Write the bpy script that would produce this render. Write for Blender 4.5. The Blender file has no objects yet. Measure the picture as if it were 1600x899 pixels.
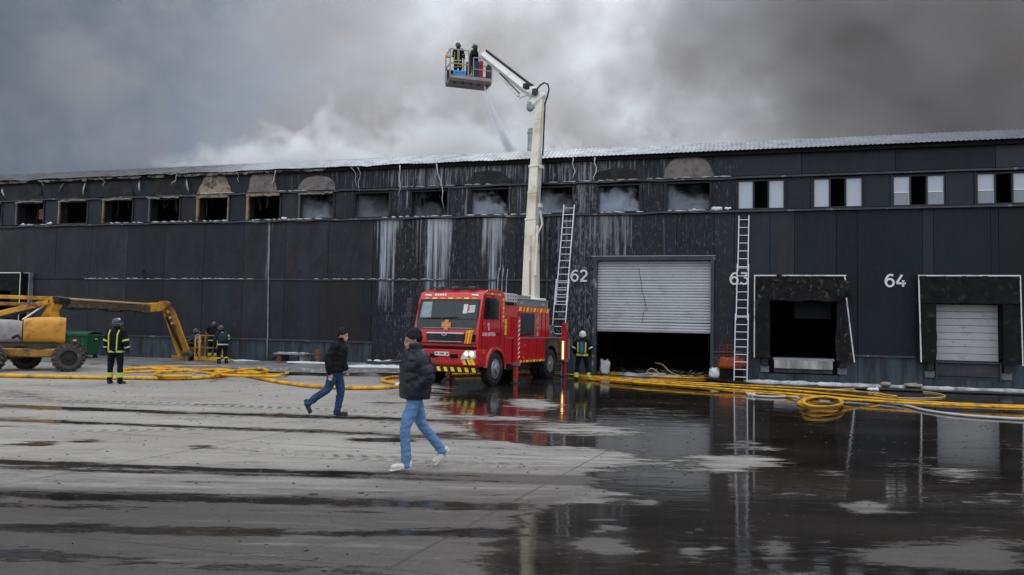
import bpy, bmesh, math, random
import numpy as np
from mathutils import Vector, Matrix, noise as mnoise
R = math.radians
PI = math.pi
rnd = random.Random(7)
scene = bpy.context.scene
COL = scene.collection

# ------------------------------------------------------------------ camera
CAM_P, CAM_R, CAM_H, FOC = 0.051255, 0.020143, 1.806, 1200.0
_f0 = Vector((0, math.cos(CAM_P), math.sin(CAM_P)))
_u0 = Vector((0, -math.sin(CAM_P), math.cos(CAM_P)))
_r0 = Vector((1, 0, 0))
_ri = _r0 * math.cos(CAM_R) + _u0 * math.sin(CAM_R)
_up = -_r0 * math.sin(CAM_R) + _u0 * math.cos(CAM_R)
cd = bpy.data.cameras.new('camera')
cam = bpy.data.objects.new('camera', cd)
COL.objects.link(cam)
cd.sensor_width = 36.0
cd.lens = FOC / 1600 * 36
cd.clip_start = 0.1
cd.clip_end = 3000
M = Matrix.Identity(4)
for i in range(3):
    M[i][0], M[i][1], M[i][2] = _ri[i], _up[i], -_f0[i]
M[2][3] = CAM_H
cam.matrix_world = M
scene.camera = cam

def ray(x, y):
    return _ri * ((x - 800) / FOC) - _up * ((y - 449.5) / FOC) + _f0
def gp(x, y, h=0.0):
    """the point of the yard (height h) seen at a place of the photograph"""
    d = ray(x, y); t = (h - CAM_H) / d.z
    return Vector((d.x * t, d.y * t, h))
def ap(x, y, Y):
    d = ray(x, y); t = Y / d.y
    return Vector((0, 0, CAM_H)) + d * t

# ------------------------------------------------------------------ world, sun, exposure
SUN_EL, SUN_AZ = R(48), R(200)
w = bpy.data.worlds.new('World')
scene.world = w
w.use_nodes = True
nt = w.node_tree
nt.nodes.clear()
def N(nt, kind, **kw):
    n = nt.nodes.new(kind)
    for k, v in kw.items():
        setattr(n, k, v)
    return n
def lk(nt, a, b):
    nt.links.new(a, b)
def mth(nt, op, a, b=None, c=None, clamp=False):
    n = nt.nodes.new('ShaderNodeMath'); n.operation = op; n.use_clamp = clamp
    for i, v in enumerate((a, b, c)):
        if v is None: continue
        if isinstance(v, (int, float)): n.inputs[i].default_value = v
        else: nt.links.new(v, n.inputs[i])
    return n.outputs[0]
def mrange(nt, v, a, b, c=0.0, d=1.0, smooth=False):
    n = nt.nodes.new('ShaderNodeMapRange')
    if smooth: n.interpolation_type = 'SMOOTHSTEP'
    nt.links.new(v, n.inputs['Value'])
    for k, x in zip(('From Min', 'From Max', 'To Min', 'To Max'), (a, b, c, d)):
        n.inputs[k].default_value = x
    return n.outputs[0]
def mixc(nt, f, a, b, blend='MIX'):
    n = nt.nodes.new('ShaderNodeMix'); n.data_type = 'RGBA'; n.blend_type = blend
    n.clamp_factor = True
    for sock, v in ((n.inputs[0], f), (n.inputs[6], a), (n.inputs[7], b)):
        if isinstance(v, (int, float)): sock.default_value = v
        elif isinstance(v, tuple): sock.default_value = (*v[:3], 1)
        else: nt.links.new(v, sock)
    return n.outputs[2]
def noise(nt, vec, scale, detail=4, rough=0.55, dist=0.0, dim='3D', lac=2.0):
    n = nt.nodes.new('ShaderNodeTexNoise'); n.noise_dimensions = dim
    n.inputs['Scale'].default_value = scale; n.inputs['Detail'].default_value = detail
    n.inputs['Roughness'].default_value = rough; n.inputs['Distortion'].default_value = dist
    n.inputs['Lacunarity'].default_value = lac
    if vec is not None: nt.links.new(vec, n.inputs['Vector'])
    return n.outputs[0]
def mapping(nt, vec, scale=(1, 1, 1), loc=(0, 0, 0), rot=(0, 0, 0)):
    n = nt.nodes.new('ShaderNodeMapping')
    n.inputs['Scale'].default_value = scale; n.inputs['Location'].default_value = loc
    n.inputs['Rotation'].default_value = rot
    nt.links.new(vec, n.inputs['Vector'])
    return n.outputs[0]
def ramp(nt, v, stops, interp='LINEAR'):
    n = nt.nodes.new('ShaderNodeValToRGB'); cr = n.color_ramp; cr.interpolation = interp
    while len(cr.elements) > 1: cr.elements.remove(cr.elements[-1])
    first = True
    for p, c in stops:
        e = cr.elements[0] if first else cr.elements.new(p)
        e.position = p
        e.color = (c, c, c, 1) if isinstance(c, (int, float)) else (*c, 1)
        first = False
    nt.links.new(v, n.inputs[0])
    return n.outputs[0]

out = N(nt, 'ShaderNodeOutputWorld')
bg = N(nt, 'ShaderNodeBackground'); bg.inputs['Strength'].default_value = 0.1
sky = N(nt, 'ShaderNodeTexSky', sky_type='NISHITA', sun_disc=False, sun_elevation=SUN_EL, sun_rotation=SUN_AZ)
tc = N(nt, 'ShaderNodeTexCoord')
gen = tc.outputs['Generated']
sx = N(nt, 'ShaderNodeSeparateXYZ'); lk(nt, gen, sx.inputs[0])
cl = noise(nt, mapping(nt, gen, (1.0, 1.0, 2.6), (0.3, 0.1, 0.6)), 1.6, 5, 0.5)
cl2 = noise(nt, mapping(nt, gen, (1.0, 1.0, 3.2), (4.0, 2.0, 0.0)), 4.5, 5, 0.55)
el = mth(nt, 'MAXIMUM', sx.outputs[2], 0.0)
# overcast luminance grows towards the zenith; the deck is heavier to the west (left of the picture)
lum = mth(nt, 'MULTIPLY_ADD', el, 0.85, 0.50)
bank = N(nt, 'ShaderNodeVectorMath', operation='DOT_PRODUCT'); nrm = N(nt, 'ShaderNodeVectorMath', operation='NORMALIZE')
lk(nt, gen, nrm.inputs[0]); lk(nt, nrm.outputs[0], bank.inputs[0]); bank.inputs[1].default_value = (-0.626, 0.667, 0.404)
west = mrange(nt, mth(nt, 'ADD', bank.outputs['Value'], mth(nt, 'MULTIPLY', mth(nt, 'SUBTRACT', cl, 0.5), 0.10)), 0.76, 0.99, 1.0, 0.13, True)
lum = mth(nt, 'MULTIPLY', lum, west)
lum = mth(nt, 'MULTIPLY', lum, mrange(nt, cl, 0.3, 0.7, 0.86, 1.14))
lum = mth(nt, 'MULTIPLY', lum, mrange(nt, cl2, 0.3, 0.7, 0.95, 1.05))
tint = mixc(nt, mrange(nt, lum, 0.1, 0.6), (0.66, 0.82, 1.10), (0.92, 0.97, 1.05))
lumv = N(nt, 'ShaderNodeVectorMath', operation='SCALE')
lk(nt, tint, lumv.inputs[0]); lk(nt, mth(nt, 'MULTIPLY', lum, 12.0), lumv.inputs['Scale'])
col = mixc(nt, 0.94, sky.outputs[0], lumv.outputs[0])
lk(nt, col, bg.inputs[0]); lk(nt, bg.outputs[0], out.inputs[0])

sd = bpy.data.lights.new('sun', 'SUN')
sun = bpy.data.objects.new('sun', sd)
COL.objects.link(sun)
sd.energy = 0.9; sd.angle = R(22); sd.color = (1.0, 0.97, 0.93)
# a weak sun behind the cloud, from behind the camera and a little left
sun.rotation_euler = (R(90) - SUN_EL, 0, PI - SUN_AZ + PI)
scene.view_settings.view_transform = 'Standard'
scene.view_settings.look = 'None'
scene.view_settings.exposure = 0.28
scene.view_settings.gamma = 1.0
scene.cycles.volume_bounces = 5
scene.cycles.max_bounces = 8
scene.cycles.volume_step_rate = 2.0
scene.cycles.volume_preview_step_rate = 2.0
scene.cycles.volume_max_steps = 96
# ------------------------------------------------------------------ helpers
MATS = {}
def mat(name, color, rough=0.6, metal=0.0, var=0.15, scale=3.0, bump=0.0, bscale=40.0, dirt=None, dirt_amt=0.0, dirt_scale=1.5, rand=0.0, coat=0.0, spec=0.3, stretch=(1, 1, 1)):
    if name in MATS: return MATS[name]
    m = bpy.data.materials.new(name); m.use_nodes = True
    nt = m.node_tree; b = nt.nodes['Principled BSDF']
    tc = N(nt, 'ShaderNodeTexCoord'); P = mapping(nt, tc.outputs['Object'], stretch)
    n1 = noise(nt, P, scale, 5, 0.6)
    f = mrange(nt, n1, 0.25, 0.75, 1 - var, 1 + var)
    v = N(nt, 'ShaderNodeVectorMath', operation='SCALE')
    v.inputs[0].default_value = color[:3]; lk(nt, f, v.inputs['Scale'])
    c = v.outputs[0]
    if dirt:
        n2 = noise(nt, P, dirt_scale, 6, 0.65, 0.3)
        c = mixc(nt, mrange(nt, n2, 0.62 - dirt_amt * 0.3, 0.75 - dirt_amt * 0.2), c, dirt)
    if rand:
        oi = N(nt, 'ShaderNodeObjectInfo')
        v2 = N(nt, 'ShaderNodeVectorMath', operation='SCALE')
        lk(nt, c, v2.inputs[0]); lk(nt, mrange(nt, oi.outputs['Random'], 0, 1, 1 - rand, 1 + rand), v2.inputs['Scale'])
        c = v2.outputs[0]
    lk(nt, c, b.inputs['Base Color'])
    b.inputs['Metallic'].default_value = metal
    lk(nt, mrange(nt, n1, 0.2, 0.8, max(rough - 0.08, 0.02), min(rough + 0.08, 1)), b.inputs['Roughness'])
    b.inputs['Coat Weight'].default_value = coat
    b.inputs['Specular IOR Level'].default_value = spec
    if bump:
        n3 = noise(nt, P, bscale, 4, 0.6)
        bp = N(nt, 'ShaderNodeBump'); bp.inputs['Strength'].default_value = bump; bp.inputs['Distance'].default_value = 0.02
        lk(nt, n3, bp.inputs['Height']); lk(nt, bp.outputs[0], b.inputs['Normal'])
    MATS[name] = m
    return m

class MB:
    """collects shapes into one mesh"""
    def __init__(s): s.v = []; s.f = []; s.mi = []; s.cur = 0
    def add(s, vs, fs):
        k = len(s.v); s.v += [tuple(p) for p in vs]
        s.f += [tuple(i + k for i in f) for f in fs]; s.mi += [s.cur] * len(fs)
        return s
    def box(s, x0, x1, y0, y1, z0, z1, M=None):
        c = [Vector((x, y, z)) for x in (x0, x1) for y in (y0, y1) for z in (z0, z1)]
        if M: c = [M @ p for p in c]
        return s.add(c, [(0, 1, 3, 2), (4, 6, 7, 5), (0, 4, 5, 1), (2, 3, 7, 6), (0, 2, 6, 4), (1, 5, 7, 3)])
    def bar(s, a, b, w, h=None, up=(0, 0, 1)):
        """square bar from a to b"""
        h = h or w; a = Vector(a); b = Vector(b); d = (b - a).normalized(); u = Vector(up)
        if abs(d.dot(u)) > 0.98: u = Vector((0, 1, 0))
        r = d.cross(u).normalized() * (w / 2); t = r.cross(d).normalized() * (h / 2)
        vs = [p + i * r + j * t for p in (a, b) for i, j in ((-1, -1), (1, -1), (1, 1), (-1, 1))]
        return s.add(vs, [(3, 2, 1, 0), (4, 5, 6, 7), (0, 1, 5, 4), (1, 2, 6, 5), (2, 3, 7, 6), (3, 0, 4, 7)])
    def taper(s, a, b, wa, ha, wb, hb, up=(0, 0, 1)):
        a = Vector(a); b = Vector(b); d = (b - a).normalized(); u = Vector(up)
        if abs(d.dot(u)) > 0.98: u = Vector((0, 1, 0))
        r = d.cross(u).normalized(); t = r.cross(d).normalized()
        vs = [p + i * r * w_ / 2 + j * t * h_ / 2 for p, w_, h_ in ((a, wa, ha), (b, wb, hb)) for i, j in ((-1, -1), (1, -1), (1, 1), (-1, 1))]
        return s.add(vs, [(3, 2, 1, 0), (4, 5, 6, 7), (0, 1, 5, 4), (1, 2, 6, 5), (2, 3, 7, 6), (3, 0, 4, 7)])
    def tube(s, pts, r, n=8, caps=True, flat=1.0):
        """round tube through points, r a number or one per point; flat squashes it along its second axis"""
        pts = [Vector(p) for p in pts]; L = len(pts)
        rs = r if isinstance(r, (list, tuple)) else [r] * L
        prev = None; vs = []
        for i, p in enumerate(pts):
            d = (pts[min(i + 1, L - 1)] - pts[max(i - 1, 0)])
            d = d.normalized() if d.length > 1e-9 else Vector((0, 0, 1))
            if prev is None:
                u = Vector((0, 0, 1)) if abs(d.z) < 0.9 else Vector((0, 1, 0))
                u = (u - d * u.dot(d)).normalized()
            else:
                u = (prev - d * prev.dot(d))
                u = u.normalized() if u.length > 1e-6 else d.orthogonal().normalized()
            prev = u; q = d.cross(u)
            for k in range(n):
                a = 2 * PI * k / n
                vs.append(p + (u * math.sin(a) * flat + q * math.cos(a)) * rs[i])
        fs = [(i * n + k, i * n + (k + 1) % n, (i + 1) * n + (k + 1) % n, (i + 1) * n + k) for i in range(L - 1) for k in range(n)]
        if caps:
            fs.append(tuple(range(n - 1, -1, -1))); fs.append(tuple((L - 1) * n + k for k in range(n)))
        return s.add(vs, fs)
    def lathe(s, c, axis, prof, n=20, caps=True):
        """prof: (distance along axis, radius)"""
        c = Vector(c); a = Vector(axis).normalized(); u = a.orthogonal().normalized(); q = a.cross(u)
        vs = []
        for t, r in prof:
            for k in range(n):
                g = 2 * PI * k / n
                vs.append(c + a * t + (u * math.cos(g) + q * math.sin(g)) * r)
        L = len(prof)
        fs = [(i * n + k, i * n + (k + 1) % n, (i + 1) * n + (k + 1) % n, (i + 1) * n + k) for i in range(L - 1) for k in range(n)]
        if caps:
            fs.append(tuple(range(n - 1, -1, -1))); fs.append(tuple((L - 1) * n + k for k in range(n)))
        return s.add(vs, fs)
    def sphere(s, c, r, n=10, m=7, sc=(1, 1, 1)):
        c = Vector(c); vs = []; fs = []
        for i in range(m + 1):
            th = PI * i / m
            for k in range(n):
                g = 2 * PI * k / n
                vs.append(c + Vector((math.sin(th) * math.cos(g) * sc[0], math.sin(th) * math.sin(g) * sc[1], math.cos(th) * sc[2])) * r)
        for i in range(m):
            for k in range(n):
                fs.append((i * n + k, (i + 1) * n + k, (i + 1) * n + (k + 1) % n, i * n + (k + 1) % n))
        return s.add(vs, fs)
    def prism(s, poly, ax, lo, hi):
        """polygon of (a, b) pairs extruded along axis ax ('x','y','z')"""
        def P(a, b, c): return {'x': (c, a, b), 'y': (a, c, b), 'z': (a, b, c)}[ax]
        n = len(poly)
        vs = [P(a, b, lo) for a, b in poly] + [P(a, b, hi) for a, b in poly]
        fs = [tuple(range(n)), tuple(range(2 * n - 1, n - 1, -1))] + [(i, i + n, (i + 1) % n + n, (i + 1) % n) for i in range(n)]
        return s.add(vs, fs)
    def build(s, name, m, parent=None, smooth=False, bevel=0.0, seg=1, loc=None, fixn=True):
        me = bpy.data.meshes.new(name); me.from_pydata(s.v, [], s.f)
        ms = m if isinstance(m, (list, tuple)) else [m]
        for x in ms: me.materials.append(x)
        if len(ms) > 1: me.polygons.foreach_set('material_index', s.mi)
        if fixn or bevel:
            b = bmesh.new(); b.from_mesh(me)
            bmesh.ops.remove_doubles(b, verts=b.verts, dist=1e-6) if False else None
            bmesh.ops.recalc_face_normals(b, faces=b.faces)
            if bevel:
                ed = [e for e in b.edges if len(e.link_faces) == 2 and e.calc_face_angle(0) > 0.5]
                bmesh.ops.bevel(b, geom=ed, offset=bevel, segments=seg, affect='EDGES', profile=0.6, clamp_overlap=True)
            b.to_mesh(me); b.free()
        if smooth:
            me.polygons.foreach_set('use_smooth', [True] * len(me.polygons))
            if smooth != 'all':
                me.set_sharp_from_angle(angle=R(38))
        o = bpy.data.objects.new(name, me); COL.objects.link(o)
        if parent is not None: o.parent = parent
        if loc is not None: o.location = loc
        return o
def empty(name, label, cat, loc=(0, 0, 0), rz=0, group=None):
    o = bpy.data.objects.new(name, None); COL.objects.link(o)
    o.empty_display_size = 0.3; o.location = loc; o.rotation_euler = (0, 0, rz)
    o['label'] = label; o['category'] = cat
    if group: o['group'] = group
    return o
def tag(o, label, cat, group=None, kind=None):
    o['label'] = label; o['category'] = cat
    if group: o['group'] = group
    if kind: o['kind'] = kind
    return o
def copy_tree(o, parent=None):
    c = o.copy(); COL.objects.link(c); c.parent = parent
    for ch in list(o.children): copy_tree(ch, c)
    return c
def spline(pts, n=8):
    """Catmull-Rom through points"""
    P = [Vector(p) for p in pts]; P = [P[0] * 2 - P[1]] + P + [P[-1] * 2 - P[-2]]; o = []
    for i in range(1, len(P) - 2):
        a, b, c, d = P[i - 1:i + 3]
        for k in range(n):
            t = k / n
            o.append(0.5 * ((2 * b) + (c - a) * t + (2 * a - 5 * b + 4 * c - d) * t * t + (3 * b - a - 3 * c + d) * t ** 3))
    o.append(P[-2]); return o

# paints and plain materials
m_soot = mat('soot_black', (0.010, 0.010, 0.011), 0.9, var=0.4, spec=.1)
m_black = mat('black_plastic', (0.018, 0.018, 0.02), 0.5)
m_dark = mat('dark_steel', (0.045, 0.05, 0.055), 0.5, 0.3, 0.3, dirt=(0.08, 0.07, 0.06), dirt_amt=0.3)
m_grey = mat('grey_metal', (0.30, 0.31, 0.33), 0.45, 0.5, 0.2, dirt=(0.12, 0.11, 0.10), dirt_amt=0.25)
m_alu = mat('aluminium', (0.62, 0.63, 0.65), 0.38, 0.6, 0.15)
m_frame = mat('window_frame_dark', (0.02, 0.022, 0.027), 0.5)
m_white = mat('white_paint', (0.74, 0.74, 0.72), 0.5, var=0.08, dirt=(0.35, 0.33, 0.3), dirt_amt=0.1)
m_trim = mat('white_trim', (0.66, 0.66, 0.65), 0.5, var=0.1, dirt=(0.2, 0.2, 0.2), dirt_amt=0.25)
m_yel = mat('yellow_stripe', (0.85, 0.62, 0.02), 0.5, var=0.05)
m_org = mat('orange_stripe', (0.85, 0.30, 0.02), 0.5, var=0.05)
m_hiv = mat('lime_reflective_tape', (0.46, 0.50, 0.07), 0.5, var=0.12)
m_silv = mat('silver_reflective_tape', (0.55, 0.56, 0.52), 0.4, 0.2)
m_ice = mat('foam_and_ice', (0.66, 0.69, 0.72), 0.6, var=0.15, bump=0.4, bscale=8)
m_rust = mat('rusty_brown', (0.14, 0.07, 0.045), 0.8, var=0.35)
m_tan = mat('scorched_wood', (0.26, 0.19, 0.11), 0.8, var=0.35, dirt=(0.05, 0.04, 0.03), dirt_amt=0.4, dirt_scale=4)
m_conc = mat('weathered_concrete', (0.24, 0.235, 0.225), 0.85, var=0.25, scale=2, bump=0.3, dirt=(0.09, 0.085, 0.08), dirt_amt=0.4)

# ------------------------------------------------------------------ warehouse
WALL_A = -0.278164
wh = empty('warehouse', 'long dark grey warehouse with fire blackened upper windows and loading docks numbered 62 to 64', 'warehouse', (0, 31.2033, 0), WALL_A)
# inside the warehouse frame: x along the facade, -y towards the yard, z up
U0, U1 = -46.0, 34.0
PITCH = 2.664
win_c = [17.62 - PITCH * k for k in range(23)] + [17.62 + PITCH * k for k in range(1, 6)]
win_c = sorted(win_c)
WW, WZ0, WZ1 = 1.70, 6.38, 7.50
wins = [(c - WW / 2, c + WW / 2, WZ0, WZ1) for c in win_c if U0 + 1 < c < U1 - 1]
DOOR = (3.50, 7.83, 0.0, 4.48)
D63 = (9.95, 12.25, 0.93, 2.95)
D64 = (15.42, 17.44, 0.93, 2.92)
D0 = (-27.3, -25.2, 0.93, 3.1)
openings = wins + [DOOR, D63, D64, D0]

def split(r, holes):
    """a rectangle less its holes, as rectangles"""
    todo = [r]
    for h in holes:
        nxt = []
        for (a, b, c, d) in todo:
            if h[1] <= a or h[0] >= b or h[3] <= c or h[2] >= d: nxt.append((a, b, c, d)); continue
            x0, x1 = max(a, h[0]), min(b, h[1])
            if a < x0: nxt.append((a, x0, c, d))
            if x1 < b: nxt.append((x1, b, c, d))
            if c < h[2]: nxt.append((x0, x1, c, h[2]))
            if h[3] < d: nxt.append((x0, x1, h[3], d))
        todo = nxt
    return [t for t in todo if t[1] - t[0] > 0.02 and t[3] - t[2] > 0.02]

# cladding material: painted steel sheet with soot, scorch and runs of frozen foam, in facade metres
def cladding():
    m = bpy.data.materials.new('cladding'); m.use_nodes = True
    nt = m.node_tree; b = nt.nodes['Principled BSDF']
    tc = N(nt, 'ShaderNodeTexCoord'); P = tc.outputs['Object']
    s = N(nt, 'ShaderNodeSeparateXYZ'); lk(nt, P, s.inputs[0]); X, Y, Z = s.outputs
    oi = N(nt, 'ShaderNodeObjectInfo')
    big = noise(nt, mapping(nt, P, (0.35, 1, 0.25)), 1.0, 4, 0.6)
    ver = noise(nt, mapping(nt, P, (2.2, 1, 0.10)), 1.0, 5, 0.6)
    fin = noise(nt, mapping(nt, P, (9.0, 9, 2.5)), 1.0, 5, 0.7)
    r1 = oi.outputs['Random']
    base = mixc(nt, mrange(nt, r1, 0.15, 0.85), (0.014, 0.024, 0.036), (0.022, 0.024, 0.030))
    base = mixc(nt, mrange(nt, big, 0.35, 0.7), base, (0.010, 0.013, 0.018))
    base = mixc(nt, mrange(nt, ver, 0.48, 0.68, 0, 0.75), base, (0.024, 0.020, 0.020))
    v = N(nt, 'ShaderNodeVectorMath', operation='SCALE'); lk(nt, base, v.inputs[0])
    lk(nt, mth(nt, 'MULTIPLY', mrange(nt, fin, 0.3, 0.7, 0.82, 1.18), mrange(nt, r1, 0, 1, 0.55, 1.6)), v.inputs['Scale'])
    base = v.outputs[0]
    # burnt part of the facade: everything left of dock 62's door jamb
    un = mrange(nt, X, -30, 20)
    un = mth(nt, 'ADD', un, mth(nt, 'MULTIPLY', mth(nt, 'SUBTRACT', noise(nt, mapping(nt, P, (3.0, 1, 0.5), (2, 2, 2)), 1.0, 4, 0.7), 0.5), 0.022))
    def st(u): return (u + 30) / 50
    soot = ramp(nt, un, [(0, 0.7), (st(-25), 0.8), (st(-12), 0.9), (st(-9.2), 1), (st(-5), 0.9), (st(3), 0.8), (st(8), 0.6), (st(9), 0.1), (1, 0)])
    sz = mth(nt, 'MAXIMUM', mrange(nt, Z, 7.2, 8.4, 0.0, 0.8), mrange(nt, mth(nt, 'ABSOLUTE', mth(nt, 'SUBTRACT', Z, 5.0)), 0, 3.5, 0.75, 0.45))
    sn = noise(nt, mapping(nt, P, (0.9, 1, 0.55), (5, 0, 0)), 1.3, 6, 0.65, 0.4)
    sf = mth(nt, 'MULTIPLY', mth(nt, 'MULTIPLY', soot, sz), mrange(nt, sn, 0.36, 0.60))
    base = mixc(nt, sf, base, (0.010, 0.010, 0.012))
    # pale rust-brown bloom where paint has blistered
    bl = noise(nt, mapping(nt, P, (1.0, 1, 0.7), (9, 2, 1)), 0.9, 6, 0.7, 0.6)
    base = mixc(nt, mth(nt, 'MULTIPLY', mth(nt, 'MULTIPLY', soot, mrange(nt, bl, 0.55, 0.75, 0, 0.6)), mrange(nt, Z, 6.0, 7.6, 0.25, 1)), base, (0.060, 0.048, 0.044))
    # runs of foam: where they start is a matter of place along the wall
    k1 = ramp(nt, un, [(0, 0.02), (st(-20), 0.05), (st(-11.6), 0.06), (st(-11.33), 0.75), (st(-11.1), 0.1), (st(-6.2), 0.15), (st(-5.75), 0.95), (st(-5.25), 0.95), (st(-4.9), 0.25),
                        (st(-3.95), 0.35), (st(-3.6), 1.0), (st(-2.8), 1.0), (st(-2.4), 0.12), (st(-1.4), 0.2), (st(-1.1), 0.92), (st(-0.55), 0.9), (st(-0.2), 0.15), (st(1.6), 0.45),
                        (st(2.1), 0.4), (st(3.3), 0.5), (st(4.0), 0.55), (st(4.6), 0.6), (st(4.9), 0.2), (st(8.4), 0.12), (st(9.4), 0.05), (1, 0.0)])
    run = noise(nt, mapping(nt, P, (7.0, 1, 0.16), (3, 0, 0)), 1.0, 4, 0.62, 0.15)
    run2 = noise(nt, mapping(nt, P, (17.0, 1, 1.3), (8, 0, 0)), 1.0, 3, 0.7)
    lowmask = mrange(nt, Z, 6.35, 6.28)
    fall = mrange(nt, mth(nt, 'SUBTRACT', 6.3, Z), 0.0, 5.6, 0.0, 0.30)
    thr = mth(nt, 'SUBTRACT', mth(nt, 'ADD', run, mth(nt, 'MULTIPLY', k1, 0.36)), fall)
    thr = mth(nt, 'ADD', thr, mth(nt, 'MULTIPLY', mth(nt, 'SUBTRACT', run2, 0.5), 0.35))
    f1 = mth(nt, 'MULTIPLY', mth(nt, 'MULTIPLY', mrange(nt, thr, 0.62, 0.92), lowmask), mrange(nt, k1, 0.03, 0.4))
    # drips over the upper storey
    k2 = ramp(nt, un, [(0, 0.0), (st(-14), 0.05), (st(-8), 0.3), (st(-5), 0.75), (st(-2), 0.9), (st(1), 0.8), (st(4), 0.85), (st(6), 0.3), (st(8.6), 0.05), (1, 0)])
    run3 = noise(nt, mapping(nt, P, (9.0, 1, 0.35), (1, 0, 5)), 1.0, 4, 0.6, 0.1)
    thr2 = mth(nt, 'ADD', mth(nt, 'ADD', run3, mth(nt, 'MULTIPLY', k2, 0.22)), mth(nt, 'MULTIPLY', mth(nt, 'SUBTRACT', run2, 0.5), 0.4))
    thr2 = mth(nt, 'ADD', thr2, mrange(nt, Z, 6.4, 8.8, -0.06, 0.05))
    f2 = mth(nt, 'MULTIPLY', mth(nt, 'MULTIPLY', mrange(nt, thr2, 0.68, 0.90, 0, 0.75), mrange(nt, Z, 6.33, 6.40)), mrange(nt, k2, 0.0, 0.4))
    # spatter of dried foam beside door 62
    sp = noise(nt, mapping(nt, P, (13.0, 1, 3.2)), 1.0, 4, 0.75)
    k3 = ramp(nt, un, [(0, 0), (st(-6.5), 0.15), (st(-4.5), 0.45), (st(1.4), 0.35), (st(2.2), 1), (st(3.4), 0.9), (st(4.5), 0.4), (st(8.2), 0.35), (st(9.3), 0.1), (1, 0.02)])
    f3 = mth(nt, 'MULTIPLY', mrange(nt, mth(nt, 'ADD', sp, mth(nt, 'MULTIPLY', k3, 0.12)), 0.60, 0.82, 0, 0.6), mrange(nt, k3, 0.0, 0.5))
    f = mth(nt, 'MAXIMUM', mth(nt, 'MAXIMUM', f1, f2), f3)
    base = mixc(nt, mth(nt, 'MULTIPLY', f, 0.8), base, (0.50, 0.53, 0.57))
    lk(nt, base, b.inputs['Base Color'])
    lk(nt, mrange(nt, fin, 0.3, 0.7, 0.42, 0.68), b.inputs['Roughness'])
    b.inputs['Specular IOR Level'].default_value = 0.22
    # rolled ribs of the sheet and its waviness
    wv = N(nt, 'ShaderNodeTexWave', wave_type='BANDS', bands_direction='X', wave_profile='SIN'); wv.inputs['Scale'].default_value = 3.2
    lk(nt, P, wv.inputs['Vector'])
    hgt = mth(nt, 'ADD', mth(nt, 'MULTIPLY', wv.outputs['Fac'], 0.12), mth(nt, 'ADD', mth(nt, 'MULTIPLY', big, 3.2), mth(nt, 'MULTIPLY', fin, 0.35)))
    bp = N(nt, 'ShaderNodeBump'); bp.inputs['Strength'].default_value = 0.35; bp.inputs['Distance'].default_value = 0.03
    lk(nt, hgt, bp.inputs['Height']); lk(nt, bp.outputs[0], b.inputs['Normal'])
    return m
m_clad = cladding()
m_plinth = mat('plinth_blue_grey', (0.045, 0.062, 0.078), 0.6, var=0.3, scale=1.2, stretch=(2.5, 1, 0.35), dirt=(0.02, 0.022, 0.026), dirt_amt=0.7, dirt_scale=1.6, bump=0.2)
m_shell = mat('interior_soot', (0.022, 0.021, 0.021), 0.95, var=0.4)

# core wall behind the sheets, and the dark inside
core = MB()
for (a, b, c, d) in split((U0, U1, 0.0, 8.75), openings):
    core.box(a, b, 0.0, 0.14, c, d)
core.build('wall', m_soot, wh)
sh = MB()
sh.box(U0, U1, 27.9, 28.1, 0, 8.4)
sh.box(U0 - 0.2, U0, 0.0, 28.1, 0, 8.4); sh.box(U1, U1 + 0.2, 0.0, 28.1, 0, 8.4)
sh.box(U0, U1, 0.16, 27.9, -0.02, 0.012)
for k in range(14):
    u = U0 + 3 + k * 5.7
    sh.box(u, u + 0.35, 7.0, 7.35, 0.02, 8.4); sh.box(u, u + 0.3, 15.0, 15.35, 0.02, 8.4)
sh.build('interior', m_shell, wh)
sh = MB()
sh.box(8.6, 8.75, 0.2, 9, 0.02, 4.6); sh.box(13.6, 13.75, 0.2, 9, 0.02, 4.6)
sh.build('partition', m_shell, wh)

def panel(a, b, c, d, y, name='wall_panel', m=None, th=0.05, jit=0.006):
    g = 0.008
    yy = y + rnd.uniform(-jit, jit)
    mb = MB().box(a + g, b - g, yy, yy + th, c + g, d - g)
    return mb.build(name, m or m_clad, wh, fixn=False)
# vertical joints
joints = [-25.4 + 2.13 * k for k in range(-10, 29)]
joints = [U0] + [j for j in joints if U0 + .5 < j < U1 - .5] + [U1]
FRM = (3.35, 7.95, 0, 4.63)                     # the door surround
S63 = (9.35, 12.65, 0.93, 3.95); S64 = (14.84, 18.0, 0.93, 3.95); S0 = (-27.6, -24.95, 0.93, 4.0)
for a, b in zip(joints[:-1], joints[1:]):
    for (c, d) in ((1.04, 3.68), (3.70, 6.27)) if b < 1.7 else ((1.04, 6.27),):
        for r in split((a, b, c, d), [FRM, D63, D64, D0]): panel(*r, -0.06)
    for r in split((a, b, 0.0, 1.0), [(FRM[0], FRM[1], 0, 1.0), (9.9, 12.3, 0.3, 1.0), (15.36, 17.5, 0.3, 1.0)]):
        panel(*r, -0.10, 'plinth_panel', m_plinth, 0.09)
uj = [U0] + [11.05 + 3.16 * k for k in range(-18, 7)] + [U1]
for a, b in zip(uj[:-1], uj[1:]): panel(a, b, 7.66, 8.56, -0.07)
piers = [(wins[i][1], wins[i + 1][0]) for i in range(len(wins) - 1)] + [(U0, wins[0][0]), (wins[-1][1], U1)]
for a, b in piers:
    panel(a + 0.07, b - 0.07, 6.38, 7.55, -0.055)
    panel(a, a + 0.07, 6.36, 7.56, -0.085, 'pier_trim', m_clad, 0.08, 0)
    panel(b - 0.07, b, 6.36, 7.56, -0.085, 'pier_trim', m_clad, 0.08, 0)
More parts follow.
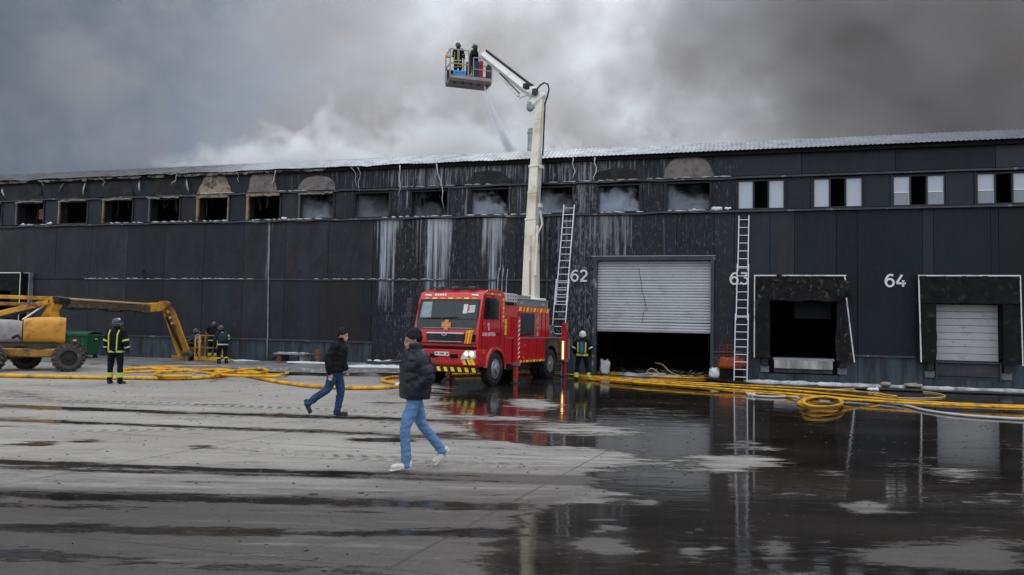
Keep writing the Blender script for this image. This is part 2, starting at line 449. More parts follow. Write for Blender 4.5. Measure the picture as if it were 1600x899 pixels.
# ledges running along the facade (flashing, bent where the fire was)
def ledge(z, h, y, name, m, u0=U0, u1=U1, amp=0.0, dep=0.10):
    n = int((u1 - u0) / 0.35); vs = []; fs = []
    for i in range(n + 1):
        u = u0 + (u1 - u0) * i / n
        k = 1.0 if u < 8.5 else 0.1
        dz = amp * k * (mnoise.noise(Vector((u * 0.9, z, 0))) + 0.5 * mnoise.noise(Vector((u * 3.1, z, 4))))
        dy = amp * k * 0.8 * mnoise.noise(Vector((u * 1.7, z, 9)))
        for p in ((y + dy - dep / 2, z + dz), (y + dy - dep / 2, z + h + dz), (y + dep / 2, z + h + dz + 0.02), (y + dep / 2, z + dz)): vs.append((u, *p))
    for i in range(n):
        for k in range(4): fs.append((i * 4 + k, i * 4 + (k + 1) % 4, i * 4 + 4 + (k + 1) % 4, i * 4 + 4 + k))
    fs += [(0, 1, 2, 3), (n * 4, n * 4 + 3, n * 4 + 2, n * 4 + 1)]
    return MB().add(vs, fs).build(name, m, wh)
m_led = mat('flashing', (0.050, 0.055, 0.064), 0.5, 0.2, var=0.35, scale=1.5, dirt=(0.30, 0.31, 0.33), dirt_amt=0.12, dirt_scale=2.5)
ledge(6.28, 0.07, -0.10, 'sill_ledge', m_led, amp=0.05, dep=0.16)
ledge(7.56, 0.07, -0.10, 'head_ledge', m_led, amp=0.05, dep=0.12)
for a, b in ((U0, -7 * 0 + FRM[0]), (FRM[1], 9.3), (12.7, 14.8), (18.05, U1)):
    ledge(0.995, 0.05, -0.12, 'plinth_ledge', m_led, a, b, 0.01, 0.09)
ledge(3.67, 0.045, -0.085, 'band_ledge', m_led, -21.4, 1.7, 0.02, 0.06)
# foam and ice caught on the ledges
def ice_line(z, y, segs, m=m_ice, name='ledge_ice', r=0.035):
    mb = MB()
    for u0, u1 in segs:
        u = u0
        while u < u1:
            L = rnd.uniform(0.12, 0.5)
            mb.tube([(u, y, z), (u + L * .3, y - 0.01, z + rnd.uniform(0, .02)), (u + L * .7, y, z + rnd.uniform(-.01, .02)), (u + L, y, z)],
                    [r * .3, r * rnd.uniform(.6, 1.3), r * rnd.uniform(.5, 1.2), r * .3], 6)
            u += L * rnd.uniform(0.8, 1.9)
    o = mb.build(name, m, wh, smooth='all'); o['kind'] = 'stuff'
    return o
m_ice2 = mat('dirty_ice', (0.42, 0.44, 0.46), 0.6, var=0.35, scale=5)
ice_line(6.37, -0.16, [(-25.5, -24), (-20, -18.2), (-17.6, -15.5), (-14.8, -13.2), (-12.2, -9.0), (-5.8, -2.6), (-2, 1.5), (3.6, 5.1), (6.2, 7.8)], m_ice2)
ice_line(7.645, -0.15, [(-15, -13.2), (-11, -9.5), (-5, -1), (1.5, 8.6)], m_ice2, r=0.025)
ice_line(3.725, -0.11, [(-21.4, -17), (-16.5, -12), (-9, -3)], m_ice2, r=0.02)
mb = MB()
for u, rr in ((-23.65, 0.10), (8.05, 0.13), (8.45, 0.08), (-10.55, 0.1), (7.2, 0.05), (-25.3, .06)):
    mb = MB()
    for k in range(4): mb.sphere((u + (k - 1.5) * rr * .55, -0.17, 6.38 + rnd.uniform(0.02, .06)), rr * rnd.uniform(.5, .8), 8, 5, (1.2, .8, .8))
    mb.build('foam_lump', m_ice, wh, smooth='all')

# roof: corrugated sheets rising from the eave
rf = MB(); n = int((U1 - U0) / 0.055); ys = (-0.34, 0.75)
vs = []; fs = []
for i in range(n + 1):
    u = U0 - 0.2 + (U1 - U0 + 0.4) * i / n
    c = 0.013 * (1 if i % 3 == 0 else -1 if i % 3 == 1 else 0)
    k = max(0, 1 - max(0, u + 6) / 12) * (0.045 if u > -13 else 0.07)
    dz = k * mnoise.noise(Vector((u * 0.7, 1, 3))) + k * .6 * mnoise.noise(Vector((u * 2.7, 1, 3)))
    vs += [(u, ys[0], 8.60 + c + dz), (u, ys[1], 8.60 + (ys[1] - ys[0]) * 0.52 + c)]
for i in range(n): fs.append((2 * i, 2 * i + 2, 2 * i + 3, 2 * i + 1))
rf.add(vs, fs)
m_roof = bpy.data.materials.new('roof_sheet'); m_roof.use_nodes = True
nt = m_roof.node_tree; b = nt.nodes['Principled BSDF']
tc = N(nt, 'ShaderNodeTexCoord'); P = tc.outputs['Object']
s = N(nt, 'ShaderNodeSeparateXYZ'); lk(nt, P, s.inputs[0])
fr = ramp(nt, mrange(nt, s.outputs[0], -30, 20), [(0, 0.0), (0.30, 0.15), (0.36, 0.9), (0.42, 0.65), (0.5, 0.8), (0.62, 0.9), (0.74, 0.55), (0.86, 0.30), (0.95, 0.12), (1, 0.0)])
nn = noise(nt, mapping(nt, P, (1.2, 2, 2)), 1.6, 6, 0.65)
c = mixc(nt, mth(nt, 'MULTIPLY', fr, mrange(nt, nn, 0.35, 0.6, 0.4, 1.0)), (0.055, 0.065, 0.08), (0.60, 0.63, 0.66))
c = mixc(nt, mth(nt, 'MULTIPLY', mrange(nt, s.outputs[0], -8, -16), mrange(nt, nn, 0.42, 0.6)), c, (0.02, 0.018, 0.017))
lk(nt, c, b.inputs['Base Color']); b.inputs['Roughness'].default_value = 0.5
roof = rf.build('roof', m_roof, wh, fixn=False)
rb = MB(); rb.box(U0, U1, 0.75, 28.1, 8.95, 9.05)
rb.box(U0, U1, 0.14, 0.75, 8.35, 8.45)
rb.build('roof_deck', m_dark, wh)
gu = MB(); gu.box(U0, U1, -0.24, -0.02, 8.44, 8.55)
gu.build('eave_soffit', m_soot, wh)
mb = MB()       # torn foil and sheet edges hanging from the eave
for u, L, dx in ((-7.2, 0.95, 0.35), (-6.9, 1.1, 0.1), (-5.0, 1.3, 0.1), (-3.3, 1.9, 0.45), (-13.0, .5, .2), (-11.0, .7, -.1), (2.5, 0.9, .08), (3.4, 1.0, 0.0), (-20.5, .5, .3), (-24.3, .35, .5), (-16.2, .5, -.2)):
    p = [(u + dx * t + 0.05 * math.sin(9 * t + u), -0.34 + 0.10 * math.sin(5 * t), 8.55 - L * t) for t in (0, .2, .4, .6, .8, 1)]
    MB().tube(p, [0.03, .028, .02, .022, .014, .006], 5, flat=0.4).build('torn_flashing', m_ice2, wh, smooth='all')
mb = MB()
for k in range(70):      # ragged burnt edge of insulation under the sheets
    u = rnd.uniform(-28, -9)
    L = rnd.uniform(0.25, 1.0); h = rnd.uniform(0.04, 0.13)
    mb.add([(u, -0.27, 8.56), (u + L, -0.27, 8.56), (u + L * .8, -0.25, 8.56 - h), (u + L * .3, -0.26, 8.56 - h * rnd.uniform(.4, 1.2))], [(0, 1, 2, 3)])
bi_ = mb.build('burnt_insulation', mat('burnt_insulation', (0.26, 0.22, 0.18), 0.9, var=0.6, scale=2.5, dirt=(0.02, 0.02, 0.02), dirt_amt=0.7, dirt_scale=2), wh, fixn=False)

bi_['kind'] = 'stuff'
# scorched patches over the burnt windows: buckled sheet, bulging out
def scorch(c, w0, w1, h, color, shape, z0=7.64):
    nu, nv = 26, 10; vs = []; fs = []
    for j in range(nv + 1):
        t = j / nv
        if shape == 'dome': ww = w0 / 2 * math.sqrt(max(0.0, 1 - t ** 2.4)) ** 0.9 + 0.02
        else: ww = (w0 + (w1 - w0) * t) / 2
        for i in range(nu + 1):
            s_ = i / nu * 2 - 1
            u = c + ww * s_ * (1 + (0.28 if color is m_sc3 else 0.08) * mnoise.noise(Vector((c * 3, t * 4, 3 * s_))))
            e = min(1, (1 - abs(s_)) * 5) * min(1, (1 - t) * 5 if shape == 'dome' else 1)
            y = -0.083 - e * (0.03 + 0.035 * (1 + mnoise.noise(Vector((u * 3.5, t * 2, c)))))
            vs.append((u, y, z0 + h * t))
    for j in range(nv):
        for i in range(nu):
            a = j * (nu + 1) + i; fs.append((a, a + 1, a + nu + 2, a + nu + 1))
    o = MB().add(vs, fs).build('scorched_sheet', color, wh, smooth='all', fixn=False)
    return o
m_sc1 = mat('scorched_sheet_pale', (0.30, 0.25, 0.19), 0.7, 0.2, var=0.4, scale=2.2, dirt=(0.05, 0.045, 0.04), dirt_amt=0.55, dirt_scale=2.4, bump=0.5, bscale=7)
m_sc2 = mat('scorched_sheet_grey', (0.165, 0.15, 0.14), 0.75, 0.1, var=0.35, scale=2.5, dirt=(0.07, 0.06, 0.06), dirt_amt=0.4, dirt_scale=3, bump=0.5, bscale=7)
m_sc3 = mat('scorched_sheet_dark', (0.016, 0.015, 0.017), 0.8, 0.0, var=0.5, scale=2.0, bump=0.8, bscale=6, dirt=(0.05, 0.043, 0.040), dirt_amt=0.35, dirt_scale=2.2)
def wc(k): return 17.62 - PITCH * (17 - k)       # centre of window k, 0 the one cut by the picture's left edge
scorch(wc(5) + 0.05, 1.95, 1.05, 0.86, m_sc1, 'trap')
scorch(wc(6) - 0.08, 1.55, 1.2, 0.80, m_sc2, 'trap')
scorch(wc(7), 1.80, 0.3, 0.66, m_sc2, 'dome')
scorch(wc(13), 1.80, 0.3, 0.88, m_sc2, 'dome')
for k, hh in ((1, .8), (2, .72), (3, .75), (4, .8), (10, .6), (12, .5), (0, .8)):
    scorch(wc(k) + rnd.uniform(-.1, .1), rnd.uniform(1.7, 2.0), 1.2, hh, m_sc3, 'trap' if k < 5 else 'dome')
# curled slivers of pale sheet beside the scorched windows
mb = MB()
for u, z, L, dx in ((wc(2) + .75, 8.45, .75, -.1), (wc(3) + 1.25, 8.4, .6, .05), (wc(2) - .55, 8.45, .6, -.3), (wc(4) + 1.2, 8.4, .7, .2), (wc(0) + .9, 8.3, .5, .2)):
    p = [(u + dx * t, -0.12 - 0.08 * math.sin(3 * t), z - L * t) for t in (0, .25, .5, .75, 1)]
    MB().tube(p, [.02, .05, .06, .04, .01], 6, flat=.35).build('curled_sheet', m_grey, wh, smooth='all')

# windows
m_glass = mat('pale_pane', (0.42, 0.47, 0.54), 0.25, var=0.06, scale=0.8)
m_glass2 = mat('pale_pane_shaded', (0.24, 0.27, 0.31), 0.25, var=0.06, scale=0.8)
m_pale = mat('blackened_jamb', (0.10, 0.10, 0.105), 0.6, var=0.3)
for k in range(-8, 23):
    c = wc(k)
    if not (U0 + 1 < c < U1 - 1): continue
    a, b = c - WW / 2, c + WW / 2
    good = k >= 14
    fr = MB(); t = 0.05
    fr.box(a, a + t, -0.05, 0.09, WZ0, WZ1); fr.box(b - t, b, -0.05, 0.09, WZ0, WZ1)
    fr.box(a + t, b - t, -0.05, 0.09, WZ0, WZ0 + t); fr.box(a + t, b - t, -0.05, 0.09, WZ1 - t, WZ1)
    if good:
        for q in (a + 0.585, b - 0.585): fr.box(q - 0.03, q + 0.03, -0.045, 0.08, WZ0 + t, WZ1 - t)
    wo = fr.build('window_frame', m_frame, wh)
    if good:
        for q0, q1 in ((a + 0.05, a + 0.555), (b - 0.555, b - 0.05)):
            if k >= 16:
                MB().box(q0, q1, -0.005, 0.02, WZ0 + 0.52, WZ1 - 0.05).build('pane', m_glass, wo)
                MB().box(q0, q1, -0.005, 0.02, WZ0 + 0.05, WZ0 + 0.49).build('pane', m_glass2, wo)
                MB().box(q0, q1, -0.02, 0.02, WZ0 + 0.49, WZ0 + 0.52).build('glazing_bar', m_white, wo)
                MB().box(q1 - 0.03, q1, -0.02, -0.006, WZ0 + 0.05, WZ1 - 0.05).build('glazing_edge', m_glass, wo)
            else:
                MB().box(q0, q1, -0.005, 0.02, WZ0 + 0.05, WZ1 - 0.05).build('pane', m_glass, wo)
    elif k <= 7:
        tan = k in (5, 6)
        mm = m_tan if tan or k in (2, 3) else m_pale
        j = MB().box(a - 0.02, a + (0.09 if tan else 0.05), -0.12, -0.02, WZ0 + 0.02, WZ1 - .02)
        if k == 5: j.box(b - 0.05, b + 0.01, -0.12, -0.04, WZ0 + 0.02, WZ1)
        j.build('jamb', mm, wo)
        l = MB()
        for q in range(8):
            x0 = a + (b - a) * q / 8; x1 = x0 + (b - a) / 8 + .01
            dz = rnd.uniform(-0.015, 0.02) + (0.03 * math.sin(q / 8 * PI) if k < 5 else 0)
            l.bar((x0, -0.17, WZ1 + dz), (x1, -0.17, WZ1 + dz + rnd.uniform(-.015, .015)), 0.05, 0.06 if not tan else 0.11)
        l.build('lintel', m_tan if tan else mat('ashy_edge', (.24, .235, .225), .8, var=.5, scale=3, dirt=(.05, .05, .05), dirt_amt=.4, dirt_scale=3), wo)
    # bits of burnt frame, blind and wire inside the burnt openings
    if not good:
        q = MB()
        for i in range(rnd.randint(2, 5)):
            q = MB(); u = rnd.uniform(a + .1, b - .1); z1 = WZ1 - 0.03; L = rnd.uniform(.2, .9)
            q.tube([(u, .15, z1), (u + rnd.uniform(-.05, .05), .17, z1 - L * .5), (u + rnd.uniform(-.12, .12), .16, z1 - L)], .012, 4)
            q.build('burnt_wire', m_dark, wo)
    # lining of the opening
    q = MB()
    q.box(a, a + .03, .14, .45, WZ0, WZ1); q.box(b - .03, b, .14, .45, WZ0, WZ1); q.box(a, b, .14, .45, WZ0 - .03, WZ0); q.box(a, b, .14, .45, WZ1, WZ1 + .03)
    q.build('reveal', m_shell, wo)
MB().box(wc(1) + .3, wc(1) + .82, 0.18, 0.2, 6.7, 7.2).build('charred_board', m_rust, wh)

# chimney on the roof
ch = MB().lathe((0.43, 0.0, 8.9), (0, 0, 1), [(0, .21), (1.05, .21), (1.06, .235), (1.12, .235), (1.13, .20), (1.27, .20), (1.275, .14)], 16)
ch.build('chimney', mat('frosted_steel', (0.34, 0.35, 0.37), 0.5, 0.3, var=0.3, dirt=(0.55, 0.57, 0.6), dirt_amt=.4), wh, smooth=True, loc=(0, 1.2, 0.05))
# standpipe / lightning conductor, small services on the wall
mb = MB().tube([(-11.3, -0.10, 6.25), (-11.28, -0.10, 3.8), (-11.2, -0.10, 1.1), (-11.18, -.16, 1.0), (-11.15, -.16, 0.02)], 0.03, 6)
mb.build('downpipe', mat('iced_pipe', (0.20, 0.21, 0.23), .6, var=.5, scale=3), wh, smooth='all')
mb = MB().box(-6.02, -3.6, -0.35, -0.061, 0.02, 2.28).box(-6.05, -3.57, -0.38, -0.07, 2.28, 2.34)
mb.build('service_box', m_clad, wh)
for a, b in ((-8.75, -6.66),):
    MB().box(a, b, -0.071, -0.055, 1.08, 3.62).build('access_door', mat('sooted_door', (0.014, 0.013, 0.014), .7, var=.5, scale=1.2, stretch=(2, 1, .3)), wh)
MB().box(-18.1, -18.0, -.16, -.05, 4.1, 4.16).box(-18.06, -18.03, -.14, -.1, 3.7, 4.1).build('wall_bracket', m_black, wh)

# door 62: surround, roller shutter and inside
sr = MB(); sr.box(3.35, 3.50, -0.16, 0.2, 0, 4.48); sr.box(7.83, 7.95, -0.16, 0.2, 0, 4.48); sr.box(3.30, 7.99, -0.17, 0.2, 4.48, 4.63)
sr.build('door_surround', m_led, wh)
MB().box(3.28, 8.0, -0.20, -0.06, 4.63, 4.66).build('door_drip', mat('pale_flashing', (.3, .31, .33), .5, .3, var=.3), wh)
door = bpy.data.objects.new('roller_shutter', None); COL.objects.link(door); door.parent = wh
m_slat = mat('shutter_slat', (0.46, 0.475, 0.49), 0.45, 0.1, var=0.08, scale=.7, dirt=(0.36, 0.365, 0.37), dirt_amt=0.3, dirt_scale=.8, rand=0.05)
z = 4.47; k = 0; H = 0.1085
while z > 1.80:
    z0 = z - H
    dent = 0.012 * math.sin(k * 1.3)
    prof = [(0.02, z0 + .004), (0.004 + dent * .3, z0 + H * .25), (0.000, z0 + H * .6), (0.008, z - .012), (0.03, z - .004), (0.04, z - .004), (0.04, z0 + .004)]
    sag = 0
    mb = MB(); nseg = 8; vs = []; fs = []
    for i in range(nseg + 1):
        u = 3.505 + 4.32 * i / nseg
        yy = 0.05 + 0.02 * mnoise.noise(Vector((u * .9, z * 1.3, 0))) + (0.02 if 5.1 < u < 6.2 and z < 3.8 else 0)
        for p in prof: vs.append((u, yy + p[0], p[1] - (0.02 * (i / nseg) if z0 < 2.0 else 0)))
    np_ = len(prof)
    for i in range(nseg):
        for j in range(np_): fs.append((i * np_ + j, i * np_ + (j + 1) % np_, (i + 1) * np_ + (j + 1) % np_, (i + 1) * np_ + j))
    mb.add(vs, fs).build('slat', m_slat, door)
    z = z0; k += 1
MB().box(3.51, 7.82, 0.03, 0.09, z - 0.05, z - 0.003).build('bottom_rail', m_grey, door)
MB().tube([(5.10, .02, 4.2), (5.2, .02, 3.7), (5.25, .02, 3.3), (5.36, .02, 2.9), (5.42, .02, 2.6), (5.3, .02, 2.45), (5.26, .02, 2.1)], .008, 4).build('split_line', m_black, door)

# docks
def number(txt, u0, z0, hgt):
    """painted numerals, cut as strokes"""
    S = {'6': [[(.86, .93), (.6, 1.0), (.3, .88), (.1, .55), (.1, .33), (.25, .08), (.5, 0), (.77, .08), (.9, .32), (.77, .55), (.5, .63), (.25, .55), (.12, .38)]],
         '2': [[(.1, .82), (.25, .96), (.5, 1.0), (.75, .93), (.84, .72), (.75, .52), (.12, .02)], [(.08, 0.0), (.92, 0.0)]],
         '3': [[(.12, 1.0), (.86, 1.0)], [(.86, 1.0), (.48, .62)], [(.45, .60), (.75, .54), (.88, .32), (.77, .1), (.5, 0), (.25, .04), (.08, .18)]],
         '4': [[(.6, 1.0), (.06, .28)], [(.06, .26), (.98, .26)], [(.72, .52), (.72, -0.04)]]}
    mb = MB(); wd = hgt * 0.78
    for i, chx in enumerate(txt):
        for st_ in S[chx]:
            p = [Vector((u0 + i * (wd * 1.14) + a * wd, -0.085, z0 + b * hgt)) for a, b in st_]
            q = spline(p, 4) if len(p) > 4 else p
            n = len(q); vs = []; w_ = hgt * 0.085
            for j, c_ in enumerate(q):
                d = (q[min(j + 1, n - 1)] - q[max(j - 1, 0)]).normalized(); nn_ = Vector((-d.z, 0, d.x)) * w_
                for yy in (-0.012, 0.012): vs += [c_ + nn_ + Vector((0, yy, 0)), c_ - nn_ + Vector((0, yy, 0))]
            fs = []
            for j in range(n - 1):
                a0 = j * 4; fs += [(a0, a0 + 1, a0 + 5, a0 + 4), (a0 + 2, a0 + 6, a0 + 7, a0 + 3), (a0, a0 + 4, a0 + 6, a0 + 2), (a0 + 1, a0 + 3, a0 + 7, a0 + 5)]
            fs += [(0, 2, 3, 1), (4 * n - 4, 4 * n - 3, 4 * n - 1, 4 * n - 2)]
            mb.add(vs, fs)
    return mb.build('dock_number', m_white, wh)
number('62', 2.44, 3.68, 0.41); number('63', 8.52, 3.58, 0.41); number('64', 13.84, 3.52, 0.41)

m_cur = mat('dock_curtain', (0.011, 0.011, 0.012), 0.8, spec=.12, var=0.4, scale=2.5, dirt=(0.045, 0.044, 0.042), dirt_amt=0.2, dirt_scale=3, bump=0.6, bscale=5)
m_cur2 = mat('melted_curtain', (0.014, 0.0135, 0.0135), 0.8, spec=.12, var=0.5, scale=6, dirt=(0.11, 0.105, 0.10), dirt_amt=0.25, dirt_scale=5, bump=.6, bscale=14)
def sheet(name, f, nu, nv, m, parent, th=0.015):
    """curtain from f(s, t) -> point, with thickness"""
    vs = []; fs = []
    for j in range(nv + 1):
        for i in range(nu + 1): vs.append(f(i / nu, j / nv))
    K = len(vs); vs += [(p[0], p[1] + th, p[2]) for p in vs]
    for j in range(nv):
        for i in range(nu):
            a = j * (nu + 1) + i; q = (a, a + 1, a + nu + 2, a + nu + 1); fs.append(q); fs.append(tuple(x + K for x in q[::-1]))
    return MB().add(vs, fs).build(name, m, parent, smooth='all', fixn=False)
def dock(u0, u1, o, ztop, left_bot, torn=False, shut=False):
    t = bpy.data.objects.new('dock_shelter', None); COL.objects.link(t); t.parent = wh
    oa, ob, zb, zt = o; D = -0.42
    mb = MB(); mb.box(u0, u1, D + .02, -0.07, ztop - .06, ztop)
    if not torn: mb.box(u0, u0 + .04, D + .02, -.07, .9, ztop - .06).box(u1 - .04, u1, D + .02, -.07, .9, ztop - .06)
    else: mb.box(u0, u0 + .04, D + .02, -.07, .9, ztop - .06)
    mb.build('shelter_canopy', m_cur, t)
    nz = lambda u, z, k=1: 0.03 * k * mnoise.noise(Vector((u * 2.5, z * 1.5, u0)))
    hb = zt if not torn else zt + .02
    sheet('head_curtain', lambda s_, q: (u0 + .03 + (u1 - u0 - .06) * s_ + (0.1 * q if torn and s_ < .1 else 0), D + nz(s_ * 4, q * 3, 2) + .06 * q * torn, ztop - .03 - (ztop - .03 - hb) * q - (0.03 * math.sin(s_ * 17) if torn else 0)), 30, 8, m_cur2 if torn else m_cur, t)
    sheet('side_curtain', lambda s_, q: (u0 + .02 + (oa + 0.0 - u0 - .02) * s_ + nz(1, q * 4), D + .03 + nz(s_ * 3, q * 4), hb + 0.02 - (hb - left_bot + .02) * q), 8, 16, m_cur, t)
    if not torn:
        sheet('side_curtain', lambda s_, q: (ob + (u1 - .02 - ob) * s_ + nz(2, q * 4), D + .03 + nz(s_ * 3, q * 4), hb + 0.02 - (hb - .86) * q), 8, 16, m_cur, t)
    else:
        sheet('torn_side_curtain', lambda s_, q: (ob + 0.30 * (1 - q) ** 1.2 * (1 - s_) - 0.17 * math.sin(q * PI) * (1 - s_) + 0.02 + (0.08 + 0.5 * q + (0.35 if q < .08 else .0)) * s_ * 0.95 - .05 * q, D - 0.02 + .12 * math.sin(q * 2.4) * (1 - s_) + nz(s_ * 3, q * 5, 2), 3.22 - 2.42 * q), 10, 20, m_cur2, t)
        sheet('torn_flap', lambda s_, q: (12.25 + .32 * s_ + .1 * math.sin(q * 3), D - .03 - .1 * math.sin(q * 3) * s_, 3.72 - .75 * q * (1 - .4 * s_)), 5, 8, m_cur2, t)
    st = MB(); w_ = .035
    st.box(u0, u1, D - .02, D + .004, ztop - .045, ztop + .0)
    st.build('white_trim', m_trim, t)
    lb = .87
    MB().bar((u0 + .02, D - .01, ztop - .05), (u0 + .02 + (0.0 if torn else .06), D - .01, lb), w_ * 1.15, .02, (0, 1, 0)).build('white_trim', m_trim, t)
    if torn:
        MB().bar((12.46, D - .02, ztop - .05), (12.5, D - .02, ztop - .2), .04, .02, (0, 1, 0)).build('white_trim', m_trim, t)
        MB().bar((12.52, D - .06, 3.08), (12.78, D - .04, .80), .04, .02, (0, 1, 0)).build('white_trim', m_trim, t)
    else:
        MB().bar((u1 - .02, D - .01, ztop - .05), (u1 + .02, D - .01, .84), w_, .02, (0, 1, 0)).build('white_trim', m_trim, t)
    # leveller, bumpers and pit
    lv = bpy.data.objects.new('dock_leveller', None); COL.objects.link(lv); lv.parent = wh
    if torn:
        MB().box(oa + .12, ob - .1, -0.20, 0.5, 0.80, 0.88).build('lip', m_grey, lv)
        mb = MB()
        vs = []; fs = []
        for i in range(13):
            u = oa + .15 + (ob - oa - .3) * i / 12; yb = -.22 + .03 * math.sin(i * 1.7)
            vs += [(u, yb, .80), (u, yb - .02 - .02 * math.sin(i), .50)]
        for i in range(12): fs.append((2 * i, 2 * i + 2, 2 * i + 3, 2 * i + 1))
        mb.add(vs, fs).build('lip_plate', mat('smeared_steel', (.28, .27, .26), .35, .7, var=.5, scale=1.6, stretch=(3, 1, .4)), lv, fixn=False)
        MB().box(oa + .15, ob - .15, -.12, .1, .34, .5).build('pit_beam', m_dark, lv)
    else:
        MB().box(oa + .03, ob - .02, -0.20, 0.5, 0.86, 0.92).build('lip', m_dark, lv)
        mb = MB().box(oa + .05, ob - .05, -.10, -.04, .30, .84).box(oa + .05, ob - .05, -.16, -.08, .42, .46).box(oa, oa + .05, -.2, -.04, .28, .88).box(ob - .05, ob, -.2, -.04, .28, .88)
        mb.build('pit_panel', m_dark, lv)
    for q in (oa - .28, ob + .06):
        MB().box(q, q + .22, -.26, -.1, .58, .86).build('rubber_bumper', m_black, lv, bevel=.015)
        MB().box(q - .04, q + .26, -.16, -.1, .34, .57).build('bumper_plate', mat('bumper_plate', (.13, .145, .16), .6, .2, var=.3, dirt=(.3, .31, .32), dirt_amt=.2), lv)
    mb = MB().box(oa - .1, ob + .1, .1, .3, .0, .90); mb.build('pit_wall', m_shell, lv)
    if shut:
        zz = zt - .02; i = 0
        while zz > zb + .05:
            h = min(.245, zz - zb)
            MB().box(oa + .02, ob - .02, .05, .09, zz - h + .008, zz - .004).build('door_section', mat('dock_door', (.40, .405, .41), .5, .1, var=.08, dirt=(.2, .2, .2), dirt_amt=.2, rand=.04, stretch=(1, 1, 2)), t, bevel=.006)
            zz -= h
    return t
dock(9.38, 12.52, D63, 3.90, .86, torn=True)
dock(14.84, 17.98, D64, 3.90, .86, shut=True)
dock(-27.9, -24.97, (-27.4, -25.6, .93, 3.1), 4.0, .86)
MB().box(-24.6, -24.56, -.3, -.06, .9, 4.0).box(-24.97, -24.56, -.3, -.27, 3.96, 4.0).build('shelter_bracket', m_grey, wh)
MB().box(10.9, 12.2, 1.2, 1.25, 2.35, 3.1).build('raised_dock_door', mat('sooted_section', (.03, .032, .036), .7, var=.3), wh)
# ------------------------------------------------------------------ the yard
def np_proj(X, Y, Z=0.0):
    dx, dy, dz = X, Y, Z - CAM_H
    w_ = dx * _f0[0] + dy * _f0[1] + dz * _f0[2]
    w_ = np.where(w_ > 0.3, w_, np.nan)
    px = 800 + FOC * (dx * _ri[0] + dy * _ri[1] + dz * _ri[2]) / w_
    py = 449.5 - FOC * (dx * _up[0] + dy * _up[1] + dz * _up[2]) / w_
    return px, py
ys = [-400, -100, -20, -3] + list(np.exp(np.linspace(math.log(1.6), math.log(42), 330))) + [60, 120, 400, 1500]
xs = [-1500, -400, -100, -50] + list(np.arange(-30, 26.01, 0.125)) + [50, 100, 400, 1500]
gx, gy = np.meshgrid(np.array(xs, float), np.array(ys, float))
px, py = np_proj(gx, gy)
bad = np.isnan(px) | (px < -900) | (px > 2500) | (py > 1500)
px = np.where(bad, 800, px); py = np.where(bad, 700, py)
def sst(v, a, b):
    t = np.clip((v - a) / (b - a), 0, 1); return t * t * (3 - 2 * t)
xb = np.interp(py, [560, 600, 650, 690, 715, 745, 770, 800, 850, 899], [560, 700, 700, 770, 930, 900, 940, 830, 800, 780])
water = sst(px, xb - 70, xb + 40)
water = np.where(bad, 0.45, water)
dry = np.zeros_like(water)
def patch(cx, cy, rx, ry, amt=1.0, rot=0.035):
    dx = px - cx; dy = (py - cy) - rot * dx
    d = (dx / rx) ** 2 + (dy / ry) ** 2
    return amt * np.exp(-d * 1.1)
for c in [(835, 632, 45, 10, 1.4), (790, 655, 120, 6, 1.0), (900, 672, 110, 9, 1.5), (800, 700, 140, 7, 1.0), (850, 715, 190, 15, 2.0), (760, 735, 170, 10, 1.7),
          (840, 770, 130, 13, 2.0), (1150, 722, 75, 11, 1.5), (1180, 700, 60, 5, 1.1), (1120, 735, 50, 5, .8), (1030, 650, 60, 8, .55), (1000, 640, 90, 4, .5), (1060, 665, 60, 4, .4),
          (940, 852, 48, 17, 2.0), (955, 826, 30, 5, 1.2), (950, 812, 30, 3, 1.0), (1010, 785, 26, 6, 1.0), (1080, 862, 16, 9, 1.1), (1112, 858, 12, 8, 1.2), (1215, 858, 30, 20, 1.2), (1285, 850, 9, 7, .9),
          (1420, 868, 105, 22, 1.6), (1540, 855, 80, 20, 1.1), (1560, 885, 90, 14, 1.4), (1350, 793, 32, 11, 1.5), (1300, 738, 40, 6, .9), (1330, 750, 50, 4, .8), (1490, 740, 60, 10, .9),
          (1400, 725, 60, 5, .6), (1560, 780, 50, 10, .7), (1410, 800, 40, 4, .7), (1240, 772, 90, 3, .7), (1560, 700, 60, 6, .4), (1250, 905, 90, 10, .8), (720, 690, 60, 5, 1.0), (870, 748, 90, 5, 1.0),
          (1420, 775, 30, 4, .7), (1165, 690, 30, 3, .8), (820, 800, 60, 5, .7)]:
    dry += patch(*c)
damp = sst(py, 680, 850) * 1.30 * (1 - 0.25 * sst(px, 500, 800))  # yard colour darkens towards the camera: partly damp, partly painted vignette
damp += patch(100, 860, 330, 50, .55, 0) + patch(250, 815, 420, 8, .3) + patch(700, 870, 160, 12, -.3) + patch(560, 850, 200, 9, -.25) + patch(450, 800, 300, 9, -.2)
damp += .25 * sst(px, 560, 720) + 0.12 * sst(px, 200, 0)
tread = np.zeros_like(water); side = np.zeros_like(water)
def track(pts, w_, amt, tr=0.0):
    global water, damp, tread, side
    P = np.array(pts, float)
    yy = np.interp(px, P[:, 0], P[:, 1]); inside = sst(px, P[0, 0] - 40, P[0, 0] + 40) * (1 - sst(px, P[-1, 0] - 60, P[-1, 0] + 60))
    g = np.exp(-((py - yy) / (w_ * 1.35)) ** 2) * inside * (~bad)
    if tr: side = np.where(g * tr > tread, np.abs(py - yy) / (w_ * 1.35), side); tread = np.maximum(tread, g * tr)
    else:
        damp = damp + g * amt; water = np.maximum(water, g * amt * 0.86)
track([(-200, 620), (50, 625), (300, 633), (560, 643), (780, 655)], 2.2, 0, 1.0)
track([(-300, 628), (0, 634), (300, 646), (560, 653), (860, 664)], 2.2, 1.0)
